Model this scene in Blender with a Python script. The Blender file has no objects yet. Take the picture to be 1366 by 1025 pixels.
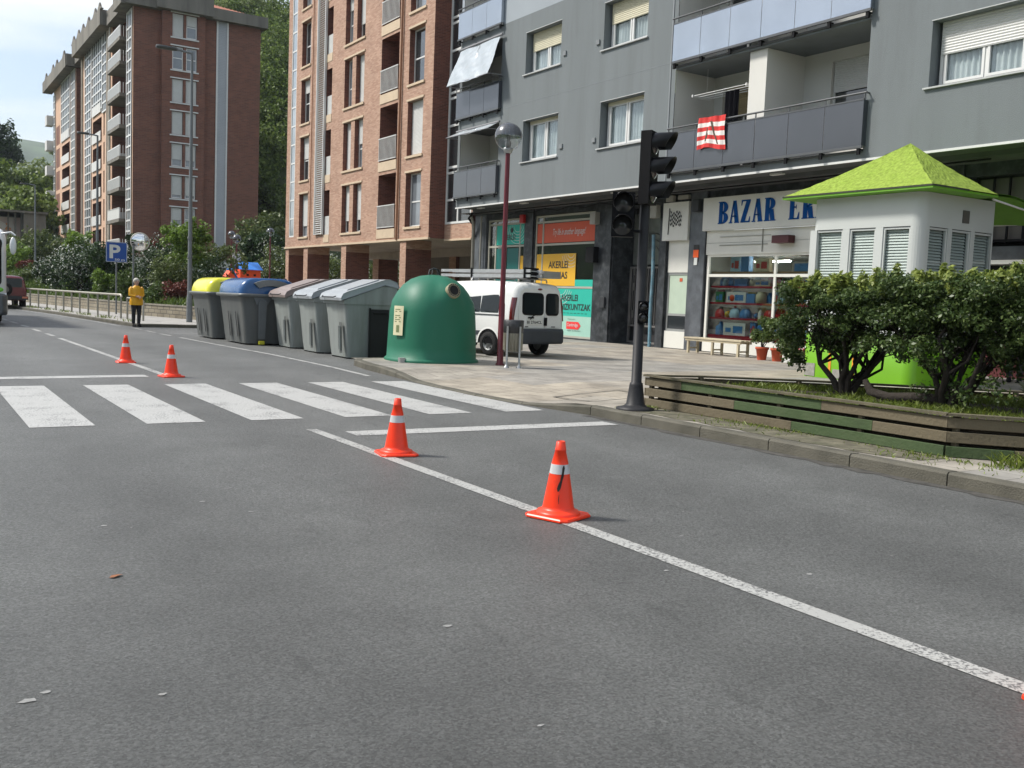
import bpy, math, random
import numpy as np
from mathutils import Matrix, Vector
R = math.radians
sc = bpy.context.scene
# ------------------------------------------------------------ camera
yaw, pitch, roll = 0.571212, 0.0858342, -0.0392488
fw = Vector((math.sin(yaw)*math.cos(pitch), math.cos(yaw)*math.cos(pitch), -math.sin(pitch)))
rt = Vector((math.cos(yaw), -math.sin(yaw), 0)); dn = fw.cross(rt)
r2 = math.cos(roll)*rt + math.sin(roll)*dn; d2 = -math.sin(roll)*rt + math.cos(roll)*dn
cam = bpy.data.cameras.new('camera'); cam.lens = 36*1296.28/1366; cam.sensor_width = 36; cam.clip_end = 9000; cam.clip_start = .05
co = bpy.data.objects.new('camera', cam); sc.collection.objects.link(co); sc.camera = co
co.matrix_world = Matrix(((r2.x, -d2.x, -fw.x, 0), (r2.y, -d2.y, -fw.y, 0), (r2.z, -d2.z, -fw.z, 1.42), (0, 0, 0, 1)))
# ------------------------------------------------------------ sky, sun, exposure
SUN_AZ, SUN_EL = R(-52), R(48)          # azimuth from +Y towards +X
world = bpy.data.worlds.new('World'); sc.world = world; world.use_nodes = True
nt = world.node_tree; N = nt.nodes; Lk = nt.links; N.clear()
out = N.new('ShaderNodeOutputWorld'); bg = N.new('ShaderNodeBackground'); bg.inputs[1].default_value = .1
sky = N.new('ShaderNodeTexSky'); sky.sky_type = 'NISHITA'; sky.sun_disc = False
sky.sun_elevation = SUN_EL; sky.sun_rotation = SUN_AZ; sky.dust_density = 2.0; sky.air_density = 1.0
tc = N.new('ShaderNodeTexCoord'); mp = N.new('ShaderNodeMapping'); mp.inputs['Scale'].default_value = (1.1, 1.1, 6.5); mp.inputs['Rotation'].default_value = (.1, .12, .5)
nz = N.new('ShaderNodeTexNoise'); nz.inputs['Scale'].default_value = 1.7; nz.inputs['Detail'].default_value = 7; nz.inputs['Roughness'].default_value = .55
rp = N.new('ShaderNodeValToRGB'); rp.color_ramp.elements[0].position = .43; rp.color_ramp.elements[1].position = .66
rp.color_ramp.elements[0].color = (.12, .12, .12, 1); rp.color_ramp.elements[1].color = (.97, .97, .97, 1)
mx = N.new('ShaderNodeMixRGB'); mx.inputs[2].default_value = (6.1, 6.3, 6.3, 1)
for a, b in ((tc.outputs['Generated'], mp.inputs[0]), (mp.outputs[0], nz.inputs[0]), (nz.outputs[0], rp.inputs[0]), (rp.outputs[0], mx.inputs[0]),
             (sky.outputs[0], mx.inputs[1]), (mx.outputs[0], bg.inputs[0]), (bg.outputs[0], out.inputs[0])): Lk.new(a, b)
sl = bpy.data.lights.new('sun', 'SUN'); sl.energy = 2.7; sl.angle = R(8); sl.color = (1, .96, .89)
so = bpy.data.objects.new('sun', sl); sc.collection.objects.link(so)
sd = Vector((math.sin(SUN_AZ)*math.cos(SUN_EL), math.cos(SUN_AZ)*math.cos(SUN_EL), math.sin(SUN_EL)))
so.rotation_euler = sd.to_track_quat('Z', 'Y').to_euler()
sc.view_settings.view_transform = 'Standard'; sc.view_settings.look = 'None'; sc.view_settings.gamma = 1; sc.view_settings.exposure = 0.9
sc.render.resolution_x = 1024; sc.render.resolution_y = 768
sc.cycles.max_bounces = 8; sc.cycles.transparent_max_bounces = 16
# ------------------------------------------------------------ helpers
rnd = random.Random(7)
def S(r, g, b):
    f = lambda v: (v/255/12.92 if v/255 <= .04045 else ((v/255+.055)/1.055)**2.4)
    return (f(r), f(g), f(b))
MC = {}
def mat(name, col, rough=.65, var=.08, scale=4, bump=0, bscale=30, metal=0, spec=.5, coat=0, dirt=0, dcol=(.05, .045, .04), dscale=1.5, alpha=1, emit=0, streak=False, isl=0):
    if name in MC: return MC[name]
    m = bpy.data.materials.new(name); m.use_nodes = True; t = m.node_tree; n = t.nodes; l = t.links
    p = n['Principled BSDF']; p.inputs['Roughness'].default_value = rough; p.inputs['Metallic'].default_value = metal
    p.inputs['Specular IOR Level'].default_value = spec; p.inputs['Coat Weight'].default_value = coat; p.inputs['Coat Roughness'].default_value = .08
    tc = n.new('ShaderNodeTexCoord'); src = tc.outputs['Object']
    if streak:
        mp = n.new('ShaderNodeMapping'); mp.inputs['Scale'].default_value = (1, 1, .12); l.new(src, mp.inputs[0]); ssrc = mp.outputs[0]
    else: ssrc = src
    nz = n.new('ShaderNodeTexNoise'); nz.inputs['Scale'].default_value = scale; nz.inputs['Detail'].default_value = 5; l.new(ssrc, nz.inputs[0])
    r = n.new('ShaderNodeMapRange'); r.inputs[1].default_value = .25; r.inputs[2].default_value = .75; r.inputs[3].default_value = 1-var; r.inputs[4].default_value = 1+var
    l.new(nz.outputs[0], r.inputs[0])
    v = n.new('ShaderNodeVectorMath'); v.operation = 'SCALE'; v.inputs[0].default_value = col; l.new(r.outputs[0], v.inputs['Scale']); c = v.outputs[0]
    if isl:
        ge = n.new('ShaderNodeNewGeometry'); r2_ = n.new('ShaderNodeMapRange'); r2_.inputs[3].default_value = 1-isl; r2_.inputs[4].default_value = 1+isl
        l.new(ge.outputs['Random Per Island'], r2_.inputs[0]); v2 = n.new('ShaderNodeVectorMath'); v2.operation = 'SCALE'; l.new(c, v2.inputs[0]); l.new(r2_.outputs[0], v2.inputs['Scale']); c = v2.outputs[0]
    if dirt:
        dn_ = n.new('ShaderNodeTexNoise'); dn_.inputs['Scale'].default_value = dscale; dn_.inputs['Detail'].default_value = 8; dn_.inputs['Roughness'].default_value = .65; l.new(ssrc, dn_.inputs[0])
        dr = n.new('ShaderNodeMapRange'); dr.inputs[1].default_value = .48; dr.inputs[2].default_value = .75; dr.inputs[3].default_value = 0; dr.inputs[4].default_value = dirt; l.new(dn_.outputs[0], dr.inputs[0])
        mm = n.new('ShaderNodeMixRGB'); mm.inputs[2].default_value = (*dcol, 1); l.new(dr.outputs[0], mm.inputs[0]); l.new(c, mm.inputs[1]); c = mm.outputs[0]
    l.new(c, p.inputs['Base Color'])
    if bump:
        bn = n.new('ShaderNodeTexNoise'); bn.inputs['Scale'].default_value = bscale; bn.inputs['Detail'].default_value = 4; l.new(src, bn.inputs[0])
        bp = n.new('ShaderNodeBump'); bp.inputs['Strength'].default_value = bump; bp.inputs['Distance'].default_value = .02; l.new(bn.outputs[0], bp.inputs['Height']); l.new(bp.outputs[0], p.inputs['Normal'])
    if emit: p.inputs['Emission Color'].default_value = (*col, 1); p.inputs['Emission Strength'].default_value = emit
    MC[name] = m; return m
def brick(name, c1, c2, mortar, bw=.24, bh=.065, ms=.012, var=.12, bump=.3):
    m = bpy.data.materials.new(name); m.use_nodes = True; t = m.node_tree; n = t.nodes; l = t.links; p = n['Principled BSDF']; p.inputs['Roughness'].default_value = .85
    tc = n.new('ShaderNodeTexCoord'); sp = n.new('ShaderNodeSeparateXYZ'); l.new(tc.outputs['Object'], sp.inputs[0])
    ad = n.new('ShaderNodeMath'); ad.operation = 'ADD'; l.new(sp.outputs[0], ad.inputs[0]); l.new(sp.outputs[1], ad.inputs[1])
    cb = n.new('ShaderNodeCombineXYZ'); l.new(ad.outputs[0], cb.inputs[0]); l.new(sp.outputs[2], cb.inputs[1])
    b = n.new('ShaderNodeTexBrick'); b.inputs['Scale'].default_value = 1; b.inputs['Brick Width'].default_value = bw; b.inputs['Row Height'].default_value = bh; b.inputs['Mortar Size'].default_value = ms
    b.inputs['Color1'].default_value = (*c1, 1); b.inputs['Color2'].default_value = (*c2, 1); b.inputs['Mortar'].default_value = (*mortar, 1); b.inputs['Mortar Smooth'].default_value = .3; l.new(cb.outputs[0], b.inputs[0])
    nz = n.new('ShaderNodeTexNoise'); nz.inputs['Scale'].default_value = .9; nz.inputs['Detail'].default_value = 8; l.new(tc.outputs['Object'], nz.inputs[0])
    r = n.new('ShaderNodeMapRange'); r.inputs[1].default_value = .3; r.inputs[2].default_value = .7; r.inputs[3].default_value = 1-var; r.inputs[4].default_value = 1+var; l.new(nz.outputs[0], r.inputs[0])
    v = n.new('ShaderNodeVectorMath'); v.operation = 'SCALE'; l.new(b.outputs[0], v.inputs[0]); l.new(r.outputs[0], v.inputs['Scale']); l.new(v.outputs[0], p.inputs['Base Color'])
    bp = n.new('ShaderNodeBump'); bp.invert = True; bp.inputs['Strength'].default_value = bump; bp.inputs['Distance'].default_value = .01; l.new(b.outputs['Fac'], bp.inputs['Height']); l.new(bp.outputs[0], p.inputs['Normal'])
    return m
def leafmat(name, c1, c2, c3=None, trans=.3, rough=.45, topcol=None, z0=0, z1=1):
    m = bpy.data.materials.new(name); m.use_nodes = True; t = m.node_tree; n = t.nodes; l = t.links; p = n['Principled BSDF']; p.inputs['Roughness'].default_value = rough; p.inputs['Specular IOR Level'].default_value = .35
    ge = n.new('ShaderNodeNewGeometry'); r = n.new('ShaderNodeValToRGB'); r.color_ramp.elements[0].color = (*c1, 1); r.color_ramp.elements[1].color = (*c2, 1)
    if c3: e = r.color_ramp.elements.new(.8); e.color = (*c2, 1); r.color_ramp.elements[-1].color = (*c3, 1)
    l.new(ge.outputs['Random Per Island'], r.inputs[0]); c = r.outputs[0]
    if topcol:
        tc = n.new('ShaderNodeTexCoord'); sp = n.new('ShaderNodeSeparateXYZ'); l.new(tc.outputs['Object'], sp.inputs[0]); mr = n.new('ShaderNodeMapRange'); mr.inputs[1].default_value = z0; mr.inputs[2].default_value = z1
        l.new(sp.outputs[2], mr.inputs[0]); mm = n.new('ShaderNodeMixRGB'); mm.inputs[2].default_value = (*topcol, 1); l.new(mr.outputs[0], mm.inputs[0]); l.new(c, mm.inputs[1]); c = mm.outputs[0]
    l.new(c, p.inputs['Base Color']); tr = n.new('ShaderNodeBsdfTranslucent'); l.new(c, tr.inputs[0]); ms = n.new('ShaderNodeMixShader'); ms.inputs[0].default_value = trans
    l.new(p.outputs[0], ms.inputs[1]); l.new(tr.outputs[0], ms.inputs[2]); l.new(ms.outputs[0], n['Material Output'].inputs[0]); return m
def glassmat(name, tint, refl=.08, rough=.02, thr=.75):
    """window glass: see-through with fresnel reflection"""
    m = bpy.data.materials.new(name); m.use_nodes = True; t = m.node_tree; n = t.nodes; l = t.links; n.remove(n['Principled BSDF'])
    tr = n.new('ShaderNodeBsdfTransparent'); tr.inputs[0].default_value = (tint[0]*thr, tint[1]*thr, tint[2]*thr, 1); gl = n.new('ShaderNodeBsdfGlossy'); gl.inputs['Roughness'].default_value = rough; gl.inputs[0].default_value = (.9, .93, .95, 1)
    fr = n.new('ShaderNodeLayerWeight'); fr.inputs[0].default_value = .5; pw = n.new('ShaderNodeMath'); pw.operation = 'POWER'; pw.inputs[1].default_value = 4; l.new(fr.outputs['Facing'], pw.inputs[0]); ad = n.new('ShaderNodeMath'); ad.operation = 'ADD'; ad.use_clamp = True; ad.inputs[1].default_value = refl; l.new(pw.outputs[0], ad.inputs[0])
    ms = n.new('ShaderNodeMixShader'); l.new(ad.outputs[0], ms.inputs[0]); l.new(tr.outputs[0], ms.inputs[1]); l.new(gl.outputs[0], ms.inputs[2]); l.new(ms.outputs[0], n['Material Output'].inputs[0]); return m
class MB:
    def __init__(s): s.v = []; s.f = []; s.sm = []
    def add(s, vs, fs, smooth=False):
        o = len(s.v); s.v += [tuple(p) for p in vs]; s.f += [tuple(i+o for i in f) for f in fs]; s.sm += [smooth]*len(fs); return s
    def box(s, x0, x1, y0, y1, z0, z1):
        if x0 > x1: x0, x1 = x1, x0
        if y0 > y1: y0, y1 = y1, y0
        return s.add([(x0, y0, z0), (x1, y0, z0), (x1, y1, z0), (x0, y1, z0), (x0, y0, z1), (x1, y0, z1), (x1, y1, z1), (x0, y1, z1)],
                     [(3, 2, 1, 0), (4, 5, 6, 7), (0, 1, 5, 4), (1, 2, 6, 5), (2, 3, 7, 6), (3, 0, 4, 7)])
    def bbox(s, x0, x1, y0, y1, z0, z1, b=.01):
        """box with chamfered vertical and top edges"""
        P = [(x0+b, y0), (x1-b, y0), (x1, y0+b), (x1, y1-b), (x1-b, y1), (x0+b, y1), (x0, y1-b), (x0, y0+b)]
        Q = [(min(max(x, x0+b), x1-b), min(max(y, y0+b), y1-b)) for x, y in P]
        vs = [(*p, z0) for p in P]+[(*p, z1-b) for p in P]+[(*q, z1) for q in Q]
        fs = [tuple(range(7, -1, -1)), tuple(range(16, 24))]
        for k in (0, 8): fs += [(k+i, k+(i+1) % 8, k+8+(i+1) % 8, k+8+i) for i in range(8)]
        return s.add(vs, fs)
    def quad(s, *p): return s.add(p, [tuple(range(len(p)))])
    def prism(s, poly, z0, z1):
        n = len(poly); return s.add([(*p, z0) for p in poly]+[(*p, z1) for p in poly], [tuple(range(n-1, -1, -1)), tuple(range(n, 2*n))]+[(i, (i+1) % n, n+(i+1) % n, n+i) for i in range(n)])
    def extr(s, pts, d, smooth=False):
        """planar polygon of 3D points pushed along vector d"""
        n = len(pts); q = [(p[0]+d[0], p[1]+d[1], p[2]+d[2]) for p in pts]
        s.add(list(pts)+q, [tuple(range(n-1, -1, -1)), tuple(range(n, 2*n))]); o = len(s.v)-2*n
        s.f += [(o+i, o+(i+1) % n, o+n+(i+1) % n, o+n+i) for i in range(n)]; s.sm += [smooth]*n; return s
    def tube(s, pts, r, n=10, cap=True):
        pts = [Vector(p) for p in pts]; k = len(pts); rs = r if isinstance(r, (list, tuple)) else [r]*k; o = len(s.v); up = None
        for i, p in enumerate(pts):
            d = (pts[min(i+1, k-1)]-pts[max(i-1, 0)]).normalized()
            if up is None: up = Vector((0, 0, 1)) if abs(d.z) < .9 else Vector((1, 0, 0))
            a = d.cross(up).normalized(); b = a.cross(d).normalized(); up = b
            for j in range(n): t = 2*math.pi*j/n; s.v.append(tuple(p+(a*math.cos(t)+b*math.sin(t))*rs[i]))
        for i in range(k-1):
            for j in range(n): s.f.append((o+i*n+j, o+i*n+(j+1) % n, o+(i+1)*n+(j+1) % n, o+(i+1)*n+j)); s.sm.append(True)
        if cap: s.capf(o, n, k)
        return s
    def capf(s, o, n, k, a=True, b=True):
        for q, st_, on in ((0, -1, a), (k-1, 1, b)):
            if on: i0 = len(s.v); s.v += [s.v[o+q*n+j] for j in range(n)]; s.f.append(tuple(i0+j for j in range(n))[::st_]); s.sm.append(False)
    def lathe(s, prof, cx=0, cy=0, n=24, axis='z', c=(0, 0, 0), cap=True):
        """prof: (radius, height)"""
        o = len(s.v); k = len(prof)
        for r, h in prof:
            for j in range(n):
                t = 2*math.pi*j/n; a, b = r*math.cos(t), r*math.sin(t)
                s.v.append({'z': (cx+a+c[0], cy+b+c[1], h+c[2]), 'x': (h+c[0], a+c[1], b+c[2]), 'y': (a+c[0], h+c[1], b+c[2])}[axis])
        for i in range(k-1):
            for j in range(n): s.f.append((o+i*n+j, o+i*n+(j+1) % n, o+(i+1)*n+(j+1) % n, o+(i+1)*n+j)); s.sm.append(True)
        if cap: s.capf(o, n, k, prof[0][0] > 1e-6, prof[-1][0] > 1e-6)
        return s
    def loft(s, rings, cap=True, smooth=True, closed=True):
        o = len(s.v); n = len(rings[0]); k = len(rings)
        for r in rings: s.v += [tuple(p) for p in r]
        m = n if closed else n-1
        for i in range(k-1):
            for j in range(m): s.f.append((o+i*n+j, o+i*n+(j+1) % n, o+(i+1)*n+(j+1) % n, o+(i+1)*n+j)); s.sm.append(smooth)
        if cap: s.capf(o, n, k)
        return s
    def sphere(s, c, r, n=16, sq=(1, 1, 1)):
        pr = [(max(math.sin(math.pi*i/(n//2)), 1e-7), -math.cos(math.pi*i/(n//2))) for i in range(n//2+1)]
        o = len(s.v); s.lathe(pr, n=n)
        for i in range(o, len(s.v)): x, y, z = s.v[i]; s.v[i] = (c[0]+x*r*sq[0], c[1]+y*r*sq[1], c[2]+z*r*sq[2])
        return s
    def build(s, name, m, parent=None, local=False, smooth=None, rec=True):
        v = s.v
        if parent is not None and not local:
            L = parent.matrix_world.translation if parent.parent is None else Vector(parent['_w'])
            v = [(x-L[0], y-L[1], z-L[2]) for x, y, z in v]
        me = bpy.data.meshes.new(name); me.from_pydata(v, [], s.f)
        me.polygons.foreach_set('use_smooth', [(b if smooth is None else smooth) for b in s.sm])
        if rec:
            import bmesh
            b = bmesh.new(); b.from_mesh(me); bmesh.ops.recalc_face_normals(b, faces=b.faces); b.to_mesh(me); b.free()
        me.update(); return link(name, me, m, parent)
def link(name, me, m, parent=None):
    if m is not None and not me.materials:
        for q in (m if isinstance(m, (list, tuple)) else [m]): me.materials.append(q)
    o = bpy.data.objects.new(name, me); sc.collection.objects.link(o)
    if parent is not None:
        o.parent = parent
        w = parent.get('_w'); o['_w'] = list(w) if w is not None else [0, 0, 0]
    return o
def tag(o, label=None, cat=None, group=None, kind=None):
    if label: o['label'] = label
    if cat: o['category'] = cat
    if group: o['group'] = group
    if kind: o['kind'] = kind
    return o
def thing(name, label, cat, loc=(0, 0, 0), rz=0, group=None):
    o = bpy.data.objects.new(name, None); sc.collection.objects.link(o); o.empty_display_size = .2
    o.location = loc; o.rotation_euler = (0, 0, rz); o.matrix_world = Matrix.Translation(loc) @ Matrix.Rotation(rz, 4, 'Z'); o['_w'] = list(loc)
    return tag(o, label, cat, group)
def dup(root, loc=None, rz=None, label=None, group=None):
    def cp(o, par):
        c = o.copy(); sc.collection.objects.link(c)
        if par is not None: c.parent = par
        for ch in kids.get(o.name, []): cp(ch, c)
        return c
    kids = {}
    for o in list(sc.collection.objects):
        if o.parent: kids.setdefault(o.parent.name, []).append(o)
    r = cp(root, None)
    if loc is not None: r.location = loc
    if rz is not None: r.rotation_euler = (0, 0, rz)
    if label: r['label'] = label
    if group: r['group'] = group
    return r
def struct(mb, name, m, rec=False): return tag(mb.build(name, m, rec=rec), kind='structure')
# wall sheets with openings. F(u, z, d) -> point, d = depth behind the face
def FX(X, sgn=1): return lambda u, z, d=0: (X+sgn*d, u, z)
def FY(Y, sgn=1): return lambda u, z, d=0: (u, Y+sgn*d, z)
def wall(mb, F, u0, u1, z0, z1, holes=(), depth=.3):
    hs = [h if len(h) > 4 else (*h, depth) for h in holes]
    us = sorted({u0, u1, *[h[0] for h in hs], *[h[1] for h in hs]}); zs = sorted({z0, z1, *[h[2] for h in hs], *[h[3] for h in hs]})
    us = [u for u in us if u0-1e-6 <= u <= u1+1e-6]; zs = [z for z in zs if z0-1e-6 <= z <= z1+1e-6]
    for i in range(len(us)-1):
        run = None
        for j in range(len(zs)-1):
            cu, cz = (us[i]+us[i+1])/2, (zs[j]+zs[j+1])/2
            solid = not any(h[0] < cu < h[1] and h[2] < cz < h[3] for h in hs)
            if solid and run is None: run = zs[j]
            if run is not None and (not solid): mb.quad(F(us[i], run), F(us[i+1], run), F(us[i+1], zs[j]), F(us[i], zs[j])); run = None
        if run is not None: mb.quad(F(us[i], run), F(us[i+1], run), F(us[i+1], zs[-1]), F(us[i], zs[-1]))
    for a, b, c, d, e in hs:
        if e: mb.quad(F(a, c), F(a, d), F(a, d, e), F(a, c, e)); mb.quad(F(b, c), F(b, c, e), F(b, d, e), F(b, d)); mb.quad(F(a, c), F(a, c, e), F(b, c, e), F(b, c)); mb.quad(F(a, d), F(b, d), F(b, d, e), F(a, d, e))
    return mb
def fbox(mb, F, u0, u1, z0, z1, d0, d1):
    P = [F(u0, z0, d0), F(u1, z0, d0), F(u1, z0, d1), F(u0, z0, d1), F(u0, z1, d0), F(u1, z1, d0), F(u1, z1, d1), F(u0, z1, d1)]
    return mb.add(P, [(3, 2, 1, 0), (4, 5, 6, 7), (0, 1, 5, 4), (1, 2, 6, 5), (2, 3, 7, 6), (3, 0, 4, 7)])
def frame(mb, F, a, b, c, d, dep, w=.06, t=.06, mull=(), trans=()):
    fbox(mb, F, a, a+w, c, d, dep, dep+t); fbox(mb, F, b-w, b, c, d, dep, dep+t); fbox(mb, F, a+w, b-w, c, c+w, dep, dep+t); fbox(mb, F, a+w, b-w, d-w, d, dep, dep+t)
    for m_ in mull: fbox(mb, F, m_-w/2, m_+w/2, c+w, d-w, dep+.003, dep+t-.003)
    for z in trans: fbox(mb, F, a+w, b-w, z-w/2, z+w/2, dep+.006, dep+t-.006)
    return mb
def curtain(mb, F, a, b, c, d, dep, amp=.025, per=.13):
    n = max(4, int((b-a)/per*6)); v = []
    for i in range(n+1):
        u = a+(b-a)*i/n; dd = dep+amp*math.sin(2*math.pi*(u-a)/per)+amp*.4*math.sin(5.1*(u-a)/per)
        v += [F(u, c, dd), F(u, d, dd)]
    return mb.add(v, [(2*i, 2*i+2, 2*i+3, 2*i+1) for i in range(n)], True)
def slats(mb, F, a, b, c, d, dep, h=.05, bul=.012):
    """roller shutter: shallow horizontal ribs"""
    n = max(2, int(round((d-c)/h)));
    for i in range(n):
        z0 = c+(d-c)*i/n; z1 = c+(d-c)*(i+1)/n
        mb.quad(F(a, z0, dep), F(b, z0, dep), F(b, z0+(z1-z0)*.55, dep-bul), F(a, z0+(z1-z0)*.55, dep-bul)); mb.quad(F(a, z0+(z1-z0)*.55, dep-bul), F(b, z0+(z1-z0)*.55, dep-bul), F(b, z1, dep), F(a, z1, dep))
    return mb
def text_mesh(s, h, ext=.01, width=None, shear=0, bold=0):
    cu = bpy.data.curves.new('lettering', 'FONT'); cu.body = s; cu.size = 1; cu.extrude = 0; cu.shear = shear; cu.offset = bold; cu.resolution_u = 3
    ob = bpy.data.objects.new('lettering', cu); sc.collection.objects.link(ob); dg = bpy.context.evaluated_depsgraph_get()
    me = bpy.data.meshes.new_from_object(ob.evaluated_get(dg)); bpy.data.objects.remove(ob)
    vs = [tuple(v.co) for v in me.vertices]; fs = [tuple(p.vertices) for p in me.polygons]
    x0 = min(v[0] for v in vs); x1 = max(v[0] for v in vs); z0 = min(v[1] for v in vs); z1 = max(v[1] for v in vs)
    sx = (width/(x1-x0)) if width else h/(z1-z0)
    return [((v[0]-x0)*sx, (v[1]-z0)*h/(z1-z0)) for v in vs], fs
def write(mb, s, o, u, h, width=None, n=(0, 0, 0), up=(0, 0, 1), shear=0, bold=0):
    vs, fs = text_mesh(s, h, width=width, shear=shear, bold=bold)
    return mb.add([tuple(o[i]+u[i]*a+up[i]*b+n[i] for i in range(3)) for a, b in vs], fs)
def leaves(name, m, parent, blobs, n, size, seed=1, lumps=0, lump_r=.35, shell=.5, asp=2.0, off=(0, 0, 0), up=.3, cut=None, tip=0):
    """many small leaf faces through the lumps of a crown. blobs: (cx,cy,cz,rx,ry,rz)"""
    rg = np.random.default_rng(seed); B = np.array(blobs, float); vol = (B[:, 3]*B[:, 4]*B[:, 5])**(2/3); bi = rg.choice(len(B), n, p=vol/vol.sum())
    d = rg.normal(size=(n, 3)); d /= np.linalg.norm(d, axis=1)[:, None]; rr = (1-shell*rg.random(n)**1.6)[:, None]
    if lumps:
        li = rg.integers(0, lumps, n); ld = rg.normal(size=(lumps*len(B), 3)); ld /= np.linalg.norm(ld, axis=1)[:, None]; lr = rg.uniform(.45, 1.0, lumps*len(B))[:, None]; ls = rg.uniform(.6, 1.25, lumps*len(B))[:, None]*lump_r
        idx = bi*lumps+li; P = B[bi, :3]+(ld*lr)[idx]*B[bi, 3:]+d*rr*(ls[idx])*B[bi, 3:]
    else: P = B[bi, :3]+d*rr*B[bi, 3:]
    if cut is not None: k = cut(P); P = P[k]; d = d[k]; n = len(P)
    nr = d*.6+rg.normal(size=(n, 3))*.7; nr[:, 2] += up; nr /= np.linalg.norm(nr, axis=1)[:, None]
    a = np.cross(nr, rg.normal(size=(n, 3))); a /= np.linalg.norm(a, axis=1)[:, None]; b = np.cross(nr, a); s = (size*rg.uniform(.55, 1.3, n))[:, None]
    V = np.stack([P-a*s*asp*.5, P+b*s*.5-a*s*.1+nr*s*.12, P+a*s*asp*.5, P-b*s*.5-a*s*.1+nr*s*.12], 1).reshape(-1, 3)-np.array(off)
    me = bpy.data.meshes.new(name); me.vertices.add(4*n); me.vertices.foreach_set('co', V.ravel()); me.loops.add(4*n); me.loops.foreach_set('vertex_index', np.arange(4*n, dtype=np.int32))
    me.polygons.add(n); me.polygons.foreach_set('loop_start', np.arange(0, 4*n, 4, dtype=np.int32)); me.update(calc_edges=True)
    return link(name, me, m, parent)
def limb(mb, p0, p1, r0, r1, rg, n=5, wob=.12, seg=7):
    p0 = Vector(p0); p1 = Vector(p1); L = (p1-p0).length; pts = []; rs = []
    for i in range(n+1):
        t = i/n; q = p0.lerp(p1, t)
        if 0 < i < n: q += Vector((rg.uniform(-1, 1), rg.uniform(-1, 1), rg.uniform(-.6, .6)))*wob*L
        pts.append(q); rs.append(r0+(r1-r0)*t)
    mb.tube(pts, rs, seg); return pts
def skin(name, m, parent, pts, edges, rad, root=0, sub=2, loc=True):
    me = bpy.data.meshes.new(name); me.from_pydata(pts, edges, []); o = bpy.data.objects.new(name, me); sc.collection.objects.link(o)
    md = o.modifiers.new('Skin', 'SKIN'); md.use_smooth_shade = True
    for i, r in enumerate(rad):
        sv = me.skin_vertices[0].data[i]; sv.radius = r if isinstance(r, tuple) else (r, r); sv.use_root = (i == root)
    sb = o.modifiers.new('Sub', 'SUBSURF'); sb.levels = sub; sb.render_levels = sub
    dg = bpy.context.evaluated_depsgraph_get(); m2 = bpy.data.meshes.new_from_object(o.evaluated_get(dg)); bpy.data.objects.remove(o)
    m2.name = name; m2.materials.clear(); m2.polygons.foreach_set('use_smooth', [True]*len(m2.polygons)); return link(name, m2, m, parent)
# ------------------------------------------------------------ ground materials
def asphalt():
    m = bpy.data.materials.new('asphalt'); m.use_nodes = True; t = m.node_tree; n = t.nodes; l = t.links; p = n['Principled BSDF']
    tc = n.new('ShaderNodeTexCoord'); o = tc.outputs['Object']
    def noise(s, d, r=.6):
        x = n.new('ShaderNodeTexNoise'); x.inputs['Scale'].default_value = s; x.inputs['Detail'].default_value = d; x.inputs['Roughness'].default_value = r; l.new(o, x.inputs[0]); return x.outputs[0]
    def rng(s, a, b, c, d):
        x = n.new('ShaderNodeMapRange'); x.inputs[1].default_value = a; x.inputs[2].default_value = b; x.inputs[3].default_value = c; x.inputs[4].default_value = d; l.new(s, x.inputs[0]); return x.outputs[0]
    def mul(a, b):
        x = n.new('ShaderNodeMath'); x.operation = 'MULTIPLY'; l.new(a, x.inputs[0]); l.new(b, x.inputs[1]); return x.outputs[0]
    vo = n.new('ShaderNodeTexVoronoi'); vo.inputs['Scale'].default_value = 105; l.new(o, vo.inputs[0])
    hs = n.new('ShaderNodeSeparateXYZ'); l.new(vo.outputs['Color'], hs.inputs[0])
    agg = rng(hs.outputs[0], 0, 1, .58, 1.5); fine = rng(noise(46, 7, .9), .34, .66, .55, 1.4); mid = rng(noise(2.2, 5), .3, .7, .9, 1.1); big = rng(noise(.28, 6, .7), .3, .7, .78, 1.2)
    sp = n.new('ShaderNodeSeparateXYZ'); l.new(o, sp.inputs[0])
    # wheel tracks run along the street
    wv = n.new('ShaderNodeMath'); wv.operation = 'SINE'; ws = n.new('ShaderNodeMath'); ws.operation = 'MULTIPLY'; ws.inputs[1].default_value = 3.4; l.new(sp.outputs[0], ws.inputs[0]); l.new(ws.outputs[0], wv.inputs[0]); trk = rng(wv.outputs[0], -1, 1, .9, 1.08)
    # drips and stains
    mpp = n.new('ShaderNodeMapping'); mpp.inputs['Scale'].default_value = (2.6, .9, 1); l.new(o, mpp.inputs[0]); st = n.new('ShaderNodeTexNoise'); st.inputs['Scale'].default_value = 2.1; st.inputs['Detail'].default_value = 3; l.new(mpp.outputs[0], st.inputs[0]); stn = rng(st.outputs[0], .64, .71, 1, .82)
    f = mul(mul(mul(agg, fine), mul(mid, big)), mul(trk, stn))
    v = n.new('ShaderNodeVectorMath'); v.operation = 'SCALE'; v.inputs[0].default_value = (.126, .129, .125); l.new(f, v.inputs['Scale']); l.new(v.outputs[0], p.inputs['Base Color'])
    l.new(rng(noise(60, 4), .3, .7, .42, .68), p.inputs['Roughness']); p.inputs['Specular IOR Level'].default_value = .5
    bp = n.new('ShaderNodeBump'); bp.inputs['Strength'].default_value = .85; bp.inputs['Distance'].default_value = .008; l.new(mul(agg, fine), bp.inputs['Height']); l.new(bp.outputs[0], p.inputs['Normal'])
    return m
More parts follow.
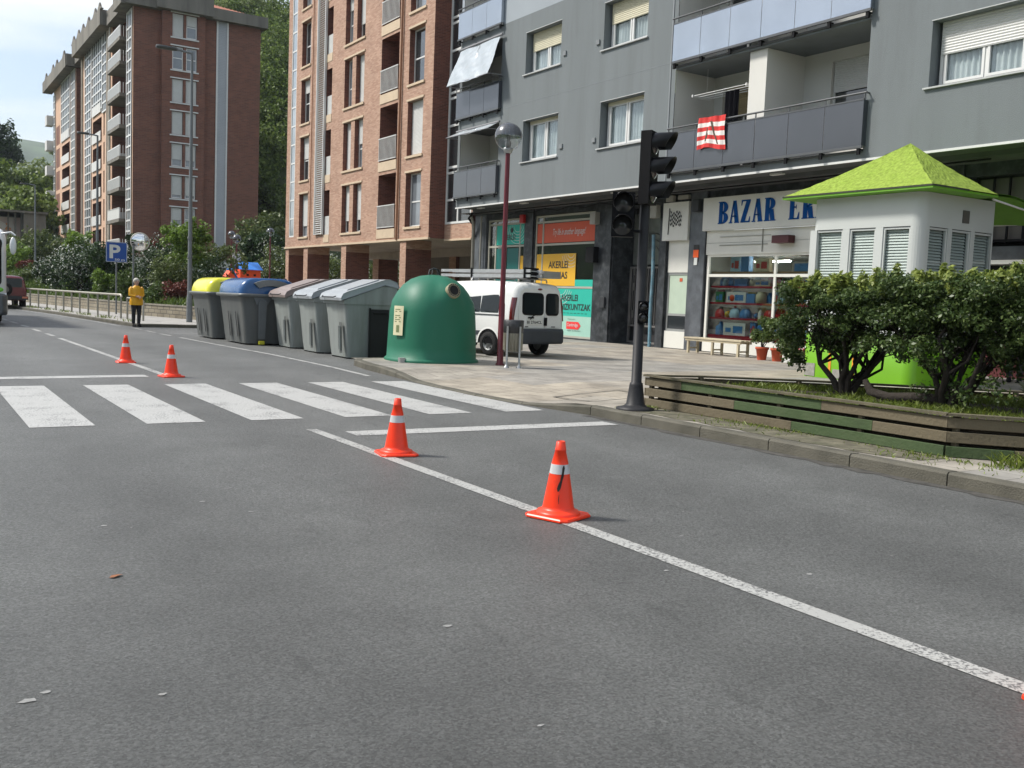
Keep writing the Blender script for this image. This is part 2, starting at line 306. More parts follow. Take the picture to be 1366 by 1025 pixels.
def paint(name='road_paint', wear=.425, col=(.44, .44, .425)):
    m = bpy.data.materials.new(name); m.use_nodes = True; t = m.node_tree; n = t.nodes; l = t.links; p = n['Principled BSDF']; p.inputs['Roughness'].default_value = .6
    tc = n.new('ShaderNodeTexCoord'); a = n.new('ShaderNodeTexNoise'); a.inputs['Scale'].default_value = 55; a.inputs['Detail'].default_value = 6; a.inputs['Roughness'].default_value = .7; l.new(tc.outputs['Object'], a.inputs[0])
    b = n.new('ShaderNodeTexNoise'); b.inputs['Scale'].default_value = 2.3; b.inputs['Detail'].default_value = 4; l.new(tc.outputs['Object'], b.inputs[0])
    s = n.new('ShaderNodeMath'); s.operation = 'MULTIPLY_ADD'; s.inputs[1].default_value = .45; l.new(b.outputs[0], s.inputs[0]); l.new(a.outputs[0], s.inputs[2])
    r = n.new('ShaderNodeMapRange'); r.inputs[1].default_value = wear+.36-.03; r.inputs[2].default_value = wear+.36+.05; l.new(s.outputs[0], r.inputs[0])
    mm = n.new('ShaderNodeMixRGB'); mm.inputs[1].default_value = (*col, 1); mm.inputs[2].default_value = (.12, .12, .118, 1); l.new(r.outputs[0], mm.inputs[0])
    mv = n.new('ShaderNodeMapRange'); mv.inputs[1].default_value = .3; mv.inputs[2].default_value = .7; mv.inputs[3].default_value = .84; mv.inputs[4].default_value = 1.08; l.new(b.outputs[0], mv.inputs[0])
    v = n.new('ShaderNodeVectorMath'); v.operation = 'SCALE'; l.new(mm.outputs[0], v.inputs[0]); l.new(mv.outputs[0], v.inputs['Scale']); l.new(v.outputs[0], p.inputs['Base Color'])
    bp = n.new('ShaderNodeBump'); bp.inputs['Strength'].default_value = .4; bp.inputs['Distance'].default_value = .004; l.new(a.outputs[0], bp.inputs['Height']); l.new(bp.outputs[0], p.inputs['Normal']); return m
def paving(name, c1, c2, mort, w=.4, h=.4, off=.5):
    m = bpy.data.materials.new(name); m.use_nodes = True; t = m.node_tree; n = t.nodes; l = t.links; p = n['Principled BSDF']; p.inputs['Roughness'].default_value = .75
    tc = n.new('ShaderNodeTexCoord'); b = n.new('ShaderNodeTexBrick'); b.offset = off; b.inputs['Scale'].default_value = 1; b.inputs['Brick Width'].default_value = w; b.inputs['Row Height'].default_value = h; b.inputs['Mortar Size'].default_value = .006
    b.inputs['Color1'].default_value = (*c1, 1); b.inputs['Color2'].default_value = (*c2, 1); b.inputs['Mortar'].default_value = (*mort, 1); l.new(tc.outputs['Object'], b.inputs[0])
    # broad bands of warmer slabs and grey slabs
    ck = n.new('ShaderNodeTexBrick'); ck.offset = .3; ck.inputs['Scale'].default_value = 1; ck.inputs['Brick Width'].default_value = 3.2; ck.inputs['Row Height'].default_value = 1.6; ck.inputs['Mortar Size'].default_value = 0
    ck.inputs['Color1'].default_value = (1.12, 1.04, .9, 1); ck.inputs['Color2'].default_value = (.82, .84, .86, 1); l.new(tc.outputs['Object'], ck.inputs[0])
    nz = n.new('ShaderNodeTexNoise'); nz.inputs['Scale'].default_value = 1.3; nz.inputs['Detail'].default_value = 9; nz.inputs['Roughness'].default_value = .7; l.new(tc.outputs['Object'], nz.inputs[0])
    r = n.new('ShaderNodeMapRange'); r.inputs[1].default_value = .3; r.inputs[2].default_value = .7; r.inputs[3].default_value = .6; r.inputs[4].default_value = 1.28; l.new(nz.outputs[0], r.inputs[0])
    v = n.new('ShaderNodeVectorMath'); v.operation = 'MULTIPLY'; l.new(b.outputs[0], v.inputs[0]); l.new(ck.outputs[0], v.inputs[1])
    v2 = n.new('ShaderNodeVectorMath'); v2.operation = 'SCALE'; l.new(v.outputs[0], v2.inputs[0]); l.new(r.outputs[0], v2.inputs['Scale']); l.new(v2.outputs[0], p.inputs['Base Color'])
    bp = n.new('ShaderNodeBump'); bp.invert = True; bp.inputs['Strength'].default_value = .5; bp.inputs['Distance'].default_value = .006; l.new(b.outputs['Fac'], bp.inputs['Height']); l.new(bp.outputs[0], p.inputs['Normal']); return m
M_ASP = asphalt(); M_PAINT = paint(); M_PAINT2 = paint('thin_paint', .39, (.42, .42, .4)); M_PAVE = paving('plaza_slabs', (.28, .262, .238), (.34, .32, .288), (.12, .112, .1))
M_KERB = mat('kerb_stone', S(88, 85, 75), .85, .3, 3, .5, 60, dirt=.6, dcol=(.05, .05, .035), dscale=2.2)
M_GRASS = leafmat('grass_blades', (.09, .13, .02), (.2, .25, .04), trans=.3)
M_SOIL = mat('soil', (.045, .035, .024), .95, .3, 8, .6, 40)
# ------------------------------------------------------------ ground, road, plaza, kerbs
g = MB(); g.quad((-5000, -5000, -.06), (5000, -5000, -.06), (5000, 5000, -.06), (-5000, 5000, -.06)); struct(g, 'ground', mat('ground_soil', (.06, .07, .035), .95, .3, .05))
g = MB(); g.quad((-9, -30, 0), (40, -30, 0), (40, 64, 0), (-9, 64, 0)); g.quad((-9, 64, 0), (40, 64, 0), (20, 140, 0), (-30, 140, 0)); struct(g, 'road', M_ASP)
def ss(a, b, x): t = min(1, max(0, (x-a)/(b-a))); return t*t*(3-2*t)
KL = [(7.5, -30), (7.5, 9.8), (7.3, 11.1), (7.2, 12.2), (7.25, 13.6), (7.42, 15.3), (7.6, 17), (7.8, 18)]
def kx(y):
    for (xa, ya), (xb, yb) in zip(KL, KL[1:]):
        if y <= yb: return xa+(xb-xa)*(y-ya)/(yb-ya)
    return KL[-1][0]
def pz(x, y):
    dip = ss(9.9, 11.2, y)*(1-ss(14.4, 15.8, y))*(1-ss(.3, 2.2, x-kx(y)))
    return (.12+.05*min(1, max(0, (x-8)/12)))*(1-dip)+.022*dip
g = MB(); xs = [0, .15, .4, .8, 1.3, 2, 3, 4.5, 7, 10, 12.5, 13.5, 26]; ys = [-30, -5, 5, 8, 9.4, 9.8, 10.2, 10.6, 11.1, 11.6, 12.2, 13, 13.6, 14.2, 14.8, 15.3, 15.8, 16.4, 17, 17.5, 18, 18.5]
KW = .14
vs = [(kx(y)+KW+x*(1 if x < 26 else 1), y, pz(kx(y)+KW+x, y)) for y in ys for x in xs]; nx = len(xs)
g.add(vs, [(j*nx+i, j*nx+i+1, (j+1)*nx+i+1, (j+1)*nx+i) for j in range(len(ys)-1) for i in range(nx-1)])
g.quad((11.4, 18.5, .134), (34, 18.5, .17), (34, 62, .17), (11.4, 62, .134)); struct(g, 'plaza', M_PAVE)
def kerb_run(mb, pts, zt, w=.14, piece=1.0, drop=-.02):
    """kerb stones laid end to end with fine joints"""
    P = [Vector((*p, 0)) for p in pts]; segs = []
    for a, b in zip(P, P[1:]):
        L = (b-a).length; k = max(1, round(L/piece))
        for i in range(k): segs.append((a.lerp(b, i/k), a.lerp(b, (i+1)/k)))
    for a, b in segs:
        d = (b-a).normalized(); nrm = Vector((d.y, -d.x, 0)); e = d*.006; jz = rnd.uniform(-.003, .003)
        a2 = a+e; b2 = b-e; za = zt(a.x, a.y)+jz; zb = zt(b.x, b.y)+jz; c = .02
        ring = lambda q, z: [tuple(q+Vector((0, 0, drop))), tuple(q+Vector((0, 0, z-c))), tuple(q+nrm*c+Vector((0, 0, z))), tuple(q+nrm*w+Vector((0, 0, z))), tuple(q+nrm*w+Vector((0, 0, drop)))]
        mb.loft([ring(a2, za), ring(b2, zb)], smooth=False)
k = MB(); kerb_run(k, KL[1:][::-1][::-1] if 0 else [KL[0]]+KL[1:], lambda x, y: pz(x+.01, y)+.003); kerb_run(k, [(7.8, 18), (8.0, 18.35), (8.4, 18.5), (11.26, 18.5), (11.26, 31)], lambda x, y: .125)
struct(k, 'kerb', M_KERB)
g = MB(); rg = random.Random(12); P_ = [(8.24, 5.3+.2*i) for i in range(22)]; Q_ = [(7.66+.1*rg.random()**2+.25*max(0, (5.9-(5.3+.2*i))), 5.3+.2*i+rg.uniform(-.06, .06)) for i in range(22)]
g.add([(*p, .1245) for p in P_]+[(*p, .1245) for p in Q_], [(i, i+1, 22+i+1, 22+i) for i in range(21)]); struct(g, 'mossy_strip', mat('mossy_strip', (.12, .11, .075), .95, .5, 7, .6, 40, dirt=.8, dcol=(.04, .05, .015), dscale=5))
FK = [(12.6, 35.0), (7.5, 35.02), (7.15, 35.15), (6.98, 36.2), (6.85, 39), (6.55, 43), (6.3, 47), (5.75, 52.5), (4.95, 60), (3.7, 70), (1.6, 84), (-2, 100)]
WL = [(13.5, 32.5), (10.42, 40.75), (9.37, 45.25), (8.65, 52), (8.27, 58.25), (7.3, 68), (5.6, 80), (3, 94)]
k = MB(); kerb_run(k, FK[2:], lambda x, y: .12, piece=1.0); kerb_run(k, FK[:3], lambda x, y: .12); struct(k, 'far_kerb', M_KERB)
g = MB(); A = [(x+.14, y) for x, y in FK[2:]]; B = [(next((xa+(xb-xa)*(y-ya)/(yb-ya) for (xa, ya), (xb, yb) in zip(WL, WL[1:]) if y <= yb), 1.2), y) for x, y in FK[2:]]
g.add([(*p, .118) for p in A]+[(*p, .118) for p in B], [(i, len(A)+i, len(A)+i+1, i+1) for i in range(len(A)-1)])
struct(g, 'pavement', mat('pavement_slabs', (.33, .32, .3), .8, .15, 2, .3, 30))
g = MB(); rg = random.Random(15); n_ = 60; P_ = [(7.498, -2+.2*i) for i in range(n_)]; Q_ = [(7.4-.1*rg.random()**2, -2+.2*i+rg.uniform(-.05, .05)) for i in range(n_)]
g.add([(*p, .0035) for p in P_]+[(*p, .0035) for p in Q_], [(i, i+1, n_+i+1, n_+i) for i in range(n_-1)]); struct(g, 'gutter_dirt', mat('gutter_grime', (.055, .052, .045), .9, .5, 9, .5, 40, dirt=.5, dcol=(.11, .105, .095), dscale=6))
# ------------------------------------------------------------ painted markings
def ragged(mb, x0, x1, y0, y1, z=.004, sk=0):
    mb.quad((x0, y0, z), (x1, y0, z), (x1+sk, y1, z), (x0+sk, y1, z))
z_ = MB()
for i in range(-4, 6):
    x0 = 1.13+1.095*i; ragged(z_, x0, x0+.6, 10.4, 14.62, sk=.04)
struct(z_, 'zebra_crossing', M_PAINT)
s_ = MB(); s_.quad((3.95, 8.98, .004), (7.25, 8.92, .004), (7.25, 9.22, .004), (3.95, 9.3, .004)); s_.quad((-3.6, 15.25, .004), (3.42, 15.85, .004), (3.42, 16.22, .004), (-3.6, 15.62, .004)); struct(s_, 'stop_lines', M_PAINT)
c_ = MB()
def line(mb, pts, w, z=.004):
    P = [Vector((*p, z)) for p in pts]
    for a, b in zip(P, P[1:]):
        d = (b-a).normalized(); n_ = Vector((d.y, -d.x, 0))*w/2; mb.quad(a+n_, b+n_, b-n_, a-n_)
line(c_, [(3.68, -30), (3.68, 9.55)], .12); line(c_, [(3.72, 16.1), (3.66, 27.2)], .12); line(c_, [(3.66, 28.2), (3.65, 29.6)], .12)
yy = 30.6
for a, b in ((3.64, 30.8), (3.63, 33.6), (3.6, 36.4), (3.55, 39.2), (3.45, 42), (3.3, 45), (3.1, 48)): line(c_, [(a, b), (a-.03, b+1.5)], .12)
struct(c_, 'centre_line', M_PAINT2)
e_ = MB(); line(e_, [(7.05, 15.6), (7.17, 17.5), (7.2, 21.3), (7.05, 24.3), (6.93, 28.3)], .11)
for y0 in (29.2, 31.2, 33.2): line(e_, [(6.9, y0), (6.87, y0+1.2)], .11)
line(e_, [(6.72, 35.6), (6.6, 39), (6.35, 43), (6.1, 47), (5.5, 52.5), (4.7, 60)], .1); line(e_, [(7.2, 30.5), (10.6, 31.3)], .1); line(e_, [(8.2, 31), (9.6, 35)], .1); struct(e_, 'edge_line', M_PAINT2)
# gum spots and bird marks on the asphalt: irregular flat spots
sp_ = MB(); rg = random.Random(3)
def spot(mb, x, y, r, asp=1.0, z=.003):
    k_ = 9; mb.quad(*[(x+r*asp*rg.uniform(.6, 1.25)*math.cos(2*math.pi*i/k_), y+r*rg.uniform(.6, 1.25)*math.sin(2*math.pi*i/k_), z) for i in range(k_)])
for x, y, r in [(.38, 3.55, .02), (.44, 3.6, .012), (2.02, 3.59, .014), (4.19, 3.46, .015), (2.03, 6.85, .018), (1.74, 6.47, .015), (1.94, 6.06, .014), (1.05, 6.02, .016), (4.13, 4.41, .013), (3.51, 3.85, .012), (4.98, 3.52, .008), (3.06, 5.21, .008)]: spot(sp_, x, y, r, 1.5)
for i in range(26): x, y = rg.uniform(-1, 7.2), rg.uniform(1.5, 13)**1.0; spot(sp_, x, y, rg.uniform(.004, .010), rg.uniform(.8, 1.8))
for i in range(60): spot(sp_, rg.uniform(8, 18), rg.uniform(9.5, 18), rg.uniform(.015, .035), 1, z=.004+pz(12, 12))
tag(sp_.build('chewing_gum_spots', mat('pale_gum', (.26, .26, .25), .7, .3, 20), rec=False), 'small pale gum spots trodden into the asphalt', 'gum spots', kind='stuff')
lf = MB(); lf.add([(.88, 4.91, .005), (.9, 4.9, .008), (.93, 4.92, .01), (.95, 4.94, .006), (.925, 4.955, .005), (.895, 4.94, .007)], [(0, 1, 2, 5), (2, 3, 4, 5)]); tag(lf.build('fallen_leaf', mat('dry_leaf', (.25, .09, .03), .7), rec=False), 'single dry brown leaf lying on the near asphalt', 'leaf')
# manhole cover frames in the plaza
mh = MB(); mz = .012
for (x0, x1, y0, y1) in ((8.1, 9.3, 10.6, 11.5),):
    zc = pz(8.7, 11)+mz
    for q in ((x0, x1, y0, y0+.03), (x0, x1, y1-.03, y1), (x0, x0+.03, y0+.03, y1-.03), (x1-.03, x1, y0+.03, y1-.03)): mh.quad((q[0], q[2], pz(q[0], q[2])+.006), (q[1], q[2], pz(q[1], q[2])+.006), (q[1], q[3], pz(q[1], q[3])+.006), (q[0], q[3], pz(q[0], q[3])+.006))
struct(mh, 'paving_cover_frame', mat('old_iron', (.06, .055, .05), .7))
cr = MB(); cr.add([(7.62+.06*math.sin(i), 1+ .5*i, .124) for i in range(18)], []);
# litter by the kerb
li = MB(); li.add([(7.1, 3.72, .01), (7.2, 3.68, .035), (7.3, 3.74, .012), (7.24, 3.8, .045), (7.14, 3.82, .02), (7.19, 3.75, .06)], [(0, 1, 5), (1, 2, 5), (2, 3, 5), (3, 4, 5), (4, 0, 5)]); tag(li.build('paper_scrap', mat('crumpled_paper', (.5, .5, .48), .6, .2, 20), rec=False), 'crumpled whitish paper scrap lying in the gutter below the kerb', 'litter')
# ------------------------------------------------------------ garden bank, wooded hills, mountain
def gz(x, y): return .6+(.042*max(0, y-42)-.0)*ss(0, 5, x-wlx(y))
def wlx(y):
    for (xa, ya), (xb, yb) in zip(WL, WL[1:]):
        if y <= yb: return xa+(xb-xa)*(y-ya)/(yb-ya)
    return WL[-1][0]-(y-94)*.3
g = MB(); ys = [34+2*i for i in range(70)]; xs = [.15, 1, 2, 4, 7, 12, 20, 30, 45, 70]
vs = [(wlx(y)+x, y, gz(x, y)+(.12*math.sin(x*2+y) if 0 < x < 30 else 0)*.4) for y in ys for x in xs]
g.add(vs, [(j*10+i, j*10+i+1, (j+1)*10+i+1, (j+1)*10+i) for j in range(69) for i in range(9) if not (ys[j] < 62 and xs[i] >= 7)], True); struct(g, 'garden_bank', mat('bank_earth', (.05, .06, .02), .95, .35, 3, .5, 10))
gw = MB()
for a, b in zip(WL, WL[1:]):
    A_, B_ = Vector((*a, 0)), Vector((*b, 0)); d = (B_-A_).normalized(); n_ = Vector((d.y, -d.x, 0))*.28
    gw.add([(*(A_).to_2d(), .1), (*(B_).to_2d(), .1), (*(B_+n_).to_2d(), .1), (*(A_+n_).to_2d(), .1), (*(A_).to_2d(), .6), (*(B_).to_2d(), .6), (*(B_+n_).to_2d(), .6), (*(A_+n_).to_2d(), .6)], [(0, 1, 5, 4), (1, 2, 6, 5), (2, 3, 7, 6), (3, 0, 4, 7), (4, 5, 6, 7)])
M_STONEW = brick('garden_wall_stone', (.2, .17, .12), (.26, .23, .17), (.1, .09, .07), .42, .17, .02, .2, .6)
gwo = thing('stone_wall', 'low buff stone block wall holding up the garden beside the far pavement', 'wall', (10.4, 40.7, .1)); gw.build('masonry', M_STONEW, gwo)
cp = MB()
for a, b in zip(WL, WL[1:]):
    A_, B_ = Vector((*a, 0)), Vector((*b, 0)); d = (B_-A_).normalized(); n0 = Vector((d.y, -d.x, 0)); p = [A_-n0*.03, B_-n0*.03, B_+n0*.32, A_+n0*.32]
    cp.add([(q.x, q.y, .6) for q in p]+[(q.x, q.y, .66) for q in p], [(0, 1, 5, 4), (1, 2, 6, 5), (2, 3, 7, 6), (3, 0, 4, 7), (4, 5, 6, 7)])
cp.build('coping', mat('wall_coping', (.22, .2, .16), .85, .25, 3, .3, 20, dirt=.5), gwo)
def hz(x, y):
    s = ss(31, 37, x)*max(0, (y-103)+(x-34)*.55); h1 = 46*(1-math.exp(-s*.9/46))*1.15*(1-ss(185, 235, y))
    h2 = ss(158, 175, y)*(1-ss(24, 34, x))*14*ss(160, 260, y)
    return .56+.042*max(0, min(y, 120)-42)-.4+h1+h2+1.2*math.sin(x*.21+y*.13)*min(1, (h1+h2)/6)
g = MB(); xs = [-160+6*i for i in range(60)]; ys = [98+6*i for i in range(45)]; nx = len(xs)
g.add([(x, y, hz(x, y) if x > -20-(y-98)*.2 else -.2+18*ss(60, 160, -x)) for y in ys for x in xs], [(j*nx+i, j*nx+i+1, (j+1)*nx+i+1, (j+1)*nx+i) for j in range(44) for i in range(nx-1) if not (xs[i] < 32 and ys[j] < 155 and xs[i] > 4) or ys[j] > 150], True)
struct(g, 'hill', mat('hill_soil', (.045, .06, .02), .95, .35, .2))
M_WOOD = leafmat('woodland_leaves', (.05, .085, .018), (.14, .2, .04), (.24, .31, .08), .35, .6)
M_WOOD2 = leafmat('spring_leaves', (.07, .11, .022), (.17, .24, .05), (.26, .33, .09), .35, .6)
rg = random.Random(11); bl = []
for i in range(620):
    y = 100+80*rg.random(); x = y*rg.uniform(.265, .35)
    if x < 32.3 and y < 126: continue
    z = hz(x, y); r = rg.uniform(1.3, 2.6)*(y/130); bl.append((x, y, z+r*.7, r, r, r*rg.uniform(.9, 1.5)))
wo = leaves('hillside_woodland', M_WOOD, None, bl, 150000, .3, 5, lumps=8, lump_r=.5, shell=.6, asp=1.5); tag(wo, 'dense dark green woodland covering the steep hillside between the brick blocks', 'woodland', kind='stuff')
bl = []
for i in range(130):
    x = rg.uniform(-12, 32); y = rg.uniform(150, 235); z = hz(x, y); r = rg.uniform(2.5, 4.5); bl.append((x, y, z+3+r*.6, r, r, r*1.1))
wo = leaves('distant_woodland', M_WOOD2, None, bl, 60000, .5, 6, lumps=10, lump_r=.5, shell=.6, asp=1.5); tag(wo, 'mixed spring green woodland beyond the far end of the street', 'woodland', kind='stuff')
g = MB(); xs = [-900+60*i for i in range(45)]; ys = [1400+80*i for i in range(10)]; nx = len(xs)
def mz_(x, y): return (95+95*ss(-60, 360, x)+16*math.sin(x*.013+1)+8*math.sin(x*.05)+5*math.sin(x*.11+2)-8)*ss(1380, 1900, y)*1.68
g.add([(x, y, mz_(x, y)+rnd.uniform(-4, 4)) for y in ys for x in xs], [(j*nx+i, j*nx+i+1, (j+1)*nx+i+1, (j+1)*nx+i) for j in range(9) for i in range(nx-1)], True); struct(g, 'mountain', mat('mountain_forest', (.07, .1, .05), .95, .6, .02))
# unseen slope added across the street for dark low reflections in the glass
g = MB(); xs = [-160+10*i for i in range(14)]; ys = [-140+20*i for i in range(16)]; nx = len(xs)
g.add([(x, y, -.1+26*ss(-34, -80, -(-x)) if False else -.1+26*ss(34, 90, -x)) for y in ys for x in xs], [(j*nx+i, j*nx+i+1, (j+1)*nx+i+1, (j+1)*nx+i) for j in range(15) for i in range(nx-1)], True); struct(g, 'added_dark_slope', mat('added_slope_green', (.04, .07, .02), .95, .4, .2))
# ------------------------------------------------------------ building materials
M_GREY = mat('grey_render', S(111, 117, 119), .9, .07, 1.2, .35, 60, dirt=.4, dcol=S(88, 91, 91), dscale=2.2, streak=True)
M_LGREY = mat('light_render', S(150, 157, 163), .9, .05, 1.2, .35, 60)
M_TRIMW = mat('white_metal', (.62, .62, .6), .45, .06, 3)
M_UPVC = mat('white_window_frame', (.66, .66, .64), .35, .04, 2)
M_SHUT = mat('cream_shutter', S(196, 190, 165), .55, .05, 3)
M_SHUTW = mat('white_shutter', (.56, .56, .54), .55, .05, 3)
M_CURT = mat('grey_curtain', (.6, .62, .62), .9, .12, 3)
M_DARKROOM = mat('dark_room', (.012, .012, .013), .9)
M_GLASS = glassmat('window_glass', (.92, .95, .95), .04, thr=.95)
M_BGLASS = mat('dark_balcony_glass', (.05, .055, .066), .12, .1, .8, spec=.6, coat=.3)
M_SGLASS = mat('sky_tint_balcony_glass', (.36, .4, .45), .06, .1, .8, metal=.75)  # same balcony glass, the sky's reflection put into a pale metallic tint
M_WHITEW = mat('white_plaster', (.62, .61, .57), .9, .05, 1.5, dirt=.15, dcol=(.35, .33, .3), streak=True)
M_SOFF = mat('soffit_grey', S(86, 88, 89), .85, .12, 1, dirt=.4)
M_MARB = mat('dark_marble', S(52, 55, 58), .4, .5, 2.5, spec=.3, dirt=.6, dcol=(.11, .115, .12), dscale=5)
M_MARBL = mat('grey_marble', S(86, 90, 95), .35, .4, 3, dirt=.7, dcol=(.05, .05, .055), dscale=4)
M_BLACK = mat('black_metal', (.007, .007, .008), .6, .1, 5, spec=.12)
M_DKGREY = mat('dark_grey_metal', (.04, .042, .045), .5, .1, 4, spec=.25)
M_ALU = mat('aluminium', (.42, .42, .42), .35, .1, 6, metal=.7)
M_OPGLASS = mat('dark_pane', (.025, .03, .033), .06, .2, .5, spec=.8, coat=.4)
M_MIDGLASS = mat('grey_pane', (.16, .18, .2), .1, .3, .7, spec=.8, coat=.4)
def window(par, F, a, b, c, d, dep, mull=(), shut=0, curt=True, fm=None, gm=None, sm=None, w=.06, sub=True, sdep=None, trans=()):
    f = frame(MB(), F, a, b, c, d, dep, w=w, mull=mull, trans=trans).build('window', fm or M_UPVC, par)
    f['_w'] = list(par['_w']) if '_w' in par else [0, 0, 0]
    if curt:
        e_ = [a+w]+list(mull)+[b-w]
        for q0, q1 in zip(e_, e_[1:]): frame(MB(), F, q0+w*.35, q1-w*.35, c+w+.01, d-w-.01, dep-.015, w=w*.75, t=.05).build('sash', fm or M_UPVC, f)
    fbox(MB(), F, a+.01, b-.01, c+.01, d-.01, dep+.03, dep+.036).build('pane', gm or M_GLASS, f)
    if curt: curtain(MB(), F, a+.04, b-.04, c+.02, d, dep+.1).build('curtain', M_CURT, f)
    if shut: slats(MB(), F, a+.03, b-.03, d-(d-c)*shut, d, dep-.025, h=.055).build('roller_shutter', sm or M_SHUT, f)
    return f
# ------------------------------------------------------------ grey apartment block
gb = thing('apartment_building', 'grey rendered apartment block with glass fronted balconies above a row of shops', 'building', (18.5, 21, .15))
F = FX(18.5); W = MB(); H1, H2 = [], []
FL = 2.96; wins = []
for k in range(5):
    dz = FL*k
    for a, b in ((26.63, 28.72), (22.31, 24.37)): wins.append((a, b, 6.18+dz, 7.58+dz, k))
    wins.append((10.0, 13.03, 6.22+dz, 7.59+dz, k)); wins.append((4.6, 7.2, 6.22+dz, 7.59+dz, k))
hol = [(a, b, c, d, .34) for a, b, c, d, k in wins]
lg = [(14.58, 21.0, 5.1+FL*k, 7.97+FL*k, 0) for k in range(5)]; lgl = [(30.3, 33.12, 5.2+FL*k, 7.75+FL*k, 0) for k in range(5)]
def split(hs, z0, z1): return [(h[0], h[1], max(h[2], z0), min(h[3], z1), h[4]) for h in hs if h[3] > z0+.01 and h[2] < z1-.01]
allh = hol+lg+lgl
wall(W, F, -2, 33.3, 4.88, 11.15, split(allh, 4.88, 11.15)); W.build('wall', M_GREY, gb)
W = MB(); wall(W, F, -2, 33.3, 11.15, 21, split(allh, 11.15, 21)); W.quad((18.5, 33.3, 4.88), (27, 33.3, 4.88), (27, 33.3, 21), (18.5, 33.3, 21)); W.quad((18.5, -2, 4.88), (18.5, -2, 21), (27, -2, 21), (27, -2, 4.88)); W.quad((18.5, -2, 21), (18.5, 33.3, 21), (27, 33.3, 21), (27, -2, 21)); W.build('upper_wall', M_LGREY, gb)
t = MB(); fbox(t, F, -2, 33.32, 4.85, 4.9, -.02, .02); t.build('drip_edge', M_TRIMW, gb)
t = MB(); fbox(t, F, 21.18, 21.23, 4.95, 21, -.02, .01); fbox(t, F, 21.25, 29.9, 8.2, 8.212, -.004, .01); t.build('joint_strip', mat('joint_grey', S(125, 130, 133), .7), gb)
for a, b, c, d, k in wins:
    big = b-a > 2.4; sh = {0: 0, 1: .45}.get(k, .35) if not big else .5
    if k == 0 and not big: sh = .08
    if k > 1: sh = rnd.choice([0, .3, .6, 1])
    m_ = (a+(b-a)*.36, a+(b-a)*.64) if big else (((a+b)/2)-.02,)
    window(gb, F, a+.04, b-.06, c, d, .26, mull=m_, shut=sh, sm=M_SHUTW if big else M_SHUT, w=.075)
    MBt = MB(); fbox(MBt, F, a-.06, b+.1, c-.035, c-.001, -.06, .24); MBt.build('sill', mat('stone_sill', S(175, 177, 176), .6), gb)
    MBt = MB(); fbox(MBt, F, a-.02, b+.02, d+.001, d+.02, -.012, .2); MBt.build('lintel_trim', mat('stone_sill', 0), gb)
    if k < 2 and not big:
        MBt = MB(); fbox(MBt, F, *( (a-.33, a-.17) if b > 25 else (b+.17, b+.33)), c+.22, c+.36, -.045, -.001); MBt.build('wall_vent', mat('vent_grey', S(120, 124, 126), .6), gb)
rm = MB(); rm.box(18.95, 19.0, -1.9, 33.2, 5, 20.9); 
def room(mb, y0, y1, z0, z1, x0=18.9, x1=19.9): mb.box(x0, x1, y0, y1, z0, z1)
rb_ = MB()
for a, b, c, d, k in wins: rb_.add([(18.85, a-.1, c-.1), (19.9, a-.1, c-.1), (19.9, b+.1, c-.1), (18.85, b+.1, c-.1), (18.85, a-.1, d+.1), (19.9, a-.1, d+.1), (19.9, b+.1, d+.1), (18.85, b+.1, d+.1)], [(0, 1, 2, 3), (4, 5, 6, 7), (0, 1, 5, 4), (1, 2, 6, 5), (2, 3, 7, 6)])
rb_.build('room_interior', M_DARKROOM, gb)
# right-hand loggias (two flats share each)
for k in range(4):
    z0 = 5.1+FL*k; z1 = 7.97+FL*k
    i_ = MB(); i_.quad((18.52, 21, z0), (20, 21, z0), (20, 21, z1), (18.52, 21, z1)); i_.quad((18.52, 14.58, z0), (18.52, 14.58, z1), (20, 14.58, z1), (20, 14.58, z0)); wall(i_, FX(20), 14.58, 21, z0, z1, [(15.25, 16.85, z0+1.05, z1-.28, .12), (19.0, 20.65, z0+.1, z1-.35, .12)])
    i_.box(18.6, 20, 17.72, 18.3, z0, z1-.01); i_.build('loggia_wall', M_WHITEW, gb)
    s_ = MB(); s_.box(18.45, 20, 14.58, 21, z0-.04, z0); s_.build('balcony_floor', M_SOFF, gb); s_ = MB(); s_.quad((18.5, 14.58, z1), (18.5, 21, z1), (20, 21, z1), (20, 14.58, z1)); s_.build('balcony_ceiling', M_GREY, gb)
    window(gb, FX(20), 15.25, 16.85, z0+1.05, z1-.28, .1, mull=(15.7,), shut=.5, sm=M_SHUTW, curt=False, gm=M_OPGLASS); window(gb, FX(20), 19.0, 20.65, z0+.1, z1-.35, .1, mull=(19.9,), shut=.0 if k else .35, sm=mat('tan_shutter', S(150, 135, 100), .6), curt=False, gm=M_OPGLASS)
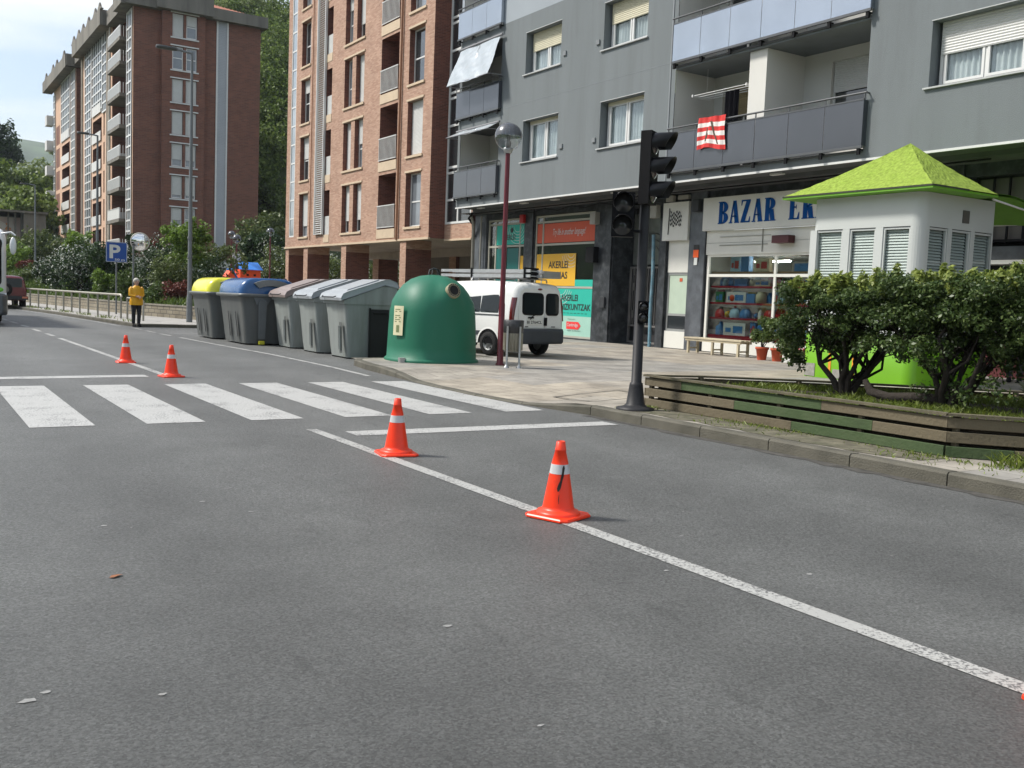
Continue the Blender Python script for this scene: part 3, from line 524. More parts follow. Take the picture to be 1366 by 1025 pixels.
def balcony(y0, y1, zb, h, gm, n, sw=.07, posts=True):
    x = 18.36
    p = MB()
    for i in range(n):
        a = y0+(y1-y0)*i/n; b = y0+(y1-y0)*(i+1)/n; p.box(x, x+.012, a+.008, b-.008, zb+.1, zb+h-.08)
    p.box(x+.012, 18.5, y0-.001, y0+.011, zb+.1, zb+h-.08); p.build('balcony_glass', gm, gb)
    r = MB(); r.box(x-.02, x+.035, y0-.02, y1+.02, zb+.04, zb+.1); r.box(x-.012, x+.028, y0, y1, zb+h-.082, zb+h-.05); r.tube([(x+.01, y0-.05, zb+h+.08), (x+.01, y1+.05, zb+h+.08)], .025, 8)
    for i in range(n+1): a = y0+(y1-y0)*i/n; r.box(x, x+.025, a-.012, a+.012, zb+h-.05, zb+h+.07)
    r.tube([(x+.01, y0-.02, zb+h+.08), (18.5, y0-.02, zb+h+.08)], .02, 6); r.build('balcony_rail', mat('rail_grey', S(88, 90, 92), .4, metal=.3), gb)
    m_ = max(3, int((y1-y0)/.95))
    for i in range(m_+1): a = y0+.08+(y1-y0-.16)*i/m_; b_ = MB(); b_.box(x+.045, 18.5, a-.03, a+.03, zb+.0, zb+.038); b_.box(x-.005, x+.045, a-.04, a+.04, zb-.1, zb+.038); b_.build('bracket', M_BLACK, gb)
for k, gm in ((0, M_BGLASS), (1, M_SGLASS), (2, M_SGLASS), (3, M_SGLASS)):
    balcony(14.52, 21.02, 5.08+FL*k+(.03 if k else 0), 1.18, gm, 6); balcony(30.2, 33.3, 5.18+FL*k, 1.12, M_BGLASS if k < 2 else M_SGLASS, 3)
# left corner loggias
for k in range(5):
    z0 = 5.2+FL*k; z1 = 7.75+FL*k; i_ = MB(); i_.quad((18.52, 30.3, z0), (19.8, 30.3, z0), (19.8, 30.3, z1), (18.52, 30.3, z1)); i_.quad((19.8, 30.3, z0), (19.8, 33.12, z0), (19.8, 33.12, z1), (19.8, 30.3, z1)); i_.quad((18.52, 33.12, z0), (18.52, 33.12, z1), (19.8, 33.12, z1), (19.8, 33.12, z0))
    i_.build('loggia_wall', M_WHITEW, gb); s_ = MB(); s_.quad((18.5, 30.3, z0), (18.5, 33.12, z0), (19.8, 33.12, z0), (19.8, 30.3, z0)); s_.build('balcony_floor', M_SOFF, gb); s_ = MB(); s_.quad((18.5, 30.3, z1), (18.5, 33.12, z1), (19.8, 33.12, z1), (19.8, 30.3, z1)); s_.build('balcony_ceiling', M_SOFF, gb)
# rolled and pulled-out silver awnings
M_SILV = mat('silver_sheet', (.45, .49, .51), .25, .1, 3, .9, 5, metal=.35)
def awning(z1, z0, out_, nm, lab):
    root = thing(nm, lab, 'awning', (18.4, 31.7, z1)); m_ = MB(); nu, nv = 26, 14; vs = []
    for i in range(nu+1):
        for j in range(nv+1):
            u = i/nu; v = j/nv; y = 30.12+3.02*u; ed = min(1, 6*u, 6*(1-u)); wr = ed*(.02*math.sin(u*17+v*9)*(.3+v)+.018*math.sin(u*9-v*16))+.014*math.sin(v*34)*(.4+.6*ed)
            sag = .08*math.sin(u*math.pi)*v
            vs.append((18.5-.12-out_*v-wr*.8, y+.04*math.sin(v*7)*(1-2*u)-(.16*(1-v) if u < .5 else -.1*(1-v))*-.6, z1-(z1-z0)*v-sag*.5+wr*.3))
    m_.add(vs, [(i*(nv+1)+j, (i+1)*(nv+1)+j, (i+1)*(nv+1)+j+1, i*(nv+1)+j+1) for i in range(nu) for j in range(nv)], True); m_.build('sheet', M_SILV, root)
    a_ = MB(); a_.tube([(18.38, 30.1, z1+.02), (18.38, 33.2, z1+.02)], .045, 8); a_.tube([(18.4-out_, 30.1, z0), (18.4-out_, 33.15, z0)], .02, 8)
    for y in (30.12, 33.15): a_.tube([(18.42, y, z0+.02), (18.4-out_, y, z0)], .014, 6)
    a_.build('arm', mat('grey_arm', (.2, .2, .21), .5), root)
awning(10.75, 9.35, .55, 'awning', 'silver foil awning pulled down over the second floor corner balcony'); awning(7.72, 7.45, .5, 'awning', 'short rolled silver awning above the first floor corner balcony')
# soffit and ground storey
s_ = MB(); s_.quad((18.52, -2, 4.885), (18.52, 33.3, 4.885), (19.25, 33.3, 4.885), (19.25, -2, 4.885)); s_.quad((19.25, -2, 4.885), (19.25, 33.3, 4.885), (19.25, 33.3, 4.78), (19.25, -2, 4.78)); s_.quad((19.25, -2, 4.78), (19.25, 34.4, 4.78), (24, 34.4, 4.78), (24, -2, 4.78)); s_.build('soffit', M_SOFF, gb)
F = FX(20); zg = .15
gs = MB(); wall(gs, F, -2, 34.3, zg, 4.78, [(30.6, 33.3, .25, 4.55, .1), (26.3, 29.95, .2, 4.55, .12), (23.0, 25.3, zg, 4.6, .9), (21.68, 22.62, .17, 4.53, .1), (13.6, 20.95, .2, 4.56, .12), (2, 12.9, zg, 4.5, .5)]); gs.quad((20, 34.3, zg), (24, 34.3, zg), (24, 34.3, 4.78), (20, 34.3, 4.78)); gs.build('shopfront_wall', M_MARB, gb)
for y0, y1, m_ in ((33.35, 34.2, M_MARBL), (30.02, 30.58, M_MARB), (25.35, 26.25, M_MARB), (22.66, 22.97, M_MARB), (20.98, 21.64, M_MARBL), (13.0, 13.55, M_MARB)):
    p = MB(); p.box(19.93, 19.998, y0, y1, zg-.03, 4.779); p.build('pilaster', m_, gb)
# shop 2 (language school) and shop 1
M_TEAL = mat('teal_vinyl', S(30, 170, 150), .55, .03, 2); M_ORNG = mat('orange_vinyl', S(196, 80, 48), .55, .03, 2); M_YEL = mat('yellow_vinyl', S(214, 165, 40), .55, .03, 2)
M_TXK = mat('black_lettering', (.02, .02, .02), .5); M_TXW = mat('white_lettering', (.6, .62, .6), .6); M_PALE = mat('pale_vinyl', S(150, 190, 175), .55, .05, 2)
M_FRMC = mat('cream_shop_frame', S(165, 163, 150), .5, .08, 3)
def pane(F, a, b, c, d, dep, nm, m, par=gb, t=.008): p = MB(); fbox(p, F, a, b, c, d, dep, dep+t); return p.build(nm, m, par)
def shoproom(y0, y1, z0, z1, depth, m, nm='shop_interior'):
    p = MB(); x0, x1 = 20.125, 20.12+depth; p.quad((x1, y0, z0), (x1, y1, z0), (x1, y1, z1), (x1, y0, z1)); p.quad((x0, y0, z0), (x1, y0, z0), (x1, y0, z1), (x0, y0, z1)); p.quad((x0, y1, z0), (x0, y1, z1), (x1, y1, z1), (x1, y1, z0)); p.quad((x0, y0, z1), (x1, y0, z1), (x1, y1, z1), (x0, y1, z1)); p.quad((x0, y0, z0), (x0, y1, z0), (x1, y1, z0), (x1, y0, z0)); return p.build(nm, m, gb, rec=False)
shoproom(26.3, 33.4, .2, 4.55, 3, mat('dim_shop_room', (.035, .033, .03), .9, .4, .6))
f_ = frame(MB(), F, 26.3, 29.95, .2, 4.52, .03, w=.07, mull=(29.48,), trans=(4.28, 3.47, 1.95)); f_.build('shop_frame', M_FRMC, gb)
pane(F, 26.37, 29.88, .27, 4.45, .07, 'shop_glass', M_GLASS)
def arcs(mb, cy, cz, r0, n, dx, m0=.2, m1=2.6, xx=20.04, lim=None):
    for i in range(n):
        r = r0+.11*i; pts = [(cy+r*math.cos(m0+(m1-m0)*j/24), cz+r*math.sin(m0+(m1-m0)*j/24)) for j in range(25)]
        if lim: pts = [p for p in pts if lim[0] < p[0] < lim[1] and lim[2] < p[1] < lim[3]]
        for a, b in zip(pts, pts[1:]):
            if abs(a[0]-b[0])+abs(a[1]-b[1]) > .25: continue
            d = Vector((b[0]-a[0], b[1]-a[1])).normalized()*.008; mb.quad((xx, a[0]-d.y, a[1]+d.x), (xx, b[0]-d.y, b[1]+d.x), (xx, b[0]+d.y, b[1]-d.x), (xx, a[0]+d.y, a[1]-d.x))
U = (0, -1, 0)
def poster(nm, m, y0, y1, z0, z1, x=20.045):
    p = MB(); p.box(x, x+.006, y0, y1, z0, z1); return p.build(nm, m, gb)
p1_ = poster('window_banner', M_ORNG, 26.38, 29.42, 3.53, 4.22); p1_['label'] = 'orange banner with white handwriting'; poster('window_banner', M_ORNG, 29.54, 29.86, 3.53, 4.22)
t = MB(); write(t, 'Try life in another language!', (20.038, 28.85, 3.72), U, .3, 1.95, shear=.4); t.build('lettering', M_TXW, p1_)
p2_ = poster('window_poster', M_YEL, 27.42, 29.44, 2.0, 3.13); p2_['label'] = 'yellow poster'; poster('window_poster', M_YEL, 29.52, 29.84, 2.0, 3.13); t = MB(); write(t, 'AKERLEI', (20.038, 29.06, 2.62), U, .25, 1.2, bold=.02); write(t, 'MAS', (20.038, 28.5, 2.25), U, .25, .62, bold=.02); t.build('lettering', M_TXK, p2_)
t = MB(); arcs(t, 27.7, 3.2, .22, 4, 0, 2.2, 6, lim=(27.42, 29.4, 2.0, 3.12), xx=20.04); t.build('arc_motif', M_TXW, p2_)
p3_ = poster('window_poster', M_TEAL, 26.38, 27.42, 1.98, 2.22); p4_ = poster('window_poster', M_TEAL, 26.38, 29.86, .95, 1.9); p4_['label'] = 'teal poster'
t = MB(); write(t, 'AKERLEI', (20.038, 28.2, 1.48), U, .22, 1.0, bold=.02); write(t, 'HIZKUNTZAK', (20.038, 28.2, 1.16), U, .22, 1.75, bold=.02); [t.box(20.036, 20.04, 28.1-.21*i, 28.23-.21*i, 1.05, 1.062) for i in range(8)]; t.build('lettering', M_TXK, p4_); t = MB(); arcs(t, 28.2, 1.98, .3, 4, 0, 3.3, 6.1, lim=(26.4, 29.8, 1.0, 1.88)); t.build('arc_motif', M_TXW, p4_)
p5_ = poster('window_poster', M_PALE, 26.38, 29.86, .27, .95); p5_['label'] = 'pale green poster with red arrow emblem'; t = MB(); t.quad((20.036, 27.8, .5), (20.036, 27.1, .5), (20.036, 26.96, .63), (20.036, 27.1, .76), (20.036, 27.8, .76)); t.build('arrow_emblem', mat('red_vinyl', S(220, 50, 50), .5), p5_)
t = MB(); write(t, 'Cambridge', (20.03, 27.74, .56), U, .15, .62); t.build('lettering', M_TXW, p5_); t = MB(); write(t, 'Preparation', (20.03, 27.72, .82), U, .05, .42); write(t, 'english qualifications', (20.03, 27.74, .42), U, .06, .8); t.build('small_lettering', M_TXK, p5_)
f_ = frame(MB(), F, 30.6, 33.3, .25, 4.52, .03, w=.07, mull=(31.02, 32.75), trans=(4.33, 3.48)); f_.build('shop_frame', M_FRMC, gb); pane(F, 30.67, 33.2, .3, 4.45, .07, 'shop_glass', M_GLASS)
p6_ = poster('window_banner', M_TEAL, 30.68, 30.98, 3.54, 4.28); p6_ = poster('window_banner', M_TEAL, 31.06, 32.7, 3.54, 4.28); p6_['label'] = 'teal banner'; t = MB(); write(t, 'AKERLEI', (20.04, 32.3, 3.72), U, .2, .95, bold=.02); t.sphere((20.03, 31.6, 4.08), .1, 12, (.1, 1, 1)); t.build('lettering', M_TXK, p6_); t = MB(); arcs(t, 31.2, 4.3, .3, 5, 0, 3.2, 6.2, lim=(30.7, 32.6, 3.56, 4.27), xx=20.042); t.build('arc_motif', M_TXW, p6_)
poster('door_vinyl', mat('dark_teal', S(10, 95, 90), .5), 31.1, 31.9, .4, 3.4); poster('door_vinyl', mat('dark_teal', 0), 32.3, 32.68, .4, 3.4); pane(F, 31.92, 32.28, .3, 3.43, .03, 'door', M_DKGREY)
pane(F, 30.62, 30.98, 2.4, 3.1, .06, 'window_poster', M_YEL)
# wall boxes, speaker, camera, pipes
def small(nm, m, bx, lab=None):
    p = MB(); p.bbox(*bx, b=.012); o = p.build(nm, m, gb)
    if lab: o['label'] = lab
    return o
small('loudspeaker', M_BLACK, (19.7, 19.93, 25.98, 26.42, 2.78, 3.3)); small('awning_box', mat('dirty_white', S(150, 148, 140), .6, .1), (19.72, 19.93, 26.0, 26.3, 4.05, 4.45)); small('alarm_box', M_DKGREY, (19.75, 19.93, 21.15, 21.4, 4.2, 4.55)); small('emergency_light', mat('dirty_white', 0), (19.8, 19.93, 22.3, 22.62, 4.56, 4.74)); small('emergency_light', mat('dirty_white', 0), (19.8, 19.93, 21.65, 22.1, 4.6, 4.72)); small('bell_panel', M_DKGREY, (19.86, 19.93, 25.5, 25.72, 1.3, 1.65))
small('alarm_box', mat('red_box', S(170, 30, 30), .5), (19.8, 19.93, 30.5, 30.75, 4.3, 4.6)); small('junction_box', mat('dirty_white', 0), (19.72, 19.9, 22.95, 23.25, 4.1, 4.5))
pp = MB(); pp.tube([(19.85, 23.1, .15), (19.85, 23.13, 1.2), (19.85, 23.1, 2.4), (19.85, 23.16, 3.6)], .055, 10); pp.build('drainpipe', mat('blue_grey_pipe', S(95, 130, 145), .5, .3, 6, dirt=.5, dcol=(.3, .3, .3), dscale=9), gb)['label'] = 'scuffed blue grey drainpipe'
pp = MB(); pp.tube([(19.7, 33.95, .15), (19.7, 33.95, 4.4), (19.4, 33.7, 4.75)], .06, 10); pp.tube([(19.82, 33.55, .15), (19.82, 33.55, 4.7)], .04, 8); pp.build('drainpipe', mat('pale_pipe', S(140, 138, 130), .5), gb)
pp = MB(); pp.tube([(19.9, 34.2, 3.9), (19.75, 34.1, 4.4), (19.5, 34.0, 4.6), (19.3, 33.2, 4.86)], .05, 8); pp.tube([(19.3, 33.2, 4.74), (19.3, 26, 4.72), (19.35, 20, 4.74), (19.3, 12, 4.73)], .022, 6)
for i in range(5): y = 32-i*1.6; pp.tube([(19.6+.1*math.sin(i*3), y, 4.7), (19.75, y-.6, 4.62), (19.7, y-1.5, 4.73)], .012, 5)
pp.build('cable', M_BLACK, gb)
sl_ = MB()
for y in (32.2, 29.2, 27.3, 24, 17.5): sl_.bbox(18.9, 19.05, y-.2, y+.2, 4.84, 4.885)
sl_.build('soffit_lamp', M_TRIMW, gb)
# doorway with iron grille
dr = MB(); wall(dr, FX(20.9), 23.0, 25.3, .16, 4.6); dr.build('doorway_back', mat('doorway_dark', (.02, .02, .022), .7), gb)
pane(FX(20.8), 23.3, 25.25, 2.75, 4.4, 0, 'fanlight', mat('dusky_pane', (.12, .13, .12), .15, .4, 2, coat=.3)); gd = MB(); G = FX(20.72); frame(gd, G, 23.1, 25.28, .18, 2.68, 0, w=.06, mull=(24.5,), trans=(.75,))
for i in range(22):
    u = 23.2+2.0*i/21; gd.tube([(20.73, u, .8), (20.73, u, 2.62)], .012 if i % 3 else .02, 5)
for u in (23.5, 23.85, 24.2, 24.75, 25.05):
    for z in (1.0, 1.9, 2.4): gd.tube([(20.7, u-.04, z), (20.7, u-.04, z+.25)], .02, 6)
gd.build('door', mat('iron_grille', (.2, .19, .18), .4, .2, metal=.3), gb)['label'] = 'iron grille entrance door'
ar = MB()
for r in (.35, .55, .75): ar.tube([(20.74, 24.2+r*math.cos(a_), 3.0+r*math.sin(a_)) for a_ in np.linspace(0, math.pi, 14)], .012, 5)
ar.build('fanlight_scroll', M_DKGREY, gb)
# narrow shop with the chequered flag sign
M_WP = mat('white_panel', S(212, 211, 203), .5, .05, 2, dirt=.15, dcol=(.4, .4, .38))
sgn = pane(F, 21.66, 22.78, 3.4, 4.53, -.14, 'shop_sign', M_WP, t=.12); t = MB(); t.tube([(19.84, 22.5, 3.58), (19.84, 22.47, 4.36)], .013, 6)
for i in range(8):
    for j in range(7):
        if (i+j) % 2: continue
        q = lambda a, b: (19.845, 22.44-a*.063-.01*math.sin(b), 4.3-b*.062-.045*math.sin(a*.85)-.012*a)
        t.quad(q(i, j), q(i+1, j), q(i+1, j+1), q(i, j+1))
t.build('chequered_flag', M_TXK, sgn)
pane(F, 21.68, 22.62, 2.45, 3.4, .02, 'shutter_box', M_WP); f_ = frame(MB(), F, 21.68, 22.62, .68, 2.45, .04, w=.07, trans=(1.18,)); f_.build('shop_frame', mat('grey_alu', S(140, 142, 140), .4), gb); pane(F, 21.72, 22.56, 1.2, 2.4, .06, 'blind', mat('frosted_sheet', S(175, 190, 172), .4, .05)); pane(F, 21.72, 22.56, .7, 1.15, .06, 'shop_glass', M_OPGLASS); pane(F, 21.68, 22.62, .17, .68, .0, 'panel', M_WP)
pane(F, 21.98, 22.1, 2.18, 2.28, .05, 'sticker', mat('orange_paper', S(190, 80, 40), .6)); po = pane(F, 21.2, 21.42, 2.75, 3.25, -.085, 'notice', M_TXK); pane(F, 21.2, 21.42, 2.88, 3.1, -.09, 'orange_notice', mat('orange_notice', S(240, 95, 30), .5), po, .004); pane(F, 21.24, 21.38, 2.66, 2.87, -.09, 'white_notice', M_TXW, po, .004)
# bazaar
sgn = pane(F, 13.75, 21.02, 3.63, 4.56, -.16, 'shop_sign', M_WP, t=.14); sgn['label'] = 'long white fascia sign with blue letters'
def glyph(mb, ch, y, z, h, w, x):
    """condensed slab serif capitals, built from strokes; local a to the right, b up"""
    Q = lambda a, b: (x, y-a*w, z+b*h)
    def st(*pts): mb.quad(*[Q(a, b) for a, b in pts])
    def serif(a0, a1, b): st((a0, b), (a1, b), (a1, b+.05), (a0, b+.05))
    def arc(ca, cb, ra, rb, ia, ib, t0, t1, n=12):
        for i in range(n):
            p, q = t0+(t1-t0)*i/n, t0+(t1-t0)*(i+1)/n
            st((ca+ra*math.cos(p), cb+rb*math.sin(p)), (ca+ra*math.cos(q), cb+rb*math.sin(q)), (ca+ia*math.cos(q), cb+ib*math.sin(q)), (ca+ia*math.cos(p), cb+ib*math.sin(p)))
    hp = math.pi/2
    if ch in 'BREPI':
        st((.08, .05), (.48, .05), (.48, .95), (.08, .95)); serif(0, .54, 0); serif(0, .54, .95)
    if ch == 'I': pass
    if ch in 'BR':
        arc(.46, .74, .54, .26, .1, .19, -hp, hp); st((.4, .95), (.5, .95), (.5, 1), (.4, 1)); st((.4, .48), (.5, .48), (.5, .55), (.4, .55))
    if ch == 'B': arc(.46, .26, .58, .26, .12, .19, -hp, hp); st((.4, 0), (.5, 0), (.5, .07), (.4, .07))
    if ch == 'R': st((.42, .5), (.86, .5), (1.0, .05), (.6, .05)); serif(.56, 1.1, 0)
    if ch == 'A':
        st((.34, 1), (.68, 1), (1.0, .05), (.58, .05)); st((.36, 1), (.5, .93), (.27, .05), (.1, .05)); serif(0, .36, 0); serif(.56, 1.05, 0); st((.22, .28), (.72, .28), (.71, .34), (.25, .34))
    if ch == 'Z': st((.52, .94), (.96, .94), (.47, .06), (.04, .06)); st((.05, .93), (.95, .93), (.95, 1), (.05, 1)); st((.04, 0), (.96, 0), (.96, .07), (.04, .07)); st((.05, .75), (.12, .75), (.2, .93), (.05, .93)); st((.96, .26), (.9, .26), (.8, .07), (.96, .07))
    if ch == 'E': st((.46, .93), (.92, .93), (.92, 1), (.4, 1)); st((.4, 0), (.94, 0), (.94, .06), (.4, .06)); st((.4, .48), (.68, .48), (.68, .54), (.4, .54)); st((.92, .94), (.92, .72), (.86, .72), (.74, .94)); st((.94, .06), (.94, .3), (.88, .3), (.74, .06)); st((.68, .4), (.68, .62), (.62, .58), (.62, .44))
t = MB()
for ch, y in zip('BAZAR', (20.4, 19.97, 19.54, 19.11, 18.67)): glyph(t, ch, y, 3.8, .62, .38, 19.83)
for ch, y in zip('ERI', (17.82, 17.38, 16.94)): glyph(t, ch, y, 3.8, .62, .38, 19.83)
t.build('lettering', mat('blue_lettering', S(0, 70, 135), .55, spec=.1), sgn, rec=False)
sb = pane(F, 13.7, 20.95, 2.95, 3.62, -.03, 'shutter_box', M_WP, t=.1); t = MB()
for z in (3.28, ): t.box(19.962, 19.968, 13.7, 20.95, z-.004, z+.004)
t.box(19.94, 19.968, 18.6, 20.4, 3.2, 3.215); t.box(19.94, 19.968, 18.5, 20.4, 3.44, 3.45); t.box(19.94, 19.968, 18.78, 18.79, 3.0, 3.62); t.build('seam', mat('seam_grey', S(140, 140, 135), .6), sb)
small('alarm_box', mat('maroon_box', S(70, 25, 30), .5), (19.7, 19.96, 17.66, 18.24, 3.2, 3.4)); shoproom(13.6, 20.95, .2, 2.95, 3.5, mat('bazaar_room', (.3, .3, .28), .9, .3, .8))
f_ = frame(MB(), F, 13.65, 20.9, .46, 2.97, .0, w=.08, mull=(18.32, 15.9), trans=(2.36,)); f_.build('shop_frame', M_WP, gb); pane(F, 13.7, 20.85, .52, 2.9, .05, 'shop_glass', glassmat('shop_glass', (.85, .9, .88), .03)); pane(F, 13.65, 20.93, .17, .46, -.01, 'panel', M_WP, t=.06)
M_REDS = mat('red_shelf', S(165, 25, 45), .45)
for z in (1.14, 1.57, 2.04): p = MB(); p.box(20.1, 20.5, 13.8, 20.8, z-.022, z+.03); p.build('shelf', M_REDS, gb)
p = MB(); p.box(20.075, 20.6, 13.7, 20.85, .56, .67); p.build('shelf', M_REDS, gb); p = MB(); p.box(20.1, 20.6, 13.8, 20.8, 2.42, 2.47); p.build('shelf', mat('wood_shelf', S(150, 115, 80), .6), gb)
# goods in the window: real items standing on the shelves
cols = dict(white=(.75, .75, .72), blue=S(70, 130, 190), pink=S(225, 130, 150), pale_blue=S(170, 205, 225), red=S(190, 40, 40), black=(.02, .02, .02), yellow=S(210, 180, 50), cream=S(205, 195, 165), green=S(60, 120, 70), orange=S(225, 80, 30), grey=S(120, 125, 130))
def item(kind, col, y, z, w, h, lab, cat=None, x=20.16, d=.16):
    m_ = mat('goods_'+col, cols[col], .45, .06, 8); root = thing(kind, lab, cat or kind.replace('_', ' '), (x, y, z), 0, 'goods on show in the bazaar window'); b = MB()
    if kind == 'boxed_toy' or kind == 'boxed_appliance':
        b.box(x, x+d, y-w/2, y+w/2, z, z+h); b.build('carton', m_, root); q = MB(); q.box(x-.004, x-.001, y-w*.38, y+w*.05, z+h*.2, z+h*.75); q.box(x-.004, x-.001, y+w*.15, y+w*.4, z+h*.25, z+h*.6); q.build('printed_picture', mat('goods_'+rnd.choice(['blue', 'red', 'grey', 'black']), cols['blue'], .45), root)
    elif kind == 'jar': b.lathe([(w*.4, z), (w*.5, z+h*.1), (w*.5, z+h*.75), (w*.35, z+h*.85), (w*.38, z+h)], x+.08, y, 12); b.build('body', m_, root)
    elif kind == 'ball': b.sphere((x+.08, y, z+h/2), h/2, 12); b.build('body', m_, root)
    elif kind == 'bag': b.loft([[(x+.08+a*s_, y+c*w/2*s_, z+h*t_) for a, c in ((-.06, -1), (.06, -1), (.07, 1), (-.07, 1))] for t_, s_ in ((0, .9), (.3, 1.05), (.7, .9), (1, .5))]); b.build('body', m_, root)
    elif kind == 'fan': b.lathe([(w*.35, 0), (w*.3, .03), (.02, .04), (.02, h*.5)], x+.08, y, 14, c=(0, 0, z)); b.build('stand', m_, root); b = MB(); b.lathe([(.01, 0), (w*.5, .02), (w*.5, .06), (.01, .08)], n=18, axis='x', c=(x, y, z+h*.68)); b.build('head', mat('goods_grey', cols['grey'], .45), root)
    elif kind == 'bottle': b.lathe([(w*.5, z), (w*.5, z+h*.6), (w*.18, z+h*.8), (w*.18, z+h)], x+.08, y, 10); b.build('body', m_, root)
G = [('ball', 'orange', 20.0, 1.6, .3, .26, 'orange ball above the white cartons in the bazaar window'), ('boxed_appliance', 'white', 19.85, 1.6, .75, .3, 'wide white carton on the second shelf of the bazaar window'), ('boxed_toy', 'blue', 19.3, 1.6, .3, .26, 'blue toy box right of the wide white carton, second shelf'), ('jar', 'cream', 18.95, 1.6, .34, .32, 'cream round tub on the second bazaar shelf'), ('boxed_toy', 'green', 20.5, 1.6, .3, .3, 'green toy box at the left end of the second bazaar shelf'),
 ('bag', 'red', 20.5, 1.17, .3, .24, 'red bag of toys at the left end of the lowest red shelf'), ('ball', 'yellow', 20.2, 1.17, .2, .2, 'yellow ball on the lowest red shelf of the bazaar'), ('bag', 'pale_blue', 19.9, 1.17, .35, .28, 'pale blue bag on the lowest red shelf'), ('bag', 'grey', 19.5, 1.17, .35, .26, 'grey bag on the lowest red shelf'), ('bottle', 'white', 18.95, 1.17, .14, .32, 'white cone shaped bottle on the lowest red shelf'), ('bag', 'red', 18.62, 1.17, .3, .26, 'red bundle beside the white bottle on the lowest red shelf'), ('ball', 'red', 17.95, 1.17, .22, .22, 'red ball right of the white window mullion'),
 ('bottle', 'black', 20.45, .67, .3, .38, 'black rounded flask standing on the red window base'), ('boxed_appliance', 'white', 19.85, .67, .85, .36, 'large white carton with blue picture on the red window base'), ('boxed_appliance', 'blue', 19.15, .67, .2, .4, 'tall blue carton beside the small fan'), ('fan', 'white', 18.85, .67, .3, .36, 'small white fan on the red window base'), ('boxed_appliance', 'white', 18.05, .67, .5, .38, 'white carton right of the mullion on the red window base'), ('boxed_toy', 'blue', 18.52, .67, .25, .2, 'low blue box next to the small fan'),
 ('boxed_appliance', 'pale_blue', 19.95, 2.48, .35, .4, 'pale blue tall carton on the top wooden shelf'), ('boxed_appliance', 'blue', 19.58, 2.48, .3, .42, 'blue printed carton on the top wooden shelf'), ('boxed_appliance', 'cream', 18.95, 2.48, .5, .35, 'cream carton on the top wooden shelf'), ('boxed_toy', 'grey', 17.55, 2.48, .5, .2, 'grey box on the top shelf right of the mullion'),
 ('boxed_toy', 'red', 17.4, 1.6, .4, .28, 'red toy box on the second shelf behind the hedge'), ('jar', 'pale_blue', 20.35, 2.07, .2, .2, 'pale blue jar on the upper red shelf'), ('boxed_toy', 'grey', 19.7, 2.07, .5, .2, 'grey flat carton on the upper red shelf'), ('boxed_toy', 'cream', 18.9, 2.07, .6, .18, 'cream flat carton on the upper red shelf')]
for k_, c_, y_, z_, w_, h_, l_ in G: item(k_, c_, y_, z_+.0005, w_, h_, l_)
rg = random.Random(77); cn = list(cols)
for z_, hm, ys_ in ((.67, .22, (20.6, 14.2)), (1.17, .24, (20.65, 14.2)), (1.6, .26, (20.65, 14.2)), (2.07, .22, (20.65, 14.2))):
    y_ = ys_[0]
    while y_ > ys_[1]:
        w_ = rg.uniform(.13, .3); c_ = rg.choice(cn); k_ = rg.choice(['boxed_toy', 'jar', 'bag', 'bottle', 'boxed_appliance', 'ball']); h_ = hm*rg.uniform(1.0, 1.45)
        if k_ in ('ball',): w_ = h_ = .17
        sh_ = {.67: 'red base', 1.17: 'lowest shelf', 1.6: 'second shelf', 2.07: 'upper shelf'}[z_]
        item(k_, c_, y_-w_/2, z_+.0008, w_*.92, h_, '%s %s in the back row on the %s of the bazaar window' % (c_.replace('_', ' '), k_.replace('_', ' '), sh_), x=20.25, d=.14); y_ -= w_+.02
tb = thing('tube_lamp', 'lit white fluorescent tube under the bazaar ceiling behind the shop window', 'lamp', (21, 17, 2.8)); b_ = MB(); b_.box(20.9, 21.0, 16, 17.4, 2.82, 2.86); b_.box(20.9, 21.0, 18.6, 20.0, 2.82, 2.86); b_.build('fitting', M_TRIMW, tb); b_ = MB(); b_.tube([(20.95, 16.05, 2.79), (20.95, 17.35, 2.79)], .02, 8); b_.tube([(20.95, 18.65, 2.79), (20.95, 19.95, 2.79)], .02, 8); b_.build('tube', mat('lit_tube', (1, .98, .92), emit=110), tb)
# arcade at the right: barred upper windows, dark opening
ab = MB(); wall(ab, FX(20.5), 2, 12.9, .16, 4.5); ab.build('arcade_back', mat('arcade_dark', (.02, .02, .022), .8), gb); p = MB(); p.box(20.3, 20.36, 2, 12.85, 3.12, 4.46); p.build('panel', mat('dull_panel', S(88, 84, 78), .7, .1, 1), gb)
p = MB()
for i in range(26): p.box(20.2, 20.24, 12.8-i*.36-.02, 12.8-i*.36+.02, 3.05, 4.48)
p.box(20.19, 20.25, 3, 12.85, 3.08, 3.14); p.build('window_bars', M_BLACK, gb); p = MB(); p.box(20.1, 20.5, 2, 12.88, 2.7, 2.98); p.build('shutter_box', M_MARBL, gb); p = MB(); p.box(20.05, 20.5, 2, 12.88, 2.6, 2.69); p.build('lintel_trim', M_TRIMW, gb)
p = MB(); p.box(20.2, 20.4, 6, 12.8, .16, .9); p.build('panel', mat('dark_red_panel', (.09, .012, .014), .6), gb)['label'] = 'dark red low panel'
# satellite dish on the balcony above
sd_ = thing('satellite_dish', 'small dark satellite dish behind the second floor sky tinted glass balcony', 'satellite dish', (18.62, 17.0, 8.4)); p = MB(); p.lathe([(.01, .06), (.12, .045), (.22, 0)], n=16, axis='x', c=(18.6, 17.0, 9.2)); p.build('dish', M_DKGREY, sd_, smooth=True); p = MB(); p.tube([(18.66, 17.0, 8.06), (18.66, 17, 9.2)], .015, 6); p.build('mast', M_DKGREY, sd_)
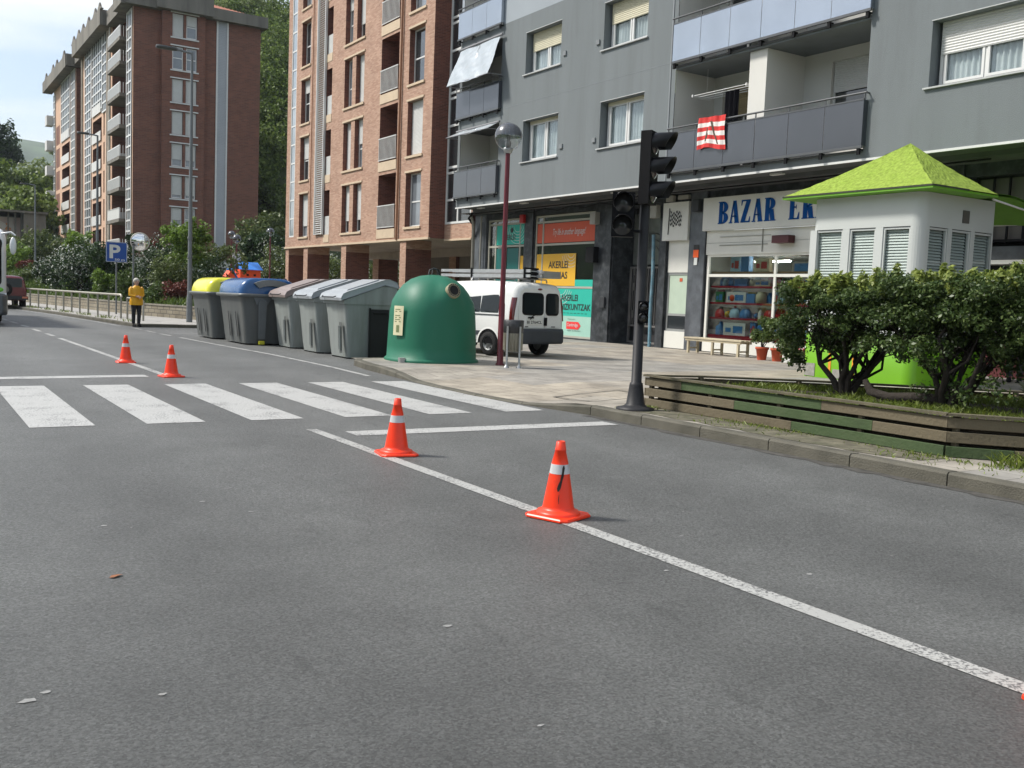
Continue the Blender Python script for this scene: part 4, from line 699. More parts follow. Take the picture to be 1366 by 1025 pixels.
# ------------------------------------------------------------ brick block on columns
M_BR = brick('salmon_brick', S(181, 147, 126), S(156, 118, 98), S(152, 134, 118), .24, .062, .006, .1)
M_BRSHADE = brick('salmon_brick_shade', S(120, 72, 58), S(92, 55, 46), S(120, 95, 84), .24, .062, .006, .12)  # salmon brick again, darkened: shade of the camera-facing sides painted in
bb = thing('brick_building', 'salmon brick apartment block standing on brick columns between the grey block and the hillside', 'building', (19.1, 45, .15)); F = FX(19.1); FH = 3.06; NF = 7; ZT = 25.5
hol = []
for k in range(NF):
    z = 4.43+3.05*k; zt = 6.76+3.06*k
    hol += [(37.5, 38.95, z, zt, .3), (43.72, 44.7, z, zt, .3), (45.15, 46.1, z, zt, .3), (50.8, 52.12, z, zt, .3), (39.95, 41.8, z, 6.9+3.06*k, 0), (47.72, 48.45, z-.0, 6.7+3.06*k, 0)]
hol.append((52.9, 53.68, 4.47, ZT-.3, .08))
W = MB(); wall(W, F, 36.66, 54.25, 3.9, ZT, hol); W.build('wall', M_BR, bb)
W = MB(); W.quad((19.1, 36.66, 3.9), (19.1, 36.66, ZT), (19.85, 36.66, ZT), (19.85, 36.66, 3.9)); 
for k in range(NF):
    z = 4.43+3.05*k; zt = 6.76+3.06*k
    # loggia interiors
    for a, b, zz in ((39.95, 41.8, 6.9+3.06*k), (47.72, 48.45, 6.7+3.06*k)): W.add([(19.1, a, z), (20.4, a, z), (20.4, b, z), (19.1, b, z), (19.1, a, zz), (20.4, a, zz), (20.4, b, zz), (19.1, b, zz)], [(0, 1, 5, 4), (2, 3, 7, 6), (1, 2, 6, 5), (0, 3, 2, 1), (4, 5, 6, 7)])
W.add([(19.1, 54.25, 3.9), (28, 54.25, 3.9), (28, 54.25, ZT), (19.1, 54.25, ZT), (28, 34.35, 3.9), (28, 34.35, ZT)], [(0, 1, 2, 3), (1, 4, 5, 2)]); W.build('side_wall', M_BRSHADE, bb)
# jambs inside the openings, their shade painted with the darkened brick
for a, b, c, d, e in hol:
    if e and e > .2: MB().quad((19.103, b-.003, c), (19.103, b-.003, d), (19.38, b-.003, d), (19.38, b-.003, c)).build('jamb', M_BRSHADE, bb)
W = MB(); hh = [(34.42, 36.6, 4.5+3.05*k, 6.62+3.06*k, .05) for k in range(NF)]; wall(W, FX(19.85), 34.34, 36.66, 3.85, ZT, [(34.42, 36.6, 4.5, ZT-.3, .05)]); W.build('recessed_wall', M_BR, bb)
G2 = FX(19.85)
W = MB(); frame(W, G2, 34.42, 36.6, 4.5, ZT-.3, -.02, w=.09, mull=(35.55,), trans=[v for k in range(NF) for v in (6.62+3.06*k, 6.85+3.06*k, 5.5+3.06*k)]); W.build('window_strip', M_UPVC, bb)
p = MB(); wall(p, FX(19.875), 34.5, 36.55, 4.55, ZT-.4); p.build('pane', M_OPGLASS, bb)
W = MB(); frame(W, F, 52.9, 53.68, 4.47, ZT-.3, .01, w=.08, trans=[4.47+3.06*k/3 for k in range(1, 20)]); W.build('window_strip', M_UPVC, bb); p = MB(); wall(p, FX(19.14), 52.95, 53.65, 4.5, ZT-.35); p.build('pane', mat('pale_pane', (.25, .28, .3), .08, .4, .6, spec=.8, coat=.5), bb)
M_STN = mat('cream_stone', S(196, 176, 150), .8, .1, 3, dirt=.2)
for k in range(NF):
    z = 4.43+3.05*k; zt = 6.76+3.06*k
    for a, b, nm in ((37.5, 38.95, 0), (50.8, 52.12, 1), (43.72, 44.7, 2), (45.15, 46.1, 2)):
        sh = rnd.choice([0, .5, .7, 1, 1, .3]) if k else (0 if nm == 0 else .75); w = window(bb, F, a+.02, b-.02, z+.02, zt-.01, .24, shut=sh, curt=False, gm=M_MIDGLASS if rnd.random() < .6 else M_OPGLASS, sm=M_SHUTW, trans=(z+1.1,) if nm < 2 else (z+.95,), w=.06, mull=(((a+b)/2),) if nm == 1 else ())
    for a, b in ((37.42, 39.03), (50.72, 52.2), (43.64, 46.18)): fbox(MB(), F, a, b, z-.1, z-.002, -.06, .28).build('sill', M_STN, bb); fbox(MB(), F, a, b, zt+.002, zt+.09, -.04, .1).build('lintel', M_STN, bb)
    fbox(MB(), F, 39.93, 41.83, z-.42, z-.001, -.03, .02).build('balcony_slab', M_STN, bb); fbox(MB(), F, 47.7, 48.47, z-.4, z-.001, -.02, .02).build('balcony_slab', M_STN, bb)
    r = MB(); r.box(19.04, 19.08, 39.95, 41.8, z+1.03, z+1.08); r.box(19.045, 19.075, 39.95, 41.8, z+.06, z+.1)
    for i in range(15): y = 40.0+1.74*i/14; r.box(19.05, 19.07, y-.018, y+.018, z+.1, z+1.03)
    r.build('balcony_rail', mat('grey_white_rail', (.5, .5, .48), .5, .1), bb); r = MB(); fbox(r, F, 47.75, 48.42, z+.0, z+.95, .03, .05); r.build('balcony_panel', mat('grey_white_rail', 0), bb)
    p = MB(); p.box(20.3, 20.36, 40.1, 40.9, z, z+2.2); p.build('balcony_door', M_UPVC, bb)
l_ = MB(); zz = 4.47
while zz < ZT-.5:
    l_.add([(18.98, 48.5, zz), (18.98, 49.5, zz), (19.06, 49.5, zz+.05), (19.06, 48.5, zz+.05), (18.98, 48.5, zz+.018), (18.98, 49.5, zz+.018), (19.06, 49.5, zz+.068), (19.06, 48.5, zz+.068)], [(0, 1, 5, 4), (4, 5, 6, 7), (0, 3, 2, 1), (3, 0, 4, 7), (1, 2, 6, 5)]); zz += .11
l_.box(18.96, 19.08, 48.44, 48.5, 4.45, ZT-.4); l_.box(18.96, 19.08, 49.5, 49.56, 4.45, ZT-.4); l_.build('louvre_screen', M_UPVC, bb)
p = MB(); p.tube([(19.02, 39.6, 3.9), (19.02, 39.6, ZT)], .055, 8); p.tube([(19.04, 50.3, 4.2), (19.04, 50.3, ZT)], .025, 6); p.build('drainpipe', mat('copper_brown_pipe', S(140, 100, 72), .5, .1), bb)
fl = MB(); fl.quad((19.1, 36.66, 3.895), (19.1, 54.25, 3.895), (24, 54.25, 3.895), (24, 36.66, 3.895)); fl.quad((19.85, 34.34, 3.84), (19.85, 36.66, 3.84), (24, 36.66, 3.84), (24, 34.34, 3.84)); fl.quad((24, 34.34, 3.895), (24, 54.25, 3.895), (24, 54.25, 3.5), (24, 34.34, 3.5)); fl.quad((24, 34.34, 3.5), (24, 54.25, 3.5), (28, 54.25, 3.5), (28, 34.34, 3.5)); fl.build('soffit', mat('stained_soffit', S(170, 162, 150), .9, .12, 1, dirt=.5, dcol=(.2, .19, .17)), bb)
t = MB(); fbox(t, F, 36.6, 54.3, 3.84, 3.93, -.05, .05); fbox(t, G2, 34.34, 36.6, 3.8, 3.88, -.04, .03); t.build('base_band', M_STN, bb)
for x, y0, y1 in ((19.12, 53.7, 54.2), (19.12, 50.72, 51.34), (19.12, 45.45, 46.06), (19.12, 38.78, 39.38), (24, 52.2, 53.0), (24, 43, 43.7)):
    c = MB(); c.box(x, x+1.25, y0, y1, .1, 3.5 if x > 23 else 3.89); o = c.build('column', M_BR, bb); c = MB(); c.quad((x, y0-.003, .1), (x+1.25, y0-.003, .1), (x+1.25, y0-.003, 3.49), (x, y0-.003, 3.49)); c.build('shaded_face_brick', M_BRSHADE, o)  # near face covered by the darkened brick, shade put into its colour
c = MB(); c.box(24.2, 24.5, 34.4, 47, .1, 3.5); c.build('undercroft_wall', mat('undercroft_plaster', S(120, 115, 108), .9, .15, 1), bb)
# ------------------------------------------------------------ far brown brick block
M_BRF = brick('brown_brick', S(124, 80, 64), S(104, 68, 56), S(116, 88, 76), .5, .16, .02, .1, .2)
M_CONC = mat('weathered_concrete', S(118, 114, 106), .9, .2, .6, .3, 8, dirt=.8, dcol=(.05, .048, .044), dscale=.7, streak=True)
fb = thing('brick_tower_block', 'brown brick apartment tower with stepped concrete parapet at the end of the street', 'building', (19.5, 98, 3)); Y0 = 98.
F = FY(Y0); W = MB(); Z0 = 4.2; ZR = 27.35
hol = [(a, b, 2.55+.02+3.02*k+2.4, 4.95+3.02*k+2.3, .25) for k in range(0)]
wz = [(25.08-3.03*k, 27.25-3.03*k) for k in range(8)]
hh = [(a, b, c, d, .22) for c, d in wz for a, b in ((22.92, 23.98), (24.2, 25.25))]
hh = [(a, b, max(c, Z0+.05), d, e) for a, b, c, d, e in hh]
# the middle bay stands proud
wall(W, FY(Y0), 19.5, 22.0, Z0, ZR); W.quad((22, Y0, Z0), (22, Y0, ZR), (22, Y0-.5, ZR), (22, Y0-.5, Z0)); wall(W, FY(Y0-.5), 22, 26, Z0, ZR, hh); W.quad((26, Y0-.5, Z0), (26, Y0-.5, ZR), (26, Y0, ZR), (26, Y0, Z0)); wall(W, FY(Y0), 26, 31.58, Z0, ZR); W.quad((31.58, Y0, Z0), (31.58, Y0, ZR), (31.58, 125, ZR), (31.58, 125, Z0))
W.quad((22, Y0-.5, Z0), (26, Y0-.5, Z0), (26, Y0, Z0), (22, Y0, Z0)); W.build('wall', M_BRF, fb)
b_ = MB(); b_.box(19.6, 31.5, Y0+.1, 124, 0, 4.19); b_.build('base', mat('painted_base', S(190, 190, 184), .8, .1, .4, dirt=.3), fb)
for i, (c, d) in enumerate(wz):
    c = max(c, Z0+.05)
    for j, (a, b) in enumerate(((22.92, 23.98), (24.2, 25.25))):
        s = {0: (1, .45), 1: (0, 0), 2: (1, 1), 3: (1, 1), 4: (.7, .7), 5: (.85, .85), 6: (.55, .0)}.get(i, (1, 1))[j]; window(fb, FY(Y0-.5), a+.03, b-.03, c+.03, d-.03, .15, shut=s, curt=False, gm=M_MIDGLASS, sm=M_SHUTW, w=.09, trans=((c+d)/2,))
    fbox(MB(), FY(Y0-.5), 22.75, 25.4, c-.14, c-.02, -.06, .02).build('sill', M_TRIMW, fb); fbox(MB(), FY(Y0-.5), 22.75, 25.4, d+.02, d+.13, -.06, .02).build('lintel', M_TRIMW, fb)
t = MB(); fbox(t, FY(Y0), 27.2, 27.36, Z0, ZR, -.08, .02); fbox(t, FY(Y0), 28.22, 28.36, Z0, ZR, -.08, .02); t.build('strip_trim', M_TRIMW, fb); t = MB(); n_ = 150
for i in range(n_): z = Z0+(ZR-Z0)*i/n_; t.quad((27.36, Y0-.03, z), (28.22, Y0-.03, z), (28.22, Y0-.005, z+(ZR-Z0)/n_), (27.36, Y0-.005, z+(ZR-Z0)/n_))
t.build('vent_strip', mat('grey_vent_strip', S(165, 168, 172), .6, .08, .5), fb)
def spike(t, y, zt, h=.85):
    R_ = lambda w, d, z: [(18.45-d, y-w, z), (18.45+d, y-w, z), (18.45+d, y+w, z), (18.45-d, y+w, z)]
    t.loft([R_(1.5, .13, zt-.01), R_(.9, .13, zt+.12*h), R_(.42, .12, zt+.45*h), R_(.16, .09, zt+.85*h), R_(.05, .04, zt+h)], smooth=False)
# parapet, stepped in plan with the bays
t = MB(); t.box(18.7, 22.0, 97.3, 98.4, 27.35, 28.75); t.box(21.4, 26.6, 96.8, 98.3, 27.38, 28.95); t.box(26.0, 32.1, 97.35, 98.4, 27.36, 28.4); t.box(18.3, 19.4, 97.5, 101.3, 27.3, 28.7); t.box(31.3, 32.1, 98.4, 125, 27.4, 28.35)
t.box(18.3, 19.4, 108.2, 126.2, 27.6, 29.1); t.box(18.9, 20.2, 101.3, 108.2, 27.5, 28.9)
for i, y in enumerate((109, 111.5, 115.5, 119, 122, 125.5)):
    zt = 29.1; spike(t, y, zt)
t.build('parapet', M_CONC, fb)
M_TILE = mat('roof_tile', S(150, 92, 70), .85, .2, .8, .6, 6); t = MB(); t.add([(24.0, 98.6, 28.5), (31.6, 98.6, 28.3), (31.6, 124, 28.3), (20, 124, 28.5), (20, 98.6, 28.5), (25.3, 106, 31.3), (25.3, 118, 31.3)], [(4, 0, 5), (0, 1, 5), (1, 2, 6, 5), (2, 3, 6), (3, 4, 5, 6)])
for i in range(40): x = 20.3+i*.28; zt = 28.5+2.8*max(0, min((x-20)/5.3, (31.6-x)/6.3)); t.tube([(x, 98.55, 28.55), (x+(25.3-x)*min(1, .0)+0, 98.6+7.4*(zt-28.5)/2.8, zt+.05)], .09, 5)
t.build('roof', M_TILE, fb, rec=False)
# street facade of the far block: bays, glazed strips, loggias, balconies
F = FX(19.5); W = MB(); fls = [4.9+3.0*k for k in range(8)]
M_BRFLIT = mat('sunlit_brick_front', S(200, 165, 140), .85, .12, .8)  # lighter copy of the tower brick: sunlight on the street side painted in
wall(W, F, 98, 98.3, Z0, ZR); wall(W, F, 100.6, 101.0, Z0, ZR); wall(W, F, 108, 110.6, Z0, 28.0); wall(W, F, 119.9, 126, Z0, 28.0); wall(W, F, 110.6, 119.9, Z0, 28, [(114, 119.4, z, z+2.5, 0) for z in fls[:5]]+[(110.9, 111.5, z+.3, z+2.6, .2) for z in fls[:5]]+[(112.2, 112.9, z+.3, z+2.6, .2) for z in fls[:5]]); wall(W, F, 131, 150, Z0, 27.6, [(136, 142.5, z, z+2.4, 0) for z in fls[:6]]+[(144.5, 147.8, z, z+2.5, .3) for z in fls[:6]])
W.build('front_wall', M_BRFLIT, fb)
W = MB(); W.quad((19.5, 131, Z0), (22.5, 131, Z0), (22.5, 131, 27.6), (19.5, 131, 27.6)); W.quad((19.5, 108, Z0), (22, 108, Z0), (22, 108, 28), (19.5, 108, 28)); wall(W, FX(21.8), 100.5, 108, Z0, 28); wall(W, FX(22.5), 125, 132, Z0, 27.5); W.quad((19.5, 126, Z0), (19.5, 126, 28), (22.5, 126, 28), (22.5, 126, Z0)); W.quad((19.5, 101, Z0), (21.8, 101, Z0), (21.8, 101, 27.5), (19.5, 101, 27.5))
for z in fls[:6]:
    for a, b in ((114, 119.4), (136, 142.5)): W.add([(19.5, a, z), (21, a, z), (21, b, z), (19.5, b, z), (19.5, a, z+2.5), (21, a, z+2.5), (21, b, z+2.5), (19.5, b, z+2.5)], [(0, 1, 5, 4), (2, 3, 7, 6), (1, 2, 6, 5), (0, 3, 2, 1), (4, 5, 6, 7)])
for z in fls[:6]: W.quad((19.52, 144.5, z), (19.52, 147.8, z), (19.52, 147.8, z+2.5), (19.52, 144.5, z+2.5))
W.build('recess_wall', M_BRF, fb)
def strip(y0, y1, z0, z1, ny):
    f_ = frame(MB(), F, y0, y1, z0, z1, -.12, w=.16, mull=[y0+(y1-y0)*i/ny for i in range(1, ny)], trans=[z0+1.0*i for i in range(1, int((z1-z0)/1.0))]); f_.build('window_strip', M_UPVC, fb); p = MB(); wall(p, FX(19.46), y0+.1, y1-.1, z0, z1); p.build('pane', M_MIDGLASS, fb)
strip(98.3, 100.55, 4.6, 27.2, 2); strip(120.1, 124.2, 5, 28, 3); strip(110.7, 113.3, 19.6, 28, 2); strip(113.4, 119.6, 20.2, 28, 5); strip(131.3, 134.6, 5, 27.5, 3); strip(135.5, 142.8, 19.8, 27.5, 5); strip(148.2, 149.8, 6, 27, 1)
for k, z in enumerate(fls):
    if k == 7: z = 25.2
    b_ = MB(); b_.box(18.9, 21.8, 101.3, 107.6, z-.35, z-.02); b_.build('balcony_slab', M_CONC, fb); r = MB()
    r.box(18.95, 19.0, 101.4, 107.5, z+.95, z+1.05)
    if k in (1,): r.box(18.95, 19.0, 101.4, 107.5, z, z+1)
    else:
        for i in range(26): r.box(18.95, 18.99, 101.4+i*.244, 101.4+i*.244+.1, z, z+.95)
    r.box(18.95, 21.7, 107.45, 107.5, z, z+1.0) if k % 2 else None
    for i in range(10): r.box(19.0+i*.25, 19.06+i*.25, 101.35, 101.39, z, z+1.0)
    r.build('balcony_rail', M_UPVC, fb)
    if k < 6:
        for a, b in ((114, 119.4), (136, 142.5)): r = MB(); r.box(19.36, 19.42, a, b, z-.02, z+1.0); r.build('balcony_panel', mat('white_balcony_panel', (.58, .58, .56), .6, .08, 1), fb)
        p = MB(); p.box(20.96, 20.99, 136.3, 140, z+.05, z+2.2); p.build('balcony_door', M_UPVC, fb)
t = MB()
for y in (109.3, 110.3, 126.0): t.box(19.3, 19.5, y-.12, y+.12, Z0, 28)
t.tube([(21.0, 130.6, 4), (21.0, 130.6, 27.5)], .14, 8); t.tube([(19.3, 108.3, 4), (19.3, 108.3, 27.5)], .1, 8); t.build('pilaster', mat('pale_concrete', S(178, 172, 160), .8, .1, 1, dirt=.3), fb)
t = MB(); t.box(18.3, 19.5, 130.6, 152, 27.5, 28.9); t.box(18.3, 23.5, 130.4, 131.2, 27.5, 28.9); t.box(19.2, 23, 124.5, 131, 27.7, 29.5)
for i, y in enumerate((133, 139, 142.5, 149)): zt = 28.9; spike(t, y, zt)
t.build('parapet', M_CONC, fb); t = MB(); t.box(19.52, 31.4, 126, 155, 3, 4.19); t.box(22.55, 31.4, 125.1, 152, 4.2, 27.5); t.build('rear_block', M_BRF, fb)
t = MB()
for k in range(6): t.box(18.6, 19.5, 150.05, 152, 6+3.4*k, 7.3+3.4*k)
t.build('balcony_panel', mat('white_balcony_panel', 0), fb)
# ------------------------------------------------------------ old concrete structure at the left
cs = thing('concrete_building', 'weathered concrete structure with a faded painted band beside the woodland', 'building', (10, 120, 1)); b_ = MB(); b_.box(12.4, 14.6, 118.5, 130, 1, 8.8); b_.box(4, 12.4, 120, 130, 1, 4.8); b_.box(4, 12.4, 120.1, 130, 4.8, 8.4); b_.box(2, 14.8, 118.2, 130, 8.8, 9.0)
for x in (10.9, 11.6, 12.2): b_.box(x, x+.16, 119.4, 119.6, 1, 8.8)
b_.build('wall', M_CONC, cs)
def mural():
    m = bpy.data.materials.new('faded_mural'); m.use_nodes = True; t = m.node_tree; n = t.nodes; l = t.links; tc = n.new('ShaderNodeTexCoord'); v = n.new('ShaderNodeTexVoronoi'); v.inputs['Scale'].default_value = 1.6; l.new(tc.outputs['Object'], v.inputs[0]); s = n.new('ShaderNodeSeparateXYZ'); l.new(v.outputs['Color'], s.inputs[0]); r = n.new('ShaderNodeValToRGB'); l.new(s.outputs[0], r.inputs[0])
    e = r.color_ramp.elements; e[0].color = (*S(190, 170, 160), 1); e[1].color = (*S(150, 170, 185), 1); q = e.new(.35); q.color = (*S(200, 140, 95), 1); q = e.new(.6); q.color = (*S(205, 195, 185), 1); r.color_ramp.interpolation = 'CONSTANT'; l.new(r.outputs[0], n['Principled BSDF'].inputs[0]); n['Principled BSDF'].inputs['Roughness'].default_value = .9; return m
t = MB(); t.quad((4, 119.98, 5.9), (12.3, 119.98, 5.9), (12.3, 119.98, 8.3), (4, 119.98, 8.3)); t.build('painted_band', mural(), cs)
# ------------------------------------------------------------ traffic cones
M_CONE = mat('orange_cone', S(246, 60, 22), .38, .06, 6, dirt=.4, dcol=(.22, .05, .03), dscale=7); M_REFL = mat('reflective_band', (.55, .56, .56), .35, .1, 12, dirt=.25, dcol=(.2, .19, .18), dscale=14)
M_SCUFF = mat('black_scuff', (.02, .015, .012), .8)
def cone(loc, rz, lab, s=1.0, scuff=0):
    root = thing('traffic_cone', lab, 'traffic cone', loc, rz, 'orange traffic cones along the centre line')
    b = MB(); w = .17; c = .035; P = [(w, -w+c), (w, w-c), (w-c, w), (-w+c, w), (-w, w-c), (-w, -w+c), (-w+c, -w), (w-c, -w)]
    b.loft([[(x, y, .0) for x, y in P], [(x, y, .012) for x, y in P], [(x*.96, y*.96, .02) for x, y in P]], smooth=False); b.lathe([(.15, .018), (.148, .03), (.14, .04), (.118, .048), (.108, .056), (.104, .07)], n=28); b.build('base', M_CONE, root, local=True)
    b = MB(); r = lambda z: .104-(z-.07)*(.104-.032)/(.43)
    b.lathe([(r(.07), .07), (r(.29), .29)], n=28); b.lathe([(r(.352), .352), (.036, .44), (.0385, .442), (.036, .448), (.029, .5), (.024, .503), (.022, .47)], n=28); b.build('body', M_CONE, root, local=True)
    b = MB(); b.lathe([(r(.29)+.0015, .29), (r(.352)+.0015, .352)], n=28); b.build('reflective_band', M_REFL, root, local=True)
    if scuff:
        q = MB(); rg = random.Random(4); ang = -2.15
        def strip(pts, w0):
            V = []; 
            for a, z, w_ in pts: rr = r(z)+.003; V += [(rr*math.cos(a-w_/rr), rr*math.sin(a-w_/rr), z), (rr*math.cos(a+w_/rr), rr*math.sin(a+w_/rr), z)]
            q.add(V, [(2*i, 2*i+1, 2*i+3, 2*i+2) for i in range(len(pts)-1)])
        a0 = -rz-2.05
        strip([(a0+.3, .348, .003), (a0+.26, .33, .009), (a0+.2, .305, .007), (a0+.13, .28, .009), (a0+.03, .25, .007), (a0-.08, .225, .011), (a0-.16, .2, .012), (a0-.2, .18, .004)], 0)
        if scuff > 1: strip([(a0-.12, .16, .001), (a0-.14, .13, .0025), (a0-.12, .1, .001)], 0)
        q.build('scuff_mark', M_SCUFF, root, local=True, rec=False)
    return root
cone((3.725, 5.17, .005), .35, 'nearest of the four orange cones, with a black scuff across its white band', scuff=2)
cone((3.82, 7.82, .005), -.2, 'orange cone beside the near end of the stop line just before the crossing')
cone((3.75, 15.83, .005), .15, 'orange cone just beyond the zebra crossing, right one of the far pair')
cone((3.65, 18.85, .005), -.1, 'farthest orange cone, left one of the pair beyond the zebra crossing')
cone((3.745, 1.80, .005), .3, 'orange cone at the right edge of the photo of which only a corner shows')
# ------------------------------------------------------------ side loading waste containers
M_BING = mat('container_grey', S(138, 143, 140), .5, .08, 2, dirt=.5, dcol=(.1, .1, .085), dscale=3.5, streak=True); M_LIDG = mat('lid_light_grey', S(156, 161, 165), .35, .06, 2, dirt=.25, dcol=(.2, .2, .2), dscale=3); M_LIDB = mat('lid_brown_grey', S(140, 128, 124), .4, .08, 2, dirt=.3, dcol=(.15, .12, .11)); M_BIND = mat('container_dark_grey', S(88, 91, 90), .42, .08, 2, dirt=.4, dcol=(.17, .16, .145), dscale=4, streak=True)
M_RUB = mat('black_rubber', (.015, .015, .015), .7, .1, 8, spec=.2)
def rrect(x0, x1, y0, y1, r, z, n=4):
    out = []
    for cx, cy, a0 in ((x1-r, y0+r, -90), (x1-r, y1-r, 0), (x0+r, y1-r, 90), (x0+r, y0+r, 180)):
        for i in range(n+1): a = math.radians(a0+90*i/n); out.append((cx+r*math.cos(a), cy+r*math.sin(a), z))
    return out
def waste_container(loc, lab, lidm, L=1.15, D=1.25, rz=0):
    """front is at local x=0 (street side), length along +y, depth along +x"""
    t = thing('waste_container', lab, 'waste container', loc, rz, 'waste containers in the kerbside bay')
    b = MB(); b.loft([rrect(.17, D-.1, .08, L-.08, .07, .03), rrect(.14, D-.08, .05, L-.05, .08, .25), rrect(.07, D-.03, .02, L-.02, .08, .95), rrect(.03, D, .0, L, .07, 1.22)]); b.build('body', M_BING, t, local=True)
    b = MB(); r_ = [(.0, 1.2), (.0, 1.28), (.92, 1.62), (D+.02, 1.6), (D+.02, 1.2)]
    b.extr([(x, -.02, z) for x, z in r_], (0, L+.04, 0)); b.build('upper_body', M_BING, t, local=True)
    b = MB(); pr = [(-.07, 1.27), (-.08, 1.33), (-.03, 1.42), (.07, 1.47), (.95, 1.76), (1.08, 1.77), (D+.0, 1.71), (D+.06, 1.6), (D+.03, 1.58), (.95, 1.64), (.0, 1.3)]
    rings = []
    for y, s in ((-.03, .95), (-.05, 1), (L+.05, 1), (L+.03, .95)): rings.append([(x, y, 1.5+(z-1.5)*(1 if s == 1 else .985)) for x, z in pr])
    b.loft(rings, smooth=False); b.extr([(.12, .12, 1.487), (.88, .12, 1.742), (.88, .12, 1.765), (.15, .12, 1.52)], (0, L-.24, 0)); b.build('lid', lidm, t, local=True)
    b = MB()
    for y in (.25, .25): pass
    b.extr([(.062, .16, .12), (.034, .16, .8), (.034, .3, .8), (.062, .3, .12)], (-.004, 0, 0)); b.build('front_recess', mat('recess_grey', S(92, 95, 93), .6), t, local=True)
    b = MB(); b.tube([(.03, .2, .2), (.005, .2, .72)], .018, 6); b.tube([(.03, .26, .2), (.005, .26, .72)], .018, 6); b.build('front_rib', M_BING, t, local=True)
    b = MB(); b.extr([(.62, -.012, .04), (.62, -.012, 1.1), (1.08, -.012, 1.1), (1.1, -.012, .04)], (0, -.006, 0)); b.build('side_recess', mat('deep_black_plastic', (.012, .012, .012), .8), t, local=True)
    b = MB(); b.tube([(-.1, .2, 1.36), (-.14, .25, 1.34), (-.14, L-.25, 1.34), (-.1, L-.2, 1.36)], .014, 6); b.build('lid_handle', M_DKGREY, t, local=True);
    b = MB(); b.tube([(.7, -.035, 1.02), (1.0, -.035, 1.02)], .02, 6); b.box(.60, .64, -.03, -.01, .04, 1.13); b.build('side_bar', M_RUB, t, local=True)
    b = MB()
    for x, y in ((.25, .15), (.25, L-.15), (D-.2, .15), (D-.2, L-.15)): b.box(x-.06, x+.06, y-.05, y+.05, 0, .04)
    b.build('foot', M_RUB, t, local=True); return t
waste_container((8.28, 19.75, 0), 'light grey waste container with pale lid beside the green bottle bank', M_LIDG)
waste_container((8.28, 21.5, 0), 'middle of the three light grey waste containers, pale lid', M_LIDG)
waste_container((8.3, 23.35, 0), 'light grey waste container with brownish lid next to the blue lidded one', M_LIDB)
def recycling_container(loc, lab, lid, L=2.1, D=1.5):
    t = thing('recycling_container', lab, 'recycling container', loc, 0, 'dome lidded recycling containers in the kerbside bay')
    b = MB(); b.loft([rrect(.14, D-.14, .12, L-.12, .16, .04), rrect(.12, D-.12, .1, L-.1, .18, .2), rrect(.03, D-.03, .03, L-.03, .2, .95), rrect(-.0, D, .0, L, .2, 1.2), rrect(-.02, D+.02, -.02, L+.02, .2, 1.24)]); b.build('body', M_BIND, t, local=True)
    b = MB(); b.loft([rrect(-.08, D+.06, -.06, L+.06, .2, 1.24), rrect(-.1, D+.08, -.08, L+.08, .22, 1.27), rrect(-.1, D+.08, -.08, L+.08, .22, 1.31), rrect(-.06, D+.05, -.05, L+.05, .2, 1.33)]); b.build('rim', M_BIND, t, local=True)
    b = MB(); rings = []
    for f_, h in ((0, 0), (.02, .12), (.07, .24), (.17, .34), (.32, .4), (.5, .42)): rings.append(rrect(-.05+f_*D*.62, D+.04-f_*D*.62, .05+f_*.5*.6, L-.05-f_*.5*.6, max(.04, .2-f_*.3), 1.32+h))
    b.loft(rings); b.build('lid', lid, t, local=True)
    b = MB()
    for y0 in (.0, L-.1):
        P = [(D*.5+.02+(D*.46)*math.cos(a), 1.3+.4*math.sin(a)) for a in np.linspace(.55, 2.3, 12)]; Q = [(D*.5+.02+(D*.33)*math.cos(a), 1.28+.26*math.sin(a)) for a in np.linspace(2.3, .55, 12)]
        b.extr([(x, y0, z) for x, z in P+Q], (0, .1, 0))
    b.build('lid_bracket', mat('bracket_grey', S(110, 114, 114), .45), t, local=True)
    for y in (-.03, ):
        b = MB(); b.extr([(.42, y-.01, .16), (.4, y-.05, 1.12), (.62, y-.05, 1.12), (.6, y-.01, .16)], (0, .05, 0)); b.lathe([(.1, -.07), (.11, -.05), (.11, 0)], n=16, axis='y', c=(.51, 0, 1.08)); b.extr([(.28, -.02, 1.25), (.78, -.02, 1.25), (.66, -.02, 1.05), (.36, -.02, 1.05)], (0, -.02, 0)); b.build('lifting_arm', mat('arm_grey', S(96, 100, 102), .4), t, local=True)
    b = MB(); b.bbox(.42, .58, -.1, .0, .03, .12, .02)
    if L > 2: b.build('pedal', mat('yellow_pedal', S(190, 185, 40), .4), t, local=True)
    b = MB()
    for x0, y0 in ((-.002, .5), (-.002, 1.15)): b.extr([(.06, y0, .2), (.0, y0+.05, .85), (.0, y0+.12, .85), (.06, y0+.22, .2)], (-.02, 0, 0))
    b.build('front_rib', M_BIND, t, local=True)
    return t
recycling_container((7.6, 24.72, 0), 'dark grey recycling container with a blue domed lid and lifting arm', mat('blue_lid', S(8, 72, 125), .25, .06, 2, coat=.3), L=2.15)
recycling_container((7.5, 27.4, 0), 'dark grey recycling container with a yellow domed lid at the far end of the row', mat('yellow_lid', S(222, 218, 50), .28, .06, 2, coat=.3), L=1.95)
